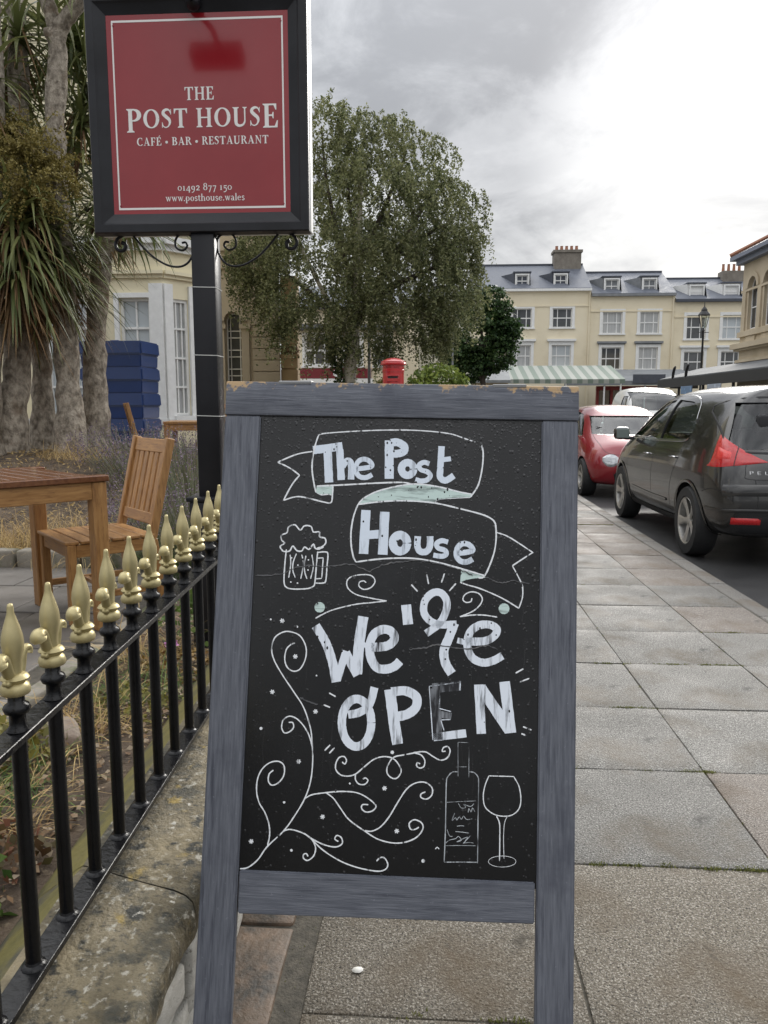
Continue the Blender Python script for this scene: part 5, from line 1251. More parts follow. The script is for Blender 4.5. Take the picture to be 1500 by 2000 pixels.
def make_table(label, group, loc, rz, size=.80, H=.77, nsl=9, wet=True):
    t = thing('garden_table', label, 'table', loc, rz, group); s = size / 2
    for sx_ in (-1, 1):
        for sy_ in (-1, 1): MB().bb(sx_ * (s - .045) - .035, sx_ * (s - .045) + .035, sy_ * (s - .045) - .035, sy_ * (s - .045) + .035, 0, H - .03, .005).build('leg', M_tkz, t)
    for k in (-1, 1):
        MB().bb(-s + .08, s - .08, k * (s - .03) - .012, k * (s - .03) + .012, H - .115, H - .03, .003).build('apron', M_tkx, t)
        MB().bb(k * (s - .03) - .012, k * (s - .03) + .012, -s + .08, s - .08, H - .115, H - .03, .003).build('apron', M_tky, t)
    top = M_tkd if wet else M_tky
    for k in (-1, 1): MB().bb(-s, s, k * s - k * .07, k * s, H - .03, H, .004).build('top_frame', top, t)
    w = (size - .14) / nsl
    # slats run between the two frame rails
    for k in range(int(size / w)):
        x = -s + w * k; MB().bb(x + .002, min(x + w - .002, s), -s + .071, s - .071, H - .028, H - .001, .003).build('top_slat', top, t)
    return t
c0 = make_chair('teak slatted chair pushed under the near garden table', 'teak garden chairs', (-1.80, 3.98, .205), R(-47.8))
make_table('square teak garden table on the patio, nearest to the railing', 'teak garden tables', (-2.12, 3.56, .205), R(50))
def chair_at(label, loc, rz):
    c = dup_tree(c0, None, loc=loc, rot=(0, 0, rz)); c['label'] = label; return c
chair_at('teak chair cut off by the left edge of the picture', (-2.72, 3.86, .205), R(75))
make_table('far teak garden table behind the sign post', 'teak garden tables', (-3.02, 10.0, .42), R(12), .9, .70, 9, False)
chair_at('teak chair seen side on in front of the blue crates', (-3.42, 9.35, .42), R(115))
chair_at('teak chair at the far side of the far table', (-3.05, 10.75, .42), R(5))
chair_at('teak chair half hidden between the post and the chalkboard', (-2.42, 9.9, .42), R(-85))

# ------------------------------------------------------------------ stacked blue crates
M_blue = mat('glossy blue plastic', (0.008, 0.034, 0.145), .3, (.010, .04, .165), 3, 4, coat=.3)
st_ = thing('trolley', 'low dark trolley under the blue crates', 'trolley', (-4.50, 11.0, .42))
MB().bb(-.46, .46, -.32, .32, .26, .36, .01).build('deck', M_dark, st_)
for x in (-.38, .38):
    for y in (-.24, .24): MB().lathe([(.06, -.02), (.06, .02)], 14, T(x, y, .06) @ Matrix.Rotation(PI / 2, 4, 'Y')).bb(x - .012, x + .012, y - .03, y + .03, .06, .27).build('castor', M_dark, st_)
def frustum(b, w0, d0, z0, w1, d1, z1, bev=.012):
    V = [(-w0, -d0, z0), (w0, -d0, z0), (w0, d0, z0), (-w0, d0, z0), (-w1, -d1, z1), (w1, -d1, z1), (w1, d1, z1), (-w1, d1, z1)]
    vs = [b.bm.verts.new(v) for v in V]; fs = [(0, 3, 2, 1), (4, 5, 6, 7), (0, 1, 5, 4), (1, 2, 6, 5), (2, 3, 7, 6), (3, 0, 4, 7)]
    F = [b.bm.faces.new([vs[i] for i in f]) for f in fs]
    bmesh.ops.bevel(b.bm, geom=list({e for f in F for e in f.edges}), offset=bev, segments=2, affect='EDGES'); return b
names = ['lowest', 'second lowest', 'second highest', 'topmost']
for k in range(4):
    cr = thing('storage_crate', f'glossy blue plastic crate, {names[k]} of the stack beside the bay window', 'crate', (-4.50, 11.0, .772 + .362 * k), R(-3), 'stacked blue crates')
    frustum(MB(), .438, .29, 0.0, .446, .298, .175).build('body', M_blue, cr, True)
    frustum(MB(), .468, .32, .172, .460, .312, .36, .02).build('rim', M_blue, cr, True)
    if k == 3:
        for x in (-.2, .05): MB().box((x, -.24, .365), (.12, .05, .016), None, .006).build('lid_catch', M_blue, cr, True)

# ------------------------------------------------------------------ vegetation helpers
def blades(base, length, width, lean, seg=3, droop=.5, azim=None, taper=1.0):
    """bent grass/strap blades -> V,F ; base (n,3)"""
    n = len(base); az = rng.uniform(0, 2 * PI, n) if azim is None else azim
    dirx, diry = np.cos(az), np.sin(az); px, py = -diry, dirx
    V = np.zeros((n, (seg + 1) * 2, 3))
    for s in range(seg + 1):
        t = s / seg; ang_ = lean + droop * t * t * 1.6
        # integrate roughly
        out = length * t * np.sin(np.clip(lean + droop * t * .8, 0, 2.6)); upz = length * t * np.cos(np.clip(lean + droop * t * .8, 0, 2.6))
        c = base + np.stack([dirx * out, diry * out, upz], 1); w = width * (1 - taper * t ** 1.5 * .97) * .5
        off = np.stack([px * w, py * w, np.zeros(n)], 1); V[:, 2 * s] = c - off; V[:, 2 * s + 1] = c + off
    F = []
    for s in range(seg): F.append(np.stack([np.arange(n) * (2 * seg + 2) + k for k in (2 * s, 2 * s + 1, 2 * s + 3, 2 * s + 2)], 1))
    return V.reshape(-1, 3), np.concatenate(F)
def leafcards(c, size, nrm=None, aspect=.55, tip=True):
    """small diamond leaves at points c (n,3)"""
    n = len(c); a = rng.normal(size=(n, 3)); a /= np.linalg.norm(a, axis=1)[:, None]
    if nrm is not None: a = a * (1 - nrm[1]) + np.array(nrm[0]) * nrm[1]; a /= np.linalg.norm(a, axis=1)[:, None]
    u = np.cross(a, rng.normal(size=(n, 3))); u /= np.linalg.norm(u, axis=1)[:, None]; v = np.cross(a, u)
    s = np.asarray(size).reshape(-1, 1) * np.ones((n, 1))
    V = np.stack([c - u * s * .5, c + v * s * aspect * .5 + a * s * .06, c + u * s * .5, c - v * s * aspect * .5 + a * s * .06], 1).reshape(-1, 3)
    F = np.arange(n * 4).reshape(-1, 4); return V, F
def plant(name, label, cat, parts, loc=(0, 0, 0), group=None):
    t = thing(name, label, cat, loc, 0, group)
    for pn_, V, F, m in parts: o = raw(pn_, V, F, m, t); o['kind'] = 'stuff'
    return t
M_straw = leafmat('straw', (0.26, 0.17, 0.065), (0.52, 0.38, 0.17), (0.38, 0.26, 0.11), .7, .2)
M_green = leafmat('garden leaf', (0.04, 0.085, 0.018), (0.14, 0.21, 0.05), None, .5, .25)
M_sedum = leafmat('sedum', (0.10, 0.09, 0.025), (0.24, 0.21, 0.05), (0.16, 0.15, 0.03), .5, .2, 9)
M_lavs = leafmat('lavender stem', (0.08, 0.10, 0.05), (0.17, 0.17, 0.11), None, .7, .2)
M_lavf = leafmat('lavender flower', (0.10, 0.07, 0.10), (0.23, 0.17, 0.23), None, .8, .1)
M_lavg = leafmat('lavender leaf', (0.05, 0.10, 0.025), (0.14, 0.21, 0.06), None, .6, .25)
def lavender(label, x, y, r, h, n, green):
    z = float(zg(np.array(x), np.array(y)))
    a = rng.uniform(0, 2 * PI, n); rr = np.sqrt(rng.uniform(0, 1, n)) * r * .55
    base = np.stack([rr * np.cos(a), rr * np.sin(a), np.zeros(n)], 1); ln = rng.uniform(.6, 1.05, n) * h
    lean = rr / r * 1.0 + rng.uniform(-.05, .2, n)
    V1, F1 = blades(base, ln, np.full(n, .004), lean, 3, .12, a, .3)
    tips = V1.reshape(n, -1, 3)[:, -1]
    tc_ = np.repeat(tips, 5, 0) + np.stack([np.zeros(n * 5), np.zeros(n * 5), np.tile(np.linspace(-.06, .015, 5), n)], 1) + rng.normal(0, .006, (n * 5, 3))
    V2, F2 = leafcards(tc_, rng.uniform(.012, .022, n * 5))
    parts = [('stems', V1, F1, M_lavs), ('flowers', V2, F2, M_lavf)]
    if green:
        k = n; a = rng.uniform(0, 2 * PI, k); rr = np.sqrt(rng.uniform(0, 1, k)) * r * .8
        b = np.stack([rr * np.cos(a), rr * np.sin(a), np.zeros(k)], 1); V3, F3 = blades(b, rng.uniform(.2, .5, k) * h, np.full(k, .008), rr / r * .9, 2, .2, a)
        parts.append(('leaves', V3, F3, M_lavg))
    return plant('lavender_bush', label, 'lavender', parts, (x, y, z), 'lavender bushes')
lavender('green based lavender bush between the chair back and the sign post', -1.58, 5.0, .42, .72, 520, True)
lavender('faded lavender bush in front of the far table', -2.05, 6.5, .55, .78, 700, True)
lavender('grey faded lavender bush below the blue crates', -2.85, 7.3, .55, .62, 560, False)
lavender('faded lavender bush behind the black sign post', -1.35, 6.6, .5, .75, 520, False)
def strawgrass(label, x, y, r, h, n, m=M_straw, z=None):
    z = float(zg(np.array(x), np.array(y))) if z is None else z
    a = rng.uniform(0, 2 * PI, n); rr = np.sqrt(rng.uniform(0, 1, n)) * r
    b = np.stack([rr * np.cos(a), rr * np.sin(a), np.zeros(n)], 1)
    V, F = blades(b, rng.uniform(.4, 1.1, n) * h, np.full(n, .004), rng.uniform(.1, 1.1, n), 4, .9, None, .8)
    return plant('grass_tuft', label, 'grass', [('blades', V, F, m)], (x, y, z), 'dry grass tufts')
strawgrass('dry golden grass tuft behind the near table and chair', -2.35, 5.45, .45, .5, 900)
strawgrass('dry golden grass tuft at the left, behind the table legs', -3.0, 5.55, .4, .42, 700)
strawgrass('dry grass tuft at the foot of the thick tree trunks', -3.55, 7.9, .55, .35, 600)
strawgrass('dry grass tuft in the strip nearest the camera, behind the railing', -1.15, 1.75, .16, .28, 200, z=.2)
strawgrass('dry grass tuft in the strip behind the middle railing bars', -1.2, 2.35, .18, .33, 230, z=.2)
strawgrass('dry grass tuft in the strip beside the chair', -1.22, 3.1, .2, .35, 220, z=.2)
def leafy(name, label, x, y, r, h, n, size, m, z=.22, group='low plants in the strip behind the railing'):
    c = rng.normal(size=(n, 3)); c /= np.linalg.norm(c, axis=1)[:, None]; c[:, 2] = np.abs(c[:, 2]); c *= (rng.uniform(.3, 1, n) ** .5)[:, None] * np.array([r, r, h])
    V, F = leafcards(c, rng.uniform(.6, 1.3, n) * size, ((0, 0, 1), .45), .65)
    return plant(name, label, 'plant', [('leaves', V, F, m)], (x, y, z), group)
leafy('low_plant', 'dark green broad leaved plant low behind the railing at left', -1.08, 1.42, .2, .17, 260, .05, M_green)
M_rust = leafmat('rusty leaf', (0.08, 0.03, 0.018), (0.20, 0.085, 0.05), (.09, .08, .03), .6, .2, 6)
leafy('low_plant', 'rusty brown leaved plant low behind the railing', -1.02, 1.62, .14, .12, 200, .032, M_rust)
leafy('sedum_clump', 'yellow green sedum clump behind the middle of the railing', -1.05, 2.55, .2, .10, 420, .022, M_sedum)
leafy('sedum_clump', 'reddish sedum clump behind the far railing bars', -1.02, 2.95, .2, .12, 380, .022, leafmat('red sedum', (.13, .05, .02), (.26, .16, .05), (.2, .13, .03), .5, .2, 8))
leafy('low_plant', 'bright green leafy plant beside the stone edging', -1.28, 2.15, .18, .15, 260, .035, M_sedum)
leafy('low_plant', 'green bushy plant behind the far end of the railing', -1.1, 3.4, .2, .3, 260, .04, M_green)
strawgrass('fresh green grass tuft in the strip behind the middle bars', -1.1, 2.75, .2, .26, 300, M_green, .2); strawgrass('fresh green grass tuft in the strip behind the nearest bars', -1.22, 1.95, .18, .24, 260, M_green, .2)
lavender('bright green lavender bush right behind the chair', -1.95, 5.35, .35, .5, 420, True)
# leaf litter and gravel on the strip
n = 2600; c = np.stack([rng.uniform(-1.42, -.9, n), rng.uniform(.7, 4.0, n), np.full(n, .0)], 1); c[:, 2] = zg(c[:, 0], c[:, 1]) + rng.uniform(.004, .02, n)
V, F = leafcards(c, rng.uniform(.008, .03, n), ((0, 0, 1), .6), .7)
tag(raw('leaf_litter', V, F, leafmat('leaf litter', (.09, .05, .03), (.34, .27, .19), (.2, .12, .06), .8, .1, 20)), 'brown leaf litter on the soil behind the railing', 'leaf litter', kind='stuff')
n = 3500; c = np.stack([rng.uniform(-4.6, -1.3, n), rng.uniform(5.2, 8.6, n), np.zeros(n)], 1); c[:, 2] = zg(c[:, 0], c[:, 1]) + rng.uniform(.005, .03, n)
V, F = leafcards(c, rng.uniform(.015, .06, n), ((0, 0, 1), .5), .3)
tag(raw('leaf_litter', V, F, M_straw), 'dry straw and fallen leaves over the raised bed', 'leaf litter', kind='stuff')
# grey hose and loose stones at the wall foot on the garden side
o = MB().tube(crom([(-1.30, 1.10, .24), (-1.12, 1.22, .235), (-1.02, 1.34, .27), (-.99, 1.42, .30), (-1.0, 1.52, .24)], 6), .009, 8).build('garden_hose', mat('grey hose', (.42, .43, .45), .4), None, True); tag(o, 'pale grey hose curving behind the nearest railing bars', 'hose')
M_st = mat('garden rock', (.17, .12, .09), .8, (.3, .26, .21), 8, 6, bump=.7, bscale=40, bdist=.01, col3=(.28, .12, .07), n3=5, lo3=.52, hi3=.6)
for k, (x, y, z, s, lb) in enumerate([(-1.22, 1.36, .25, .16, 'large grey brown rock behind the nearest railing bars'), (-1.06, 1.56, .25, .09, 'reddish rock beside the larger rock behind the railing'), (-1.18, 2.25, .25, .11, 'grey rock behind the middle railing bars')]):
    o = MB().box((0, 0, 0), (s * 1.5, s, s * .9), None, s * .25, 2).subdiv(1).jitter(s * .25, 2.2 / s * .3, k).build('garden_rock', M_st, None, True, 70); o.location = (x, y, z); o.rotation_euler = (.2, .1, k); tag(o, lb, 'rock', 'rocks behind the railing')
# small pink flower
leafy('small_flower', 'small pink flower showing between the railing bars', -1.0, 2.82, .03, .03, 26, .022, mat('pink petal', (.5, .2, .42), .6), .38, 'flowers behind the railing')

# ------------------------------------------------------------------ old many-stemmed cabbage palm
M_bark = mat('corky palm bark', (0.15, 0.125, 0.096), .95, (0.46, 0.40, 0.325), 16, 8, .36, .62, bump=1.0, bscale=34, bdist=.035, stretch=(1, 1, .7), bdet=8)
add_layer(M_bark, (0.18, 0.125, 0.08), 3.5, .54, .72)
M_strap = leafmat('strap leaf', (0.055, 0.075, 0.022), (0.19, 0.20, 0.075), (0.11, 0.135, 0.045), .42, .25, 1.5)
M_dead = leafmat('dead strap leaf', (0.08, 0.045, 0.022), (0.26, 0.165, 0.08), (.15, .09, .045), .8, .15, 3)
M_pan = leafmat('palm flower', (0.11, 0.085, 0.02), (0.25, 0.20, 0.06), (.17, .14, .035), .7, .2, 4)
palm = thing('cabbage_palm', 'old cabbage palm with several thick corky trunks and strap leaves', 'palm tree', (-4.35, 8.5, .72))
PO = Vector((-4.35, 8.5, .72))
def trunk(pts, rs_):
    P = [Vector(p) - PO for p in pts]; P = [Vector(q) for q in crom([tuple(p) for p in P], 6)]
    rr_ = np.interp(np.linspace(0, 1, len(P)), np.linspace(0, 1, len(rs_)), rs_)
    b = MB().tube(P, [r * (1 + .06 * math.sin(i * 1.7)) for i, r in enumerate(rr_)], 20); b.jitter(.03, 5, len(pts)); return b.build('trunk', M_bark, palm, True, 80)
trunk([(-4.72, 8.30, 0.68), (-4.65, 8.30, 1.27), (-4.60, 8.40, 1.83), (-4.56, 8.60, 3.51), (-4.59, 8.80, 5.18), (-4.70, 9.00, 6.12)], [.24, .165, .14, .12, .105, .10])
trunk([(-4.89, 8.00, 0.70), (-4.81, 8.00, 1.54), (-4.67, 8.10, 2.88), (-4.56, 8.10, 4.39), (-4.58, 8.20, 5.70)], [.28, .2, .16, .14, .12])
trunk([(-4.52, 8.70, 0.68), (-4.52, 8.75, 1.27), (-4.54, 8.80, 1.86), (-4.52, 8.80, 2.67)], [.185, .125, .105, .10])
trunk([(-4.05, 8.40, 0.68), (-4.04, 8.40, 1.27), (-4.04, 8.40, 1.83), (-4.03, 8.40, 3.19), (-4.03, 8.40, 4.24), (-3.96, 8.40, 4.95), (-3.99, 8.40, 5.20)], [.225, .145, .13, .115, .10, .10, .10])
trunk([(-3.96, 8.40, 5.12), (-3.87, 8.40, 5.29), (-3.72, 8.40, 5.44), (-3.56, 8.50, 5.73)], [.085, .08, .075, .07])
trunk([(-3.96, 8.40, 5.12), (-4.00, 8.40, 5.35), (-4.06, 8.40, 5.54), (-4.09, 8.40, 5.79)], [.085, .08, .075, .07])
trunk([(-4.02, 9.00, 0.69), (-4.01, 9.00, 1.33), (-3.98, 9.00, 1.93), (-3.89, 9.00, 2.69), (-3.79, 9.00, 3.32), (-3.72, 9.00, 4.16)], [.215, .14, .125, .115, .11, .11])
leafme = []
for v in range(10):
    L = rng.uniform(.65, 1.0); base = np.zeros((1, 3)); 
    V, F = blades(base, np.array([L]), np.array([.056]), np.array([0.0]), 6, rng.uniform(.5, 1.5), np.array([0.0]), .95)
    V = V.copy(); wv = V.reshape(7, 2, 3); wv[:, :, 2] += 0
    mid_ = wv.mean(1); mid_[:, 2] -= .006
    VV = np.stack([wv[:, 0], mid_, wv[:, 1]], 1).reshape(-1, 3)
    FF = []
    for s in range(6):
        for k in (0, 1): FF.append((3 * s + k, 3 * s + k + 1, 3 * s + 3 + k + 1, 3 * s + 3 + k))
    me = bpy.data.meshes.new('strap_leaf'); me.from_pydata([tuple(q) for q in VV], [], FF); me.materials.append(M_strap); me.polygons.foreach_set('use_smooth', [True] * len(me.polygons)); leafme.append(me)
nleaf = 0
def rosette(pos, n, nd, s=1.0, skirt=1.2):
    global nleaf
    c = Vector(pos) - PO
    for k in range(n):
        o = bpy.data.objects.new('strap_leaf', leafme[k % 10]); link(o, palm); nleaf += 1
        tilt = (k / n) ** .8 * 2.1 + rng.normal(0, .12); a = k * 2.39996 + rng.normal(0, .1)
        o.rotation_euler = Matrix((Matrix.Rotation(a, 3, 'Z') @ Matrix.Rotation(tilt, 3, 'Y'))).to_euler(); o.location = c + Vector((0, 0, -.12 * k / n)); sc = s * rng.uniform(.75, 1.1); o.scale = (sc, sc, sc)
    if nd:
        a = rng.uniform(0, 2 * PI, nd); b = np.array(c) + np.stack([.12 * np.cos(a), .12 * np.sin(a), rng.uniform(-.5 * skirt, .05, nd)], 1)
        V, F = blades(b, rng.uniform(.4, .82, nd) * s, np.full(nd, .028), rng.uniform(2.0, 2.7, nd), 4, rng.uniform(.1, .5, nd), a)
        raw('dead_leaf_skirt', V, F, M_dead, palm)['kind'] = 'stuff'
        ng = int(nd * .7); a = rng.uniform(0, 2 * PI, ng); b = np.array(c) + np.stack([.14 * np.cos(a), .14 * np.sin(a), rng.uniform(-.35 * skirt, .1, ng)], 1)
        V, F = blades(b, rng.uniform(.55, 1.0, ng) * s, np.full(ng, .045), rng.uniform(1.3, 2.3, ng), 5, rng.uniform(.2, .8, ng), a)
        raw('drooping_leaves', V, F, M_strap, palm)['kind'] = 'stuff'
rosette((-4.34, 8.00, 3.16), 50, 320, 1.2, 1.7); rosette((-4.19, 8.50, 3.11), 40, 260, 1.05, 1.6); rosette((-4.24, 8.20, 3.41), 30, 120, 1.1, 1.2)
rosette((-4.53, 8.70, 5.35), 34, 30, 1.1); rosette((-4.59, 8.10, 4.64), 28, 20, 1.1); rosette((-4.00, 9.00, 4.55), 34, 40, 1.1); rosette((-3.60, 8.40, 5.68), 20, 0, 1.0); rosette((-4.09, 8.40, 5.74), 22, 0, 1.0); rosette((-3.85, 9.10, 3.63), 20, 60, .9); rosette((-4.70, 8.90, 5.76), 22, 0, 1.0)
for pos in ((-4.45, 9.4, 4.1), (-3.9, 9.4, 4.9), (-4.9, 9.2, 3.6), (-4.2, 9.3, 5.4), (-5.0, 9.2, 4.8), (-3.75, 9.5, 3.6)):
    n = 150; a = rng.uniform(0, 2 * PI, n); b = np.array(Vector(pos) - PO) + rng.normal(0, .12, (n, 3)); V, F = blades(b, rng.uniform(.5, 1.1, n), np.full(n, .055), rng.uniform(.2, 2.2, n), 5, rng.uniform(.3, 1.0, n), a); raw('background_leaves', V, F, M_strap, palm)['kind'] = 'stuff'
# drooping flower panicles, beaded sprays
PV, PF = [], []
def panicle(pos, n, L):
    c = np.array(Vector(pos) - PO); a = rng.uniform(0, 2 * PI, n); el = rng.uniform(.3, 1.9, n); ln = rng.uniform(.5, 1, n) * L; pts = []
    for t in np.linspace(.15, 1, 26):
        e2 = el + t * .7; p = c + np.stack([np.cos(a) * np.sin(e2) * ln * t, np.sin(a) * np.sin(e2) * ln * t, np.cos(e2) * ln * t], 1); pts.append(p + rng.normal(0, .012, p.shape)); pts.append(p + rng.normal(0, .012, p.shape))
    V, F = leafcards(np.concatenate(pts), .026, None, .8); raw('flower_panicle', V, F, M_pan, palm)['kind'] = 'stuff'
panicle((-4.16, 7.90, 3.83), 90, .62); panicle((-3.95, 8.10, 3.73), 80, .5); panicle((-4.03, 7.80, 3.40), 80, .55); panicle((-4.36, 8.00, 4.06), 60, .5)
# ------------------------------------------------------------------ buildings
M_wpaint = mat('white window paint', (0.80, 0.80, 0.78), .45, (.72, .72, .70), 9, 4)
M_cream = mat('cream stucco', (0.74, 0.665, 0.46), .8, (0.79, 0.72, 0.52), .9, 6, bump=.25, bscale=14, bdist=.01)
add_layer(M_cream, (0.60, 0.53, 0.37), .8, .58, .8)
M_cream2 = mat('pale terrace stucco', (0.72, 0.635, 0.46), .85, (0.77, 0.69, 0.52), .35, 6, bump=.2, bscale=4, bdist=.02)
add_layer(M_cream2, (0.63, 0.55, 0.39), .5, .55, .75)
M_tan = mat('tan painted stone', (0.40, 0.335, 0.24), .8, (0.46, 0.39, 0.29), 1.2, 6, bump=.3, bscale=16, bdist=.01, rnd=.04)
M_tan2 = mat('ochre painted stone', (0.38, 0.27, 0.15), .8, (0.43, 0.31, 0.18), 1.2, 6, bump=.3, bscale=16, bdist=.01, rnd=.04)
M_sstone = mat('weathered sandstone', (0.43, 0.36, 0.25), .85, (0.52, 0.44, 0.32), 1.0, 7, bump=.3, bscale=10, bdist=.02)
M_slate = mat('wet slate', (0.085, 0.095, 0.12), .45, (0.13, 0.142, 0.17), 2.2, 6, bump=.3, bscale=9, bdist=.02, rough2=.6)
M_slated = mat('dark slate cheek', (0.045, 0.052, 0.07), .5, (.065, .072, .09), 3)
M_lead = mat('lead grey', (0.16, 0.17, 0.18), .6, (.22, .23, .24), 2)
M_pane = mat('dark window pane', (0.035, 0.038, 0.04), .06, (.07, .075, .08), .8, 3, spec=.8)
M_paneb = mat('pane with net curtain', (0.30, 0.31, 0.31), .10, (.46, .46, .45), 1.0, 3, .3, .7, stretch=(9, 1, .6), spec=.8)
M_panew = mat('pane with white blind', (0.42, 0.46, 0.48), .10, (.50, .53, .54), .6, 3, spec=.8)
M_chst = mat('chimney stone', (0.17, 0.15, 0.125), .9, (.25, .225, .19), 2.5, 7, bump=.6, bscale=12, bdist=.03)
M_burg = mat('burgundy fascia', (0.16, 0.012, 0.022), .4)
M_redwood = mat('red shop front paint', (0.32, 0.02, 0.022), .4, (.25, .015, .018), 4)
M_pot = mat('terracotta pot', (.33, .15, .09), .8)
def wall_holes(b, x0, x1, z0, z1, holes, M, depth=.18):
    """front face with rectangular openings and their reveals; local x right, y into the wall, z up"""
    xs = sorted({x0, x1, *[h[0] for h in holes], *[h[1] for h in holes]}); zs = sorted({z0, z1, *[h[2] for h in holes], *[h[3] for h in holes]})
    def P(x, y, z): return M @ Vector((x, y, z))
    for i in range(len(xs) - 1):
        for j in range(len(zs) - 1):
            cx, cz = (xs[i] + xs[i + 1]) / 2, (zs[j] + zs[j + 1]) / 2
            if any(h[0] < cx < h[1] and h[2] < cz < h[3] for h in holes): continue
            b.quad(P(xs[i], 0, zs[j]), P(xs[i + 1], 0, zs[j]), P(xs[i + 1], 0, zs[j + 1]), P(xs[i], 0, zs[j + 1]))
    for a, c, d, e in holes:
        b.quad(P(a, 0, d), P(a, depth, d), P(a, depth, e), P(a, 0, e)); b.quad(P(c, 0, d), P(c, 0, e), P(c, depth, e), P(c, depth, d))
        b.quad(P(a, 0, e), P(a, depth, e), P(c, depth, e), P(c, 0, e)); b.quad(P(a, 0, d), P(c, 0, d), P(c, depth, d), P(a, depth, d))
    return b
def mbox(b, M, x0, x1, y0, y1, z0, z1, bev=0):
    return b.box(M @ Vector(((x0 + x1) / 2, (y0 + y1) / 2, (z0 + z1) / 2)), (abs(x1 - x0), abs(y1 - y0), abs(z1 - z0)), M.to_3x3(), bev)
def sash(parent, M, x0, x1, z0, z1, vb=(.5,), hb=(.5,), fw=.06, bar=.025, pane=None, back=.08, surround=0.0, sill=True, hood=False, label=None):
    """window part: frame and glazing bars, with its pane below it as a sub-part"""
    b = MB(); w, h = x1 - x0, z1 - z0; y = back
    mbox(b, M, x0, x0 + fw, y - .03, y + .05, z0, z1); mbox(b, M, x1 - fw, x1, y - .03, y + .05, z0, z1)
    mbox(b, M, x0 + fw, x1 - fw, y - .03, y + .05, z1 - fw, z1); mbox(b, M, x0 + fw, x1 - fw, y - .03, y + .05, z0, z0 + fw)
    for t in vb: mbox(b, M, x0 + w * t - bar / 2, x0 + w * t + bar / 2, y - .012, y + .03, z0 + fw, z1 - fw)
    for k, t in enumerate(hb): mbox(b, M, x0 + fw, x1 - fw, y - .022, y + .036, z0 + h * t - bar * .7, z0 + h * t + bar * .7)
    o = b.build('window', M_wpaint, parent)
    p = MB(); p.quad(*[M @ Vector(q) for q in ((x0 + .01, y + .02, z0 + .01), (x1 - .01, y + .02, z0 + .01), (x1 - .01, y + .02, z1 - .01), (x0 + .01, y + .02, z1 - .01))]); p.build('pane', pane or M_pane, o)
    if surround:
        s = surround; b = MB()
        mbox(b, M, x0 - s, x0, -.05, .02, z0, z1 + s); mbox(b, M, x1, x1 + s, -.05, .02, z0, z1 + s); mbox(b, M, x0, x1, -.05, .02, z1, z1 + s)
        b.build('window_surround', M_wpaint, o)
    if sill: b = MB(); mbox(b, M, x0 - surround - .05, x1 + surround + .05, -.12, .06, z0 - .10, z0); b.build('sill', M_wpaint, o)
    if hood: b = MB(); mbox(b, M, x0 - surround - .14, x1 + surround + .14, -.22, .02, z1 + surround + .08, z1 + surround + .24); mbox(b, M, x0 - surround - .05, x1 + surround + .05, -.08, .02, z1 + surround, z1 + surround + .08); b.build('hood_mould', hood if hood is not True else M_wpaint, o)
    return o
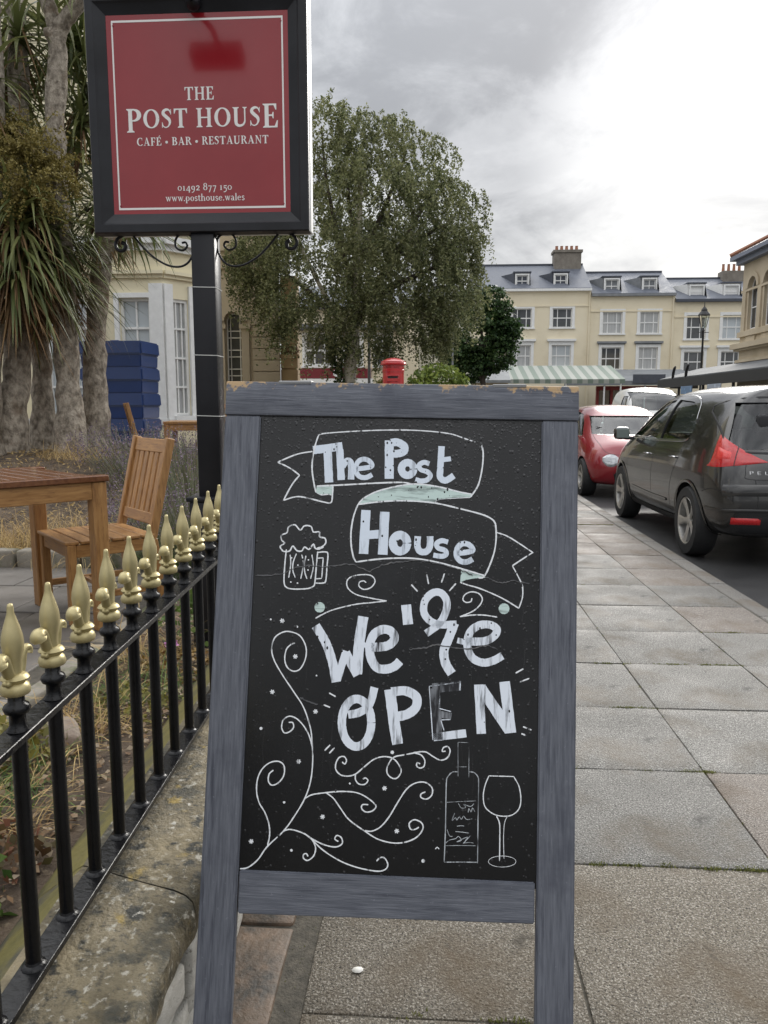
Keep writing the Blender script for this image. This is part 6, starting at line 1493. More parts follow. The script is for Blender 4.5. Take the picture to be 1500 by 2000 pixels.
# ---- terrace across the square
def terrace(label, x0, x1, ez, rz_, wins, dorms, cheek, cornice, panes, loc_y=62.0, hoodm=True):
    t = thing('terrace_house', label, 'house', ((x0 + x1) / 2, loc_y, 0), 0, 'cream terrace houses')
    cx = (x0 + x1) / 2; M = Matrix()
    holes = [(a - cx, b - cx, c, d) for a, b, c, d in wins]
    b = MB(); wall_holes(b, x0 - cx, x1 - cx, -.2, ez, holes, M, .25); b.quad((x0 - cx, 0, -.2), (x0 - cx, 8, -.2), (x0 - cx, 8, ez), (x0 - cx, 0, ez)); b.quad((x1 - cx, 0, -.2), (x1 - cx, 0, ez), (x1 - cx, 8, ez), (x1 - cx, 8, -.2)); b.quad((x0 - cx, 8, -.2), (x1 - cx, 8, -.2), (x1 - cx, 8, ez), (x0 - cx, 8, ez))
    wl_ = b.build('wall', M_cream2, t)
    b = MB()
    b.prism([(-.25, ez - .05), (-.25, ez + .06), (4, rz_), (8.25, ez + .06), (8.25, ez - .05), (4, rz_ - .15)], x1 - x0, Matrix(((0, 0, 1, x0 - cx), (1, 0, 0, 0), (0, 1, 0, 0), (0, 0, 0, 1)))); rf = b.build('roof', M_slate, t)
    MB().bb(x0 - cx, x1 - cx, 3.9, 4.1, rz_ - .03, rz_ + .1).build('ridge_tiles', M_slated, rf)
    MB().bb(x0 - cx + .003, x1 - cx - .003, -.30, .0, ez - .16, ez + .02).build('gutter_cornice', cornice, t)
    MB().bb(x0 - cx + .003, x1 - cx - .003, -.06, .0, ez - 1.32, ez - 1.22).build('string_course', M_cream2, t)
    for i, (a, b_, c, d) in enumerate(wins):
        low = c < 6.4
        sash(t, M, a - cx, b_ - cx, c, d, (.27, .73), (.5,), .07, .06, panes[i % len(panes)], .12, .22, True, (hoodm if low else False))
    sl_ = (rz_ - ez) / 4
    for (a, b_, c, d) in dorms:
        y = .55; ztop = d + .18; yb = (ztop - ez) / sl_
        b = MB(); b.prism([(y, c - .25), (y, ztop), (yb, ztop), ((c - .25 - ez) / sl_, c - .25)], b_ - a + .34, Matrix(((0, 0, 1, a - cx - .17), (1, 0, 0, 0), (0, 1, 0, 0), (0, 0, 0, 1)))); dm = b.build('dormer', cheek, t)
        zc = ztop - .06; rp_ = lambda z_: (z_ - ez - .06) / sl_ * .985
        b = MB(); b.quad((a - cx - .172, y, c - .2), (a - cx - .172, y + .02, ztop), (a - cx - 1.05, rp_(ztop) - .25, ztop - .03)) if False else b.bm.faces.new([b.bm.verts.new(q) for q in ((a - cx - .172, y, c - .2), (a - cx - .172, y + .02, ztop), (a - cx - 1.1, rp_(ztop), ztop))]); b.bm.faces.new([b.bm.verts.new(q) for q in ((a - cx - .172, y + .02, ztop), (a - cx - .172, yb, ztop + .02), (a - cx - 1.1, rp_(ztop), ztop))]); b.build('dormer_flank', cheek, dm)
        MB().bb(a - cx - .25, b_ - cx + .25, y - .12, yb, ztop + .002, ztop + .1).build('dormer_roof', M_slated, dm)
        w_ = sash(dm, T(0, y - .11, 0), a - cx, b_ - cx, c, d, (.5,), (.5,), .08, .05, M_pane if cheek is M_slated else M_paneb, .1, .1, True)
    return t, cx
def fix_depth(root):   # a dormer's window keeps its pane and trim as one level: re-parent panes to the dormer
    for d in list(root.children):
        if d.name.startswith('dormer'):
            for w in list(d.children):
                for g in list(w.children): g.parent = d
h1, c1 = terrace('left cream terrace house with dark slate dormers and a big chimney', 3.0, 12.17, 10.35, 12.85,
    [(6.15, 7.65, 7.44, 8.90), (9.25, 10.75, 7.44, 8.90), (6.15, 7.65, 4.45, 6.1), (9.25, 10.75, 4.45, 6.1)], [(6.45, 7.35, 10.62, 11.5), (9.42, 10.32, 10.62, 11.5)], M_slated, M_wpaint, [M_pane, M_pane, M_paneb, M_panew])
b = MB().bb(9.75 - c1, 11.9 - c1, 3.2, 4.4, 11.6, 13.7).bb(9.65 - c1, 12.0 - c1, 3.1, 4.5, 13.7, 13.9); ch = b.build('chimney', M_chst, h1)
for k in range(5): MB().lathe([(.14, 0), (.11, .35), (.13, .4), (.1, .4)], 10, T(10.0 - c1 + .4 * k, 3.8, 13.9)).build('chimney_pot', M_pot, ch)
h2, c2 = terrace('middle cream terrace house with white dormers and stone hood moulds', 12.175, 18.55, 9.92, 12.2,
    [(13.1, 14.6, 6.95, 8.60), (15.95, 17.4, 6.95, 8.60), (13.1, 14.6, 4.2, 5.9), (15.95, 17.4, 4.2, 5.9)], [(13.3, 14.3, 10.1, 11.1), (16.2, 17.15, 10.1, 11.1)], M_lead, M_lead, [M_paneb, M_paneb, M_pane], hoodm=M_lead)
h3, c3 = terrace('right cream terrace house with a black gutter, partly behind the street lamp', 18.555, 25.5, 9.45, 11.65,
    [(19.5, 20.95, 6.5, 8.3), (22.2, 23.65, 6.5, 8.3), (19.4, 20.9, 4.0, 5.55), (22.2, 23.6, 4.0, 5.55)], [(19.8, 20.75, 9.65, 10.55), (22.4, 23.4, 9.65, 10.55)], M_wpaint, M_slated, [M_pane, M_panew, M_pane])
b = MB().bb(23.2 - c3, 24.9 - c3, 3.3, 4.5, 10.8, 12.15); ch = b.build('chimney', M_chst, h3)
for k in range(4): MB().lathe([(.13, 0), (.10, .5 + .1 * (k % 2)), (.12, .6), (.09, .6)], 10, T(23.4 - c3 + .42 * k, 3.9, 12.15)).build('chimney_pot', M_pot, ch)
b = MB(); b.quad((20.95 - c3, .9, 10.06), (21.75 - c3, .9, 10.06), (21.75 - c3, 1.5, 10.38), (20.95 - c3, 1.5, 10.38)); b.build('roof_light', M_panew, h3)
for root in (h1, h2, h3): fix_depth(root)
MB().tube([(12.05 - c1, -.1, .2), (12.05 - c1, -.1, 10.2)], .05, 6).build('downpipe', M_cream2, h1); MB().tube([(18.4 - c2, -.1, .2), (18.4 - c2, -.1, 9.8)], .05, 6).build('downpipe', M_cream2, h2)

# ---- verandas and shop fronts at the foot of the terrace
aw = thing('striped_awning', 'green and white striped awning in front of the left terrace house', 'awning', (7.8, 50.0, 0))
M_ag = mat('awning green', (0.15, 0.19, 0.155), .7); M_aw = mat('awning white', (.30, .315, .28), .7)
for k in range(22):
    x = -3.2 + k * .32; b = MB(); b.prism([(-2.0, 2.72), (-2.0, 2.98), (2.0, 4.0), (2.0, 3.94), (-1.96, 2.9), (-1.96, 2.72)], .316, Matrix(((0, 0, 1, x), (1, 0, 0, 0), (0, 1, 0, 0), (0, 0, 0, 1)))); b.build('awning_stripe', M_ag if k % 2 else M_aw, aw)
for x in (-3.0, .3, 3.6): MB().tube([(x, -1.9, -.1), (x, -1.9, 2.74)], .05, 8).build('awning_post', M_wpaint, aw)
vr = thing('glass_veranda', 'grey lean-to roof with a dark name board over the red shop front', 'veranda', (13.6, 57.5, 0))
MB().prism([(-2.2, 3.0), (-2.2, 3.12), (2.2, 4.1), (2.2, 4.0)], 9.4, Matrix(((0, 0, 1, -4.4), (1, 0, 0, 0), (0, 1, 0, 0), (0, 0, 0, 1)))).build('roof', M_lead, vr)
MB().bb(-4.4, 5.0, -2.26, -2.205, 2.8, 3.1).build('fascia', M_lead, vr)
nb = MB().bb(.3, 2.5, -2.36, -2.27, 2.95, 3.55).build('name_board', M_slated, vr)
for x in (-4.3, -1.6, 1.2, 4.0): MB().tube([(x, -2.1, -.1), (x, -2.1, 2.9)], .06, 8).build('post', M_wpaint, vr)
sf = thing('shop_front', 'red framed shop front under the grey lean-to roof', 'shop front', (14.2, 57.2, 0))
MB().bb(-2.3, 2.2, .1, .3, -.1, 2.8).build('shop_interior_wall', M_slated, sf)
for x0, x1, z0, z1 in [(-2.4, 2.3, 2.5, 2.8), (-2.4, 2.3, -.1, .5)]: MB().bb(x0, x1, -.15, .09, z0, z1).build('shop_rail', M_redwood, sf)
for x in (-2.3, -1.3, .0, 1.1, 2.2): MB().bb(x - .09, x + .09, -.16, .09, .5, 2.5).build('shop_post', M_redwood, sf)
for a, c in ((-2.21, -1.39), (-1.21, -.09), (.09, 1.01), (1.19, 2.11)): MB().bb(a, c, .02, .05, .5, 2.5).build('shop_pane', M_pane, sf)
vd = thing('dark_veranda', 'black iron veranda with grey roof in front of the sandstone building', 'veranda', (13.0, 37.0, -.2))
M_vroof = mat('grey wet veranda roof', (.10, .105, .11), .75, (.15, .157, .165), 1.5, 5, spec=.2)
P_ = [(-1.6, 2.78), (-1.6, 2.88), (.28, 3.4), (.28, 3.3)]
MB().prism(P_, 13.0, Matrix(((1, 0, 0, 0), (0, 0, 1, -10.0), (0, 1, 0, 0), (0, 0, 0, 1)))).build('roof', M_vroof, vd)
MB().bb(-1.70, -1.61, -10, 3.0, 2.42, 2.82).build('fascia', M_dark, vd); MB().bb(-1.61, .28, 2.92, 3.0, 2.42, 2.80).build('fascia', M_dark, vd); MB().bb(-1.70, .28, -10.08, -10.0, 2.42, 2.82).build('fascia', M_dark, vd)
for y in (-9.9, -6.7, -3.4, -.2, 2.9):
    MB().tube([(-1.62, y, -.16), (-1.62, y, 2.45)], .06, 8).bb(-1.70, -1.54, y - .08, y + .08, -.14, .2).build('column', M_dark, vd)
for y, c_ in ((1.6, (.55, .5, .36)), (-1.6, (.12, .2, .32)), (-5.0, (.3, .34, .4))):
    MB().box((-1.73, y, 2.25), (.04, 1.5, .34), None, .01).build('hanging_board', mat('painted board', c_, .5, tuple(min(1, v * 1.6) for v in c_), 6, 3, .55, .6), vd)
for y in (-1.0, .9): # two black ironwork crests standing on the roof edge
    MB().tube([(-1.6, y, 2.85), (-1.6, y - .06, 3.1), (-1.6, y - .22, 3.32), (-1.6, y - .34, 3.38)], [.06, .07, .06, .04], 6).build('roof_crest', M_dark, vd)

# ---- sandstone building at the right
ss = thing('sandstone_building', 'sandstone building with round arched windows and slate roof at the right edge', 'building', (13.3, 29.5, 0))
def arch_fill(b, M, x0, x1, zs, zt, y0, y1, n=12):
    """spandrel plate: rectangle x0..x1, zs..zt minus a half circle springing at zs"""
    cx, r = (x0 + x1) / 2, (x1 - x0) / 2
    A = [(cx - r * math.cos(PI * i / n), zs + r * math.sin(PI * i / n)) for i in range(n + 1)]
    for i in range(n):
        (xa, za), (xb, zb) = A[i], A[i + 1]
        q = [(xa, za), (xb, zb), (xb, zt), (xa, zt)]
        if abs(za - zt) < 1e-4 and abs(zb - zt) < 1e-4: continue
        b.quad(*[M @ Vector((x, y0, z)) for x, z in q]); b.quad(*[M @ Vector(v) for v in ((xa, y0, za), (xa, y1, za), (xb, y1, zb), (xb, y0, zb))])
def arch_window(parent, M, x0, x1, z0, zs, mould, mm, bars_v=(.5,), bars_h=(.45,), pane=M_pane, back=.16, bw=.04, ring=True):
    cx, r = (x0 + x1) / 2, (x1 - x0) / 2; n = 16
    arc = [(cx - r * math.cos(PI * i / n), zs + r * math.sin(PI * i / n)) for i in range(n + 1)]
    outline = [(x0, z0)] + arc + [(x1, z0)]
    b = MB(); inner = [(x0 + bw, z0 + bw)] + [(cx - (r - bw) * math.cos(PI * i / n), zs + (r - bw) * math.sin(PI * i / n)) for i in range(n + 1)] + [(x1 - bw, z0 + bw)]
    m = len(outline)
    for i in range(m):
        j = (i + 1) % m
        a, c, d, e = outline[i], outline[j], inner[j], inner[i]
        b.quad(*[M @ Vector((q[0], back - .02, q[1])) for q in (a, c, d, e)]); b.quad(*[M @ Vector(v) for v in ((d[0], back - .02, d[1]), (d[0], back + .04, d[1]), (e[0], back + .04, e[1]), (e[0], back - .02, e[1]))])
    H = zs + r - z0
    for t in bars_v:
        xx = x0 + (x1 - x0) * t; top = zs + math.sqrt(max(r * r - (xx - cx) ** 2, 0)) - bw * .5; mbox(b, M, xx - bw * .35, xx + bw * .35, back - .015, back + .02, z0 + bw, top)
    for t in bars_h: mbox(b, M, x0 + bw, x1 - bw, back - .02, back + .025, z0 + H * t - bw * .4, z0 + H * t + bw * .4)
    o = b.build('window', M_wpaint, parent)
    p = MB(); p.bm.faces.new([p.bm.verts.new(M @ Vector((x, back + .01, z))) for x, z in outline]); p.build('pane', pane, o)
    if ring:
        b = MB(); r1 = r + mould
        for i in range(n):
            a0, a1 = PI * i / n, PI * (i + 1) / n
            q = [(cx - r * math.cos(a0), zs + r * math.sin(a0)), (cx - r * math.cos(a1), zs + r * math.sin(a1)), (cx - r1 * math.cos(a1), zs + r1 * math.sin(a1)), (cx - r1 * math.cos(a0), zs + r1 * math.sin(a0))]
            V0 = [M @ Vector((x, -.07, z)) for x, z in q]; V1 = [M @ Vector((x, .02, z)) for x, z in q]
            b.quad(*V0); b.quad(V0[0], V0[1], V1[1], V1[0]); b.quad(V0[2], V0[3], V1[3], V1[2])
        b.build('arch_moulding', mm, o)
    return o
# local frame of the street face: x runs away from the camera (+Y world), y into the building (+X)
MS = Matrix(((0, 1, 0, 0), (1, 0, 0, 0), (0, 0, 1, 0), (0, 0, 0, 1)))
wins = [(3.95 - 1.55 * k, 4.82 - 1.55 * k) for k in range(7)]
holes = [(a, c, 4.55, 6.70) for a, c in wins]
b = MB(); wall_holes(b, -7.5, 5.5, -.2, 7.35, holes, MS, .25)
for a, c in wins: arch_fill(b, MS, a, c, 6.265, 6.70, 0, .25)
b.quad((0, 5.5, -.2), (9, 5.5, -.2), (9, 5.5, 7.35), (0, 5.5, 7.35)); b.quad((0, -7.5, -.2), (9, -7.5, -.2), (9, -7.5, 7.35), (0, -7.5, 7.35))
b.build('wall', M_sstone, ss)
for a, c in wins: arch_window(ss, MS, a, c, 4.55, 6.265, .20, M_sstone, (), (.42,), M_pane, .15, .06)
def band(nm, z0, z1, pr_, m): b = MB(); b.bb(-pr_, -.001, -7.5 - pr_, 5.5 + pr_, z0, z1); b.bb(-.001, 9, 5.501, 5.5 + pr_, z0, z1); return b.build(nm, m, ss)
band('sill_course', 4.28, 4.5, .10, M_sstone); band('string_course', 3.78, 4.0, .30, M_sstone); band('string_course', 3.70, 3.78, .18, M_sstone); band('impost_band', 6.15, 6.25, .05, M_sstone); band('string_course', 3.2, 3.32, .12, M_sstone)
M_cornb = mat('blue grey painted cornice', (.17, .19, .24), .55)
band('cornice', 7.35, 7.55, .25, M_cornb); band('cornice', 7.55, 7.72, .45, M_cornb)
for k in range(9): MB().bb(-.06, -.002, 5.16 - 1.55 * k - .17, 5.16 - 1.55 * k + .17, 4.5, 6.15).build('pilaster', M_sstone, ss)
for k in range(9): MB().bb(-.05, -.002, 4.94 - 1.55 * k - 1.1, 4.94 - 1.55 * k - .2, 4.02, 4.26).build('panel', M_sstone, ss)
b = MB(); b.quad((-.45, -7.9, 7.72), (-.45, 5.95, 7.72), (3.2, 4.0, 9.6), (3.2, -7.9, 9.6)); b.quad((-.45, 5.95, 7.72), (9, 5.95, 7.72), (9, 4.0, 9.6), (3.2, 4.0, 9.6)); rf = b.build('roof', M_slate, ss)
MB().bb(.2, 1.5, 2.6, 3.6, 7.9, 9.5).bb(.1, 1.6, 2.5, 3.7, 9.5, 9.65).build('chimney', M_cornb, rf)
MB().tube([(-.45, 5.95, 7.80), (3.2, 4.0, 9.66)], .09, 6).build('hip_tiles', M_pot, rf)
dm = MB().bb(-.2, 2.5, -.8, 1.4, 7.75, 9.3).build('dormer', M_cornb, ss); MB().prism([(-1.0, 9.3), (1.6, 9.3), (.3, 10.1)], 2.9, Matrix(((0, 0, 1, -.4), (1, 0, 0, 0), (0, 1, 0, 0), (0, 0, 0, 1)))).build('dormer_roof', M_slate, dm)
# gull on the chimney
gl_ = thing('gull', 'small gull perched on the chimney of the sandstone building', 'bird', (13.55, 32.3, 9.65))
b = MB(); b.tube(crom([(0, -.24, .12), (0, -.12, .15), (0, .02, .19), (0, .12, .24), (0, .17, .31), (0, .21, .33), (0, .25, .325)], 4), [.008, .012, .02, .035, .05, .062, .07, .076, .08, .078, .074, .068, .06, .052, .045, .042, .04, .04, .041, .04, .036, .028, .016, .012, .006], 10); b.build('body', mat('gull white', (.62, .62, .62), .7, (.4, .42, .45), 5), gl_, True)
for x in (-.025, .025): MB().tube([(x, .03, 0), (x, .02, .14)], .006, 5).build('leg', mat('gull leg', (.5, .3, .2), .6), gl_)

# ---- cream villa with canted bay
vl = thing('cream_villa', 'cream stucco villa with a white sash bay window behind the palm', 'house', (-5.0, 13.0, .3))
def Z(z): return z - .3
CW, TR = M_cream, M_wpaint
F0 = Matrix()                                         # bay front: local x = world x + 5
b = MB(); wall_holes(b, -1.9, .47, 0, Z(4.05), [(-.29, .24, Z(1.15), Z(3.12)), (-1.6, -.85, Z(1.15), Z(3.12))], F0, .2)
ex, ey = .36, .46; L_ = math.hypot(ex, ey); FA = T(.47, 0, 0) @ rotz(math.atan2(ey, ex))
wall_holes(b, 0, L_, 0, Z(4.05), [(.16, L_ - .10, Z(1.15), Z(3.12))], FA, .16)
FS = T(.47 + ex, ey, 0) @ rotz(PI / 2); wall_holes(b, 0, .9, 0, Z(4.05), [], FS)
wall_holes(b, -10, .83, Z(4.05), Z(10), [(-.05, .6, Z(4.5), Z(6.4))], T(0, 1.2, 0), .2)
wall_holes(b, -10, -1.9, 0, Z(4.05), [], T(0, 1.2, 0), .2); wall_holes(b, .5, .83, 0, Z(4.05), [], T(0, 1.2, 0))
b.quad((.83, 1.2, 0), (-1.6, 7, 0), (-1.6, 7, Z(10)), (.83, 1.2, Z(10))); b.quad((-1.9, 0, 0), (-1.9, 1.2, 0), (-1.9, 1.2, Z(4.05)), (-1.9, 0, Z(4.05)))
b.build('wall', CW, vl)
b = MB(); b.bm.faces.new([b.bm.verts.new(q) for q in [(-1.9, 0, Z(4.05)), (.47, 0, Z(4.05)), (.47 + ex, ey, Z(4.05)), (.47 + ex, 1.25, Z(4.05)), (-1.9, 1.25, Z(4.05))]]); b.build('bay_roof', M_lead, vl)
def bay_band(nm, z0, z1, p_, m):
    b = MB(); b.bb(-1.95, .47 + p_ * .35, -p_, -.002, z0, z1)
    M2 = FA; mbox(b, M2, -.0, L_ + p_ * .4, -p_, -.002, z0, z1); mbox(b, FS, .02, .68, -p_, -.002, z0, z1); return b.build(nm, m, vl)
bay_band('cornice', Z(3.98), Z(4.10), .16, TR); bay_band('cornice', Z(3.88), Z(3.98), .08, TR); bay_band('string_course', Z(3.50), Z(3.56), .10, CW); bay_band('string_course', Z(3.44), Z(3.50), .05, CW)
bay_band('plinth_course', Z(1.0), Z(1.1), .07, TR)
sash(vl, F0, -.29, .24, Z(1.15), Z(3.12), (.5,), (.25, .5, .75), .05, .028, M_panew, .08, .0, True)
sash(vl, F0, -1.6, -.85, Z(1.15), Z(3.12), (.33, .66), (.25, .5, .75), .05, .028, M_panew, .08, .0, True)
sash(vl, FA, .16, L_ - .10, Z(1.15), Z(3.12), (.33, .66), (.25, .5, .75), .05, .024, M_paneb, .06, .0, True)
sash(vl, T(0, 1.2, 0), -.05, .6, Z(4.5), Z(6.4), (.5,), (.5,), .06, .03, M_paneb, .08, .08, True)
b = MB(); b.bb(.24, .472, -.05, -.002, Z(1.1), Z(3.35)); mbox(b, FA, .0, .16, -.05, -.002, Z(1.1), Z(3.35)); mbox(b, FA, L_ - .10, L_, -.05, -.002, Z(1.1), Z(3.35)); b.bb(-.37, -.29, -.05, -.002, Z(1.1), Z(3.2)); b.bb(-.29, .24, -.05, -.002, Z(3.12), Z(3.2)); b.build('window_pilasters', TR, vl)
MB().tube([(-.62, -.07, 0), (-.62, -.07, Z(4.0))], .045, 8).tube([(-.62, 1.1, Z(4.0)), (-.62, 1.1, Z(9.5))], .045, 8).build('downpipe', M_dark, vl, True)

# ---- tan rusticated building with arched leaded window
tn = thing('tan_building', 'tan rusticated building with a tall leaded arched window', 'building', (-5.62, 22.0, .32))
tn.scale = (1.222, 1.222, 1.222)
def Zt(z): return z - .5
hole = (-.24, .16, Zt(.9), Zt(3.48))
b = MB(); wall_holes(b, -1.6, 1.05, 0, Zt(6.6), [hole], Matrix(), .3); arch_fill(b, Matrix(), -.24, .16, Zt(3.28), Zt(3.48), 0, .3); b.quad((1.05, 0, 0), (-.6, 5, 0), (-.6, 5, Zt(6.6)), (1.05, 0, Zt(6.6))); b.build('wall', M_tan, tn)
arch_window(tn, Matrix(), -.24, .16, Zt(.9), Zt(3.28), .14, M_tan, (.22, .78), (.10, .16, .27, .33, .44, .50, .61, .67, .78, .84), M_pane, .2, .028)
b = MB(); b.bb(-.42, -.24, -.06, -.002, Zt(.6), Zt(3.2)).bb(.16, .34, -.06, -.002, Zt(.6), Zt(3.2)); b.build('window_jambs', M_tan, tn)
for x in (-.33, .25): MB().bb(x - .13, x + .13, -.10, -.003, Zt(3.1), Zt(3.2)).build('impost', M_tan, tn)
k = 0; z = .55
while z < 4.3:
    for x0, x1 in ((-1.6, -.46), (.42, 1.05)):
        MB().bb(x0, x1 - .004, -.045, -.001, Zt(z) + .012, Zt(z + .262) - .012, .006).build('stone_course', M_tan, tn)
    z += .262
for z0, z1, p_ in ((4.45, 4.55, .08), (4.72, 4.82, .12), (4.82, 4.9, .2), (6.5, 6.6, .3)): MB().bb(-1.62, 1.05 + p_, -p_, -.001, Zt(z0), Zt(z1)).build('string_course', M_tan, tn)
pr2 = thing('ochre_pier', 'narrow ochre rusticated pier at the corner of the tan building', 'wall', (-4.11, 22.12, .32))
pr2.scale = (1.222, 1.222, 1.222)
MB().bb(-.178, .18, .0, .45, 0, 3.8).build('pier_core', M_tan2, pr2)
for k in range(13): MB().bb(-.185, .21, -.04, -.001, .02 + .28 * k, .28 + .28 * k - .012, .006).build('stone_course', M_tan2, pr2)
MB().bb(-.22, .25, -.08, -.001, 1.93, 2.02).build('moulding', M_tan2, pr2)
n = 240; c = np.stack([rng.uniform(-.2, .24, n), rng.uniform(-.1, -.02, n), rng.uniform(2.02, 2.2, n)], 1); V, F = leafcards(c, .05); raw('dry_ivy', V, F, M_rust, pr2)['kind'] = 'stuff'

# ---- cream shop building and white gabled building beyond the birch
sh = thing('cream_shop', 'cream building with a burgundy shop sign beyond the birch tree', 'building', (-3.2, 36.0, .6))
holes = [(-2.75, -1.35, 2.6, 4.0), (.55, 1.2, 2.6, 4.0), (-.9, -.1, 2.6, 4.0)]
b = MB(); wall_holes(b, -3.3, 2.45, 0, 5.2, holes, Matrix(), .2); b.quad((2.45, 0, 0), (2.45, 6, 0), (2.45, 6, 5.2), (2.45, 0, 5.2)); b.build('wall', M_cream2, sh)
for h in holes: sash(sh, Matrix(), *h, (.5,) if h[1] - h[0] < 1 else (.33, .66), (.5,), .09, .06, M_pane, .08, .1, True)
MB().prism([(-.3, 5.15), (-.3, 5.25), (3, 6.6), (6.3, 5.25), (6.3, 5.15)], 5.95, Matrix(((0, 0, 1, -3.4), (1, 0, 0, 0), (0, 1, 0, 0), (0, 0, 0, 1)))).build('roof', M_slate, sh)
MB().prism([(-.55, 4.2), (-.55, 4.3), (0, 4.5), (0, 4.2)], 2.0, Matrix(((0, 0, 1, -3.0), (1, 0, 0, 0), (0, 1, 0, 0), (0, 0, 0, 1)))).build('bay_roof', M_slated, sh); MB().prism([(-.55, 4.2), (-.55, 4.3), (0, 4.5), (0, 4.2)], 2.0, Matrix(((0, 0, 1, -.1), (1, 0, 0, 0), (0, 1, 0, 0), (0, 0, 0, 1)))).build('bay_roof', M_slated, sh)
fa = MB().bb(-2.95, .35, -.18, -.002, 2.02, 2.46).build('shop_fascia', M_burg, sh); MB().bb(-3.05, .45, -.24, -.002, 1.80, 2.0).build('fascia_moulding', M_wpaint, sh)
MB().lathe([(.0005, 0), (.2, 0), (.2, .012)], 16, T(-1.2, -.182, 2.26) @ Matrix.Rotation(PI / 2, 4, 'X')).lathe([(.0005, 0), (.13, 0), (.13, .014)], 14, T(-1.05, -.184, 2.18) @ Matrix.Rotation(PI / 2, 4, 'X')).build('shop_emblem', M_wpaint, sh)
for x in (-2.9, -1.4, .2): MB().bb(x - .1, x + .1, -.1, -.001, 0, 1.8).build('shop_pilaster', M_wpaint, sh)
MB().bb(-2.8, -1.5, -.05, -.001, .5, 1.7).build('shop_window', M_pane, sh); MB().bb(-1.3, .1, -.05, -.001, .5, 1.7).build('shop_window', M_pane, sh)
wg = thing('white_gable_house', 'pale house with white windows between the birch and the dark round tree', 'house', (1.0, 40.0, .1))
M_pale = mat('pale render', (.62, .60, .5), .8, (.68, .66, .56), .8, 5)
holes = [(-.3, .35, 3.2, 4.4)]
b = MB(); wall_holes(b, -1.9, .9, 0, 6.2, holes, Matrix(), .2); b.quad((.9, 0, 0), (.9, 6, 0), (.9, 6, 6.2), (.9, 0, 6.2)); b.build('wall', M_pale, wg)
for h in holes: sash(wg, Matrix(), *h, (.5,), (.5,), .08, .06, M_paneb, .08, .1, True)
MB().prism([(-.3, 6.15), (-.3, 6.25), (3, 7.6), (6.3, 6.25), (6.3, 6.15)], 3.0, Matrix(((0, 0, 1, -2.0), (1, 0, 0, 0), (0, 1, 0, 0), (0, 0, 0, 1)))).build('roof', M_slate, wg)
lt = thing('low_shop_roof', 'low grey slate lean-to roof beside the dark round tree', 'shelter', (3.2, 44.0, 0))
MB().prism([(-1.5, 2.6), (-1.5, 2.75), (1.5, 3.9), (1.5, 3.75)], 5.0, Matrix(((0, 0, 1, -4.0), (1, 0, 0, 0), (0, 1, 0, 0), (0, 0, 0, 1)))).build('roof', M_lead, lt)
MB().bb(-3.9, .9, -1.2, -1.1, -.1, 2.62).build('front', M_sstone, lt)

# ---- street furniture
pbx = thing('pillar_box', 'red cast iron pillar box behind the top of the chalkboard', 'post box', (-.685, 13.5, .6))
M_pbr = mat('pillar box red', (0.50, 0.012, 0.014), .3, (.42, .01, .012), 3, coat=.5)
MB().lathe([(.20, .0), (.20, .18)], 32).build('base', M_dark, pbx, True)
MB().lathe([(.185, .18), (.185, 1.30), (.192, 1.30), (.192, 1.335), (.187, 1.34), (.187, 1.41), (.192, 1.415)], 36).build('body', M_pbr, pbx, True, 30)
MB().lathe([(.19, 1.412), (.222, 1.42), (.224, 1.445), (.215, 1.455), (.215, 1.475), (.19, 1.49), (.12, 1.525), (.05, 1.54), (.0005, 1.543)], 36).build('cap', M_pbr, pbx, True, 30)
sl_ = MB().box((0, -.19, 1.235), (.20, .05, .02), None, .006).box((0, -.186, 1.19), (.22, .012, .11), None, .004).build('posting_slot', M_pbr, pbx, True)
MB().box((0, -.194, 1.205), (.17, .004, .03)).build('slot_opening', M_dark, sl_)
MB().box((0, -.186, 1.02), (.12, .01, .09), None, .003).build('notice_plate', M_dark, pbx)
b = MB(); x = -.115
for c in 'ROYAL MAIL':
    if c != ' ':
        st = {'R': ["0,0 0,1 .6,1 .6,.5 0,.5 .6,0"], 'O': ["0,0 .6,0 .6,1 0,1 0,0"], 'Y': ["0,1 .3,.5 .6,1", ".3,.5 .3,0"], 'A': ["0,0 .3,1 .6,0", ".1,.4 .5,.4"], 'L': ["0,1 0,0 .5,0"], 'M': ["0,0 0,1 .3,.4 .6,1 .6,0"], 'I': [".3,0 .3,1"]}[c]
        for s in st:
            pts = [tuple(map(float, q.split(','))) for q in s.split()]
            for (a0, a1), (b0, b1) in zip(pts[:-1], pts[1:]):
                def cy(u, v): xx = x + u * .017; return Vector((xx, -math.sqrt(.1885 ** 2 - xx * xx), 1.362 + v * .028))
                b.bar(cy(a0, a1), cy(b0, b1), .004, .004, (0, 1, 0))
    x += .024
b.build('raised_lettering', mat('dark red lettering', (.2, .01, .01), .5), pbx)['kind'] = 'stuff'
lp = thing('street_lamp', 'black Victorian lamp post in front of the right terrace house', 'street lamp', (14.75, 44.0, 0))
MB().lathe([(.16, -.16), (.16, .5), (.11, .6), (.09, 1.0), (.06, 1.1), (.055, 5.4), (.09, 5.45), (.05, 5.5), (.04, 5.6)], 12).tube([(-.3, 0, 5.35), (.3, 0, 5.35)], .02, 6).build('post', M_dark, lp, True)
b = MB()
for k in range(4):
    a = PI / 4 + PI / 2 * k; b.tube([(.14 * math.cos(a), .14 * math.sin(a), 5.6), (.3 * math.cos(a), .3 * math.sin(a), 6.25)], .018, 5)
b.build('lantern_frame', M_dark, lp); MB().lathe([(.13, 5.6), (.28, 6.25)], 4, rotz(PI / 4), False).build('lantern_glass', thin_glass('lantern glass'), lp)
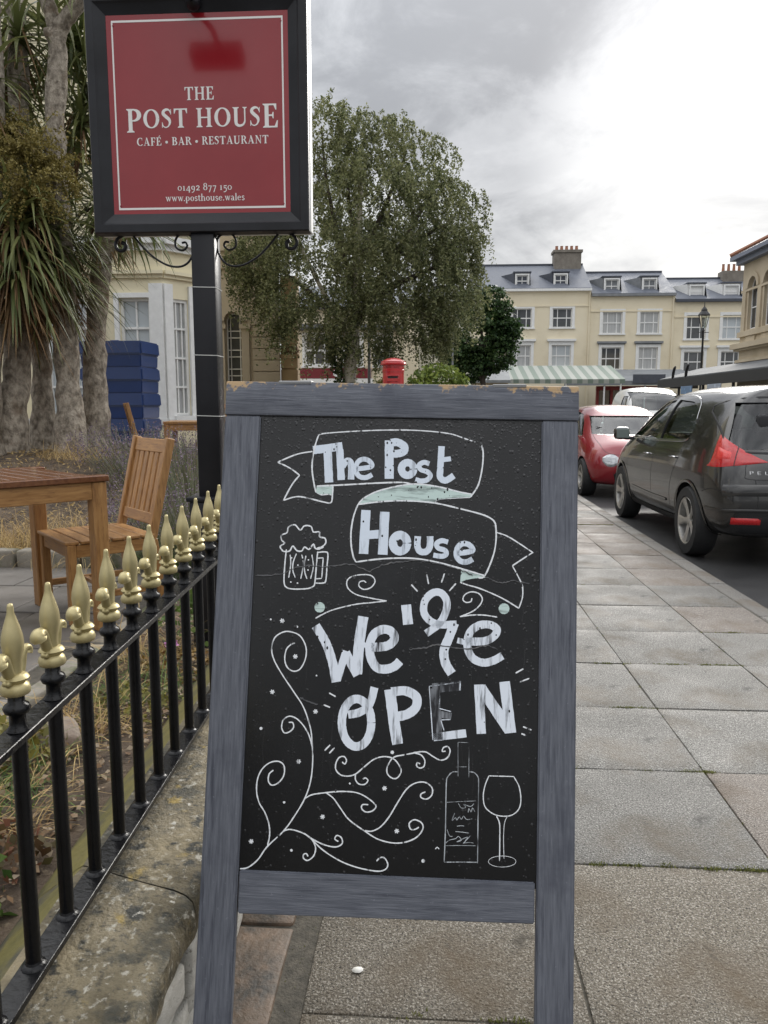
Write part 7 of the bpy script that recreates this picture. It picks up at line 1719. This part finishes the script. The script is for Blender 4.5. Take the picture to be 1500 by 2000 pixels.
MB().lathe([(.33, 6.25), (.32, 6.3), (.16, 6.5), (.17, 6.55), (.08, 6.68), (.03, 6.72), (.02, 6.95), (.0005, 7.0)], 8).build('lantern_cap', M_dark, lp)
gp = thing('street_pole', 'slim grey pole standing beside the birch trunk', 'pole', (-1.8, 22.0, .6)); MB().lathe([(.06, 0), (.06, 1.1), (.042, 1.15), (.042, 4.6), (.0005, 4.62)], 12).build('shaft', M_lead, gp, True); MB().lathe([(.09, 0), (.09, .06), (.06, .1)], 12).build('base_collar', M_lead, gp, True)
gp = thing('street_pole', 'thin grey pole right of the red pillar box', 'pole', (.75, 30.0, 0)); MB().lathe([(.06, 0), (.05, 1.1), (.035, 1.15), (.035, 4.2), (.0005, 4.22)], 12).build('shaft', M_lead, gp, True); MB().lathe([(.09, 0), (.09, .06), (.06, .1)], 12).build('base_collar', M_lead, gp, True)
# ------------------------------------------------------------------ trees
M_birch = mat('birch bark', (0.42, 0.38, 0.30), .8, (0.55, 0.51, 0.44), 5, 6, bump=.5, bscale=20, bdist=.02, stretch=(1, 1, 3), col3=(.08, .07, .055), n3=4, lo3=.55, hi3=.63)
M_twig = mat('dark twig', (0.045, 0.035, 0.026), .9)
M_bleaf = leafmat('birch leaf', (0.04, 0.052, 0.02), (0.26, 0.27, 0.135), (0.125, 0.145, 0.062), .55, .45, .8)
M_ivy = leafmat('ivy leaf', (0.015, 0.035, 0.010), (0.05, 0.085, 0.025), None, .4, .15, 3)
M_maple = leafmat('maple leaf', (0.012, 0.035, 0.012), (0.06, 0.105, 0.03), (0.03, 0.065, 0.02), .5, .25, 1.0)
bt = thing('birch_tree', 'large weeping birch with fine drooping foliage in the middle distance', 'tree', (-2.15, 20.0, .6))
BOx = np.array([-2.15, 20.0, .6])
# crown clumps: centre x, z (world), half width, half height, depth offset
CL = [(-1.75, 7.45, 1.35, 1.05, 0), (-.30, 7.05, 1.0, 1.0, .3), (-2.75, 8.05, .85, .85, -.1), (.30, 5.85, 1.05, 1.15, .2), (-1.2, 5.95, 1.7, 1.4, -.6), (-3.2, 6.1, 1.4, 1.4, .3), (-4.25, 4.85, .95, .85, -.2), (-2.55, 4.3, 1.7, 1.35, -.7), (-.55, 4.25, 1.65, 1.2, -.5), (.40, 4.35, 1.0, 1.25, .2), (.55, 5.2, .75, 1.0, .4), (-1.85, 3.05, .75, .95, -.3), (-3.65, 3.75, .55, .75, .1), (-.2, 3.35, .75, .8, .1), (-1.9, 6.6, 1.5, 1.3, 1.0), (-1.4, 4.9, 2.0, 1.6, 1.3), (.0, 3.1, .5, .6, -.2), (-3.9, 5.6, .8, .8, .8), (-1.9, 8.0, .7, .6, .2), (-1.0, 8.0, .6, .5, .1), (-4.75, 4.85, .6, .55, -.1), (-4.35, 5.4, .8, .6, .2), (-4.45, 4.25, .65, .6, 0), (-3.95, 3.5, .45, .6, -.1), (-2.6, 3.0, .5, .7, -.2), (-1.2, 2.9, .4, .6, -.2)]
cw_ = np.array([c[2] * c[3] for c in CL]); cw_ /= cw_.sum()
NT = 4000
ci = rng.choice(len(CL), NT, p=cw_); C_ = np.array(CL)[ci]
d = rng.normal(size=(NT, 3)); d /= np.linalg.norm(d, axis=1)[:, None]; rad = rng.uniform(.15, 1, NT) ** .45
st0 = np.stack([C_[:, 0] + d[:, 0] * C_[:, 2] * rad, 20 + C_[:, 4] * 1.2 + d[:, 1] * (C_[:, 2] + C_[:, 3]) * .5 * rad, C_[:, 1] + np.abs(d[:, 2]) ** .8 * np.sign(d[:, 2]) * C_[:, 3] * rad * .95 + .12], 1)
# sky holes: drop twigs that start close to a few lines of gaps
for gx0, gz0, gr in ((-2.95, 5.6, .28), (-2.1, 6.3, .22), (-.9, 6.2, .2), (-3.1, 4.9, .22), (-2.5, 6.9, .2), (-.2, 5.3, .18), (-3.55, 4.3, .2), (.1, 6.5, .15), (-1.4, 7.0, .2)):
    keep = np.hypot(st0[:, 0] - gx0, st0[:, 2] - gz0) > gr * rng.uniform(.8, 1.4, len(st0)); st0 = st0[keep]
NT = len(st0); ln = rng.uniform(.25, .95, NT) * np.clip(1.25 - (st0[:, 2] - 3) / 9, .5, 1.2); az = rng.uniform(0, 2 * PI, NT)
ctr = np.array([-1.7, 20, 5]); outw = st0 - ctr; az = np.arctan2(outw[:, 1], outw[:, 0]) + rng.normal(0, .6, NT)
NL = 34; ts = np.linspace(0, 1, NL)[None, :] + rng.normal(0, .012, (NT, NL))
ox = ln[:, None] * .45 * ts * (1.3 - .6 * ts); oz = ln[:, None] * (.10 * ts - .95 * ts ** 1.7)
LP_ = np.stack([st0[:, 0:1] + np.cos(az)[:, None] * ox, st0[:, 1:2] + np.sin(az)[:, None] * ox, st0[:, 2:3] + oz], -1).reshape(-1, 3) + rng.normal(0, .035, (NT * NL, 3))
V, F = leafcards(LP_ - BOx, rng.uniform(.05, .095, len(LP_)), None, .6)
raw('crown', V, F, M_bleaf, bt)['kind'] = 'stuff'
# twigs that carry them
TW = blades(st0 - BOx, ln * 0 + .0, np.full(NT, .01), np.zeros(NT), 1, 0)[0]
tp = np.stack([st0[:, 0] + np.cos(az) * ln * .31, st0[:, 1] + np.sin(az) * ln * .31, st0[:, 2] - ln * .75], 1); tm = np.stack([st0[:, 0] + np.cos(az) * ln * .22, st0[:, 1] + np.sin(az) * ln * .22, st0[:, 2] - ln * .22], 1)
VV = np.stack([st0, st0 + [.012, 0, 0], tm + [.009, 0, 0], tm, tp], 1).reshape(-1, 3) - BOx; i0 = np.arange(NT) * 5
raw('twigs', VV, np.concatenate([np.stack([i0, i0 + 1, i0 + 2, i0 + 3], 1), np.stack([i0 + 3, i0 + 2, i0 + 4, i0 + 4], 1)[:0]]), M_twig, bt)['kind'] = 'stuff'
def limb(parent, pts, rs_, m, o_=BOx, nm='limb'):
    P = [Vector(p) - Vector(o_) for p in crom(pts, 5)]; rr_ = np.interp(np.linspace(0, 1, len(P)), np.linspace(0, 1, len(rs_)), rs_); return MB().tube(P, list(rr_), 10).jitter(.02, 3, len(pts)).build(nm, m, parent, True, 80)
limb(bt, [(-2.15, 20, .55), (-2.18, 20, 1.6), (-2.1, 20, 2.6), (-2.0, 20.1, 4.0), (-1.9, 20.1, 5.6), (-1.85, 20.1, 7.3)], [.24, .19, .17, .14, .10, .04], M_birch, nm='trunk')
for pts in [[(-2.05, 20, 3.2), (-1.3, 19.9, 4.6), (-.5, 19.8, 5.8), (.0, 19.8, 6.6)], [(-2.1, 20, 2.9), (-2.8, 20.1, 4.2), (-3.4, 20.1, 5.4), (-3.6, 20.1, 6.4)], [(-2.0, 20.1, 4.2), (-2.4, 19.9, 5.6), (-2.7, 19.9, 7.0), (-2.8, 20, 8.2)], [(-1.95, 20.1, 4.8), (-1.4, 20.3, 6.0), (-.9, 20.4, 7.2), (-.7, 20.4, 7.7)], [(-1.6, 19.95, 4.0), (-.6, 19.9, 4.5), (.4, 20.0, 4.9), (.8, 20.1, 4.9)], [(-2.5, 20.05, 3.6), (-3.4, 20, 4.4), (-4.2, 19.9, 4.9)], [(-1.9, 20.1, 5.6), (-2.2, 20.4, 6.6), (-2.0, 20.5, 7.9)], [(-1.1, 19.9, 5.0), (-.2, 20.1, 5.6), (.5, 20.2, 5.9)]]:
    limb(bt, pts, [.085, .06, .04, .015], M_twig if pts[0][2] > 3 else M_birch)
# ivy round the trunk foot
n = 2600; a = rng.uniform(0, 2 * PI, n); h = rng.uniform(.0, 2.5, n); rr = .22 + .16 * rng.uniform(0, 1, n) ** 2 + .1 * np.sin(h * 3)
c = np.stack([np.cos(a) * rr + (-.16 + .1 * np.sin(h * 2)), np.sin(a) * rr - .02, h], 1); c = c[(np.cos(a) < .1) | (h > 1.9) | (rng.uniform(size=n) < .15)]
V, F = leafcards(c, rng.uniform(.06, .1, len(c)), None, .8); raw('ivy', V, F, M_ivy, bt)['kind'] = 'stuff'

mt_ = thing('maple_tree', 'dark green round tree in front of the left terrace house', 'tree', (2.1, 32.0, 0)); MO = np.array([2.1, 32.0, 0])
CL2 = [(1.85, 4.35, 1.25, 1.2, 0), (2.25, 5.25, .85, .85, .1), (1.0, 3.45, .9, .75, -.1), (2.5, 3.4, .8, .8, .1), (1.5, 3.0, .9, .7, .3), (2.9, 4.3, .55, .6, .1), (.6, 4.0, .6, .6, .2), (1.6, 5.4, .7, .6, .2)]
NB = 1000; ci = rng.choice(len(CL2), NB); C_ = np.array(CL2)[ci]; d = rng.normal(size=(NB, 3)); d /= np.linalg.norm(d, axis=1)[:, None]; rad = rng.uniform(.3, 1, NB) ** .4
tc_ = np.stack([C_[:, 0] + d[:, 0] * C_[:, 2] * rad, 32 + C_[:, 4] + d[:, 1] * C_[:, 2] * rad, C_[:, 1] + d[:, 2] * C_[:, 3] * rad], 1)
c = np.repeat(tc_, 26, 0) + rng.normal(0, 1, (NB * 26, 3)) * np.array([.13, .13, .06]); V, F = leafcards(c - MO, rng.uniform(.09, .16, len(c)), ((0, 0, 1), .45), .85)
raw('crown', V, F, M_maple, mt_)['kind'] = 'stuff'
limb(mt_, [(2.1, 32, -.1), (2.08, 32, 1.5), (2.0, 32, 3.0), (1.95, 32, 4.6)], [.15, .12, .10, .04], M_twig, MO, 'trunk')
for pts in [[(2.05, 32, 2.3), (1.5, 31.9, 3.2), (.9, 31.9, 3.9)], [(2.05, 32, 2.4), (2.5, 32, 3.4), (2.8, 32.1, 4.3)], [(2.0, 32, 3.2), (2.2, 32.1, 4.4), (2.25, 32.1, 5.4)]]: limb(mt_, pts, [.07, .045, .015], M_twig, MO)
n = 2600; d = rng.normal(size=(n, 3)); d /= np.linalg.norm(d, axis=1)[:, None]; c = d * (rng.uniform(.3, 1, n) ** .4)[:, None] * np.array([.75, .6, .62]) + np.array([0, 0, .75])
V, F = leafcards(c, rng.uniform(.07, .14, n), ((0, 0, 1), .3), .6)
plant('shrub', 'bright yellow green shrub right of the red pillar box', 'shrub', [('leaves', V, F, leafmat('bright shrub leaf', (.06, .10, .02), (.24, .30, .06), (.14, .19, .04), .5, .3, 2))], (.12, 17.5, .9))
V, F = leafcards(c * np.array([.4, .4, .5]), rng.uniform(.05, .09, n), None, .6)
plant('shrub', 'small green shrub left of the red pillar box', 'shrub', [('leaves', V, F, M_sedum)], (-1.0, 17.5, 1.3))
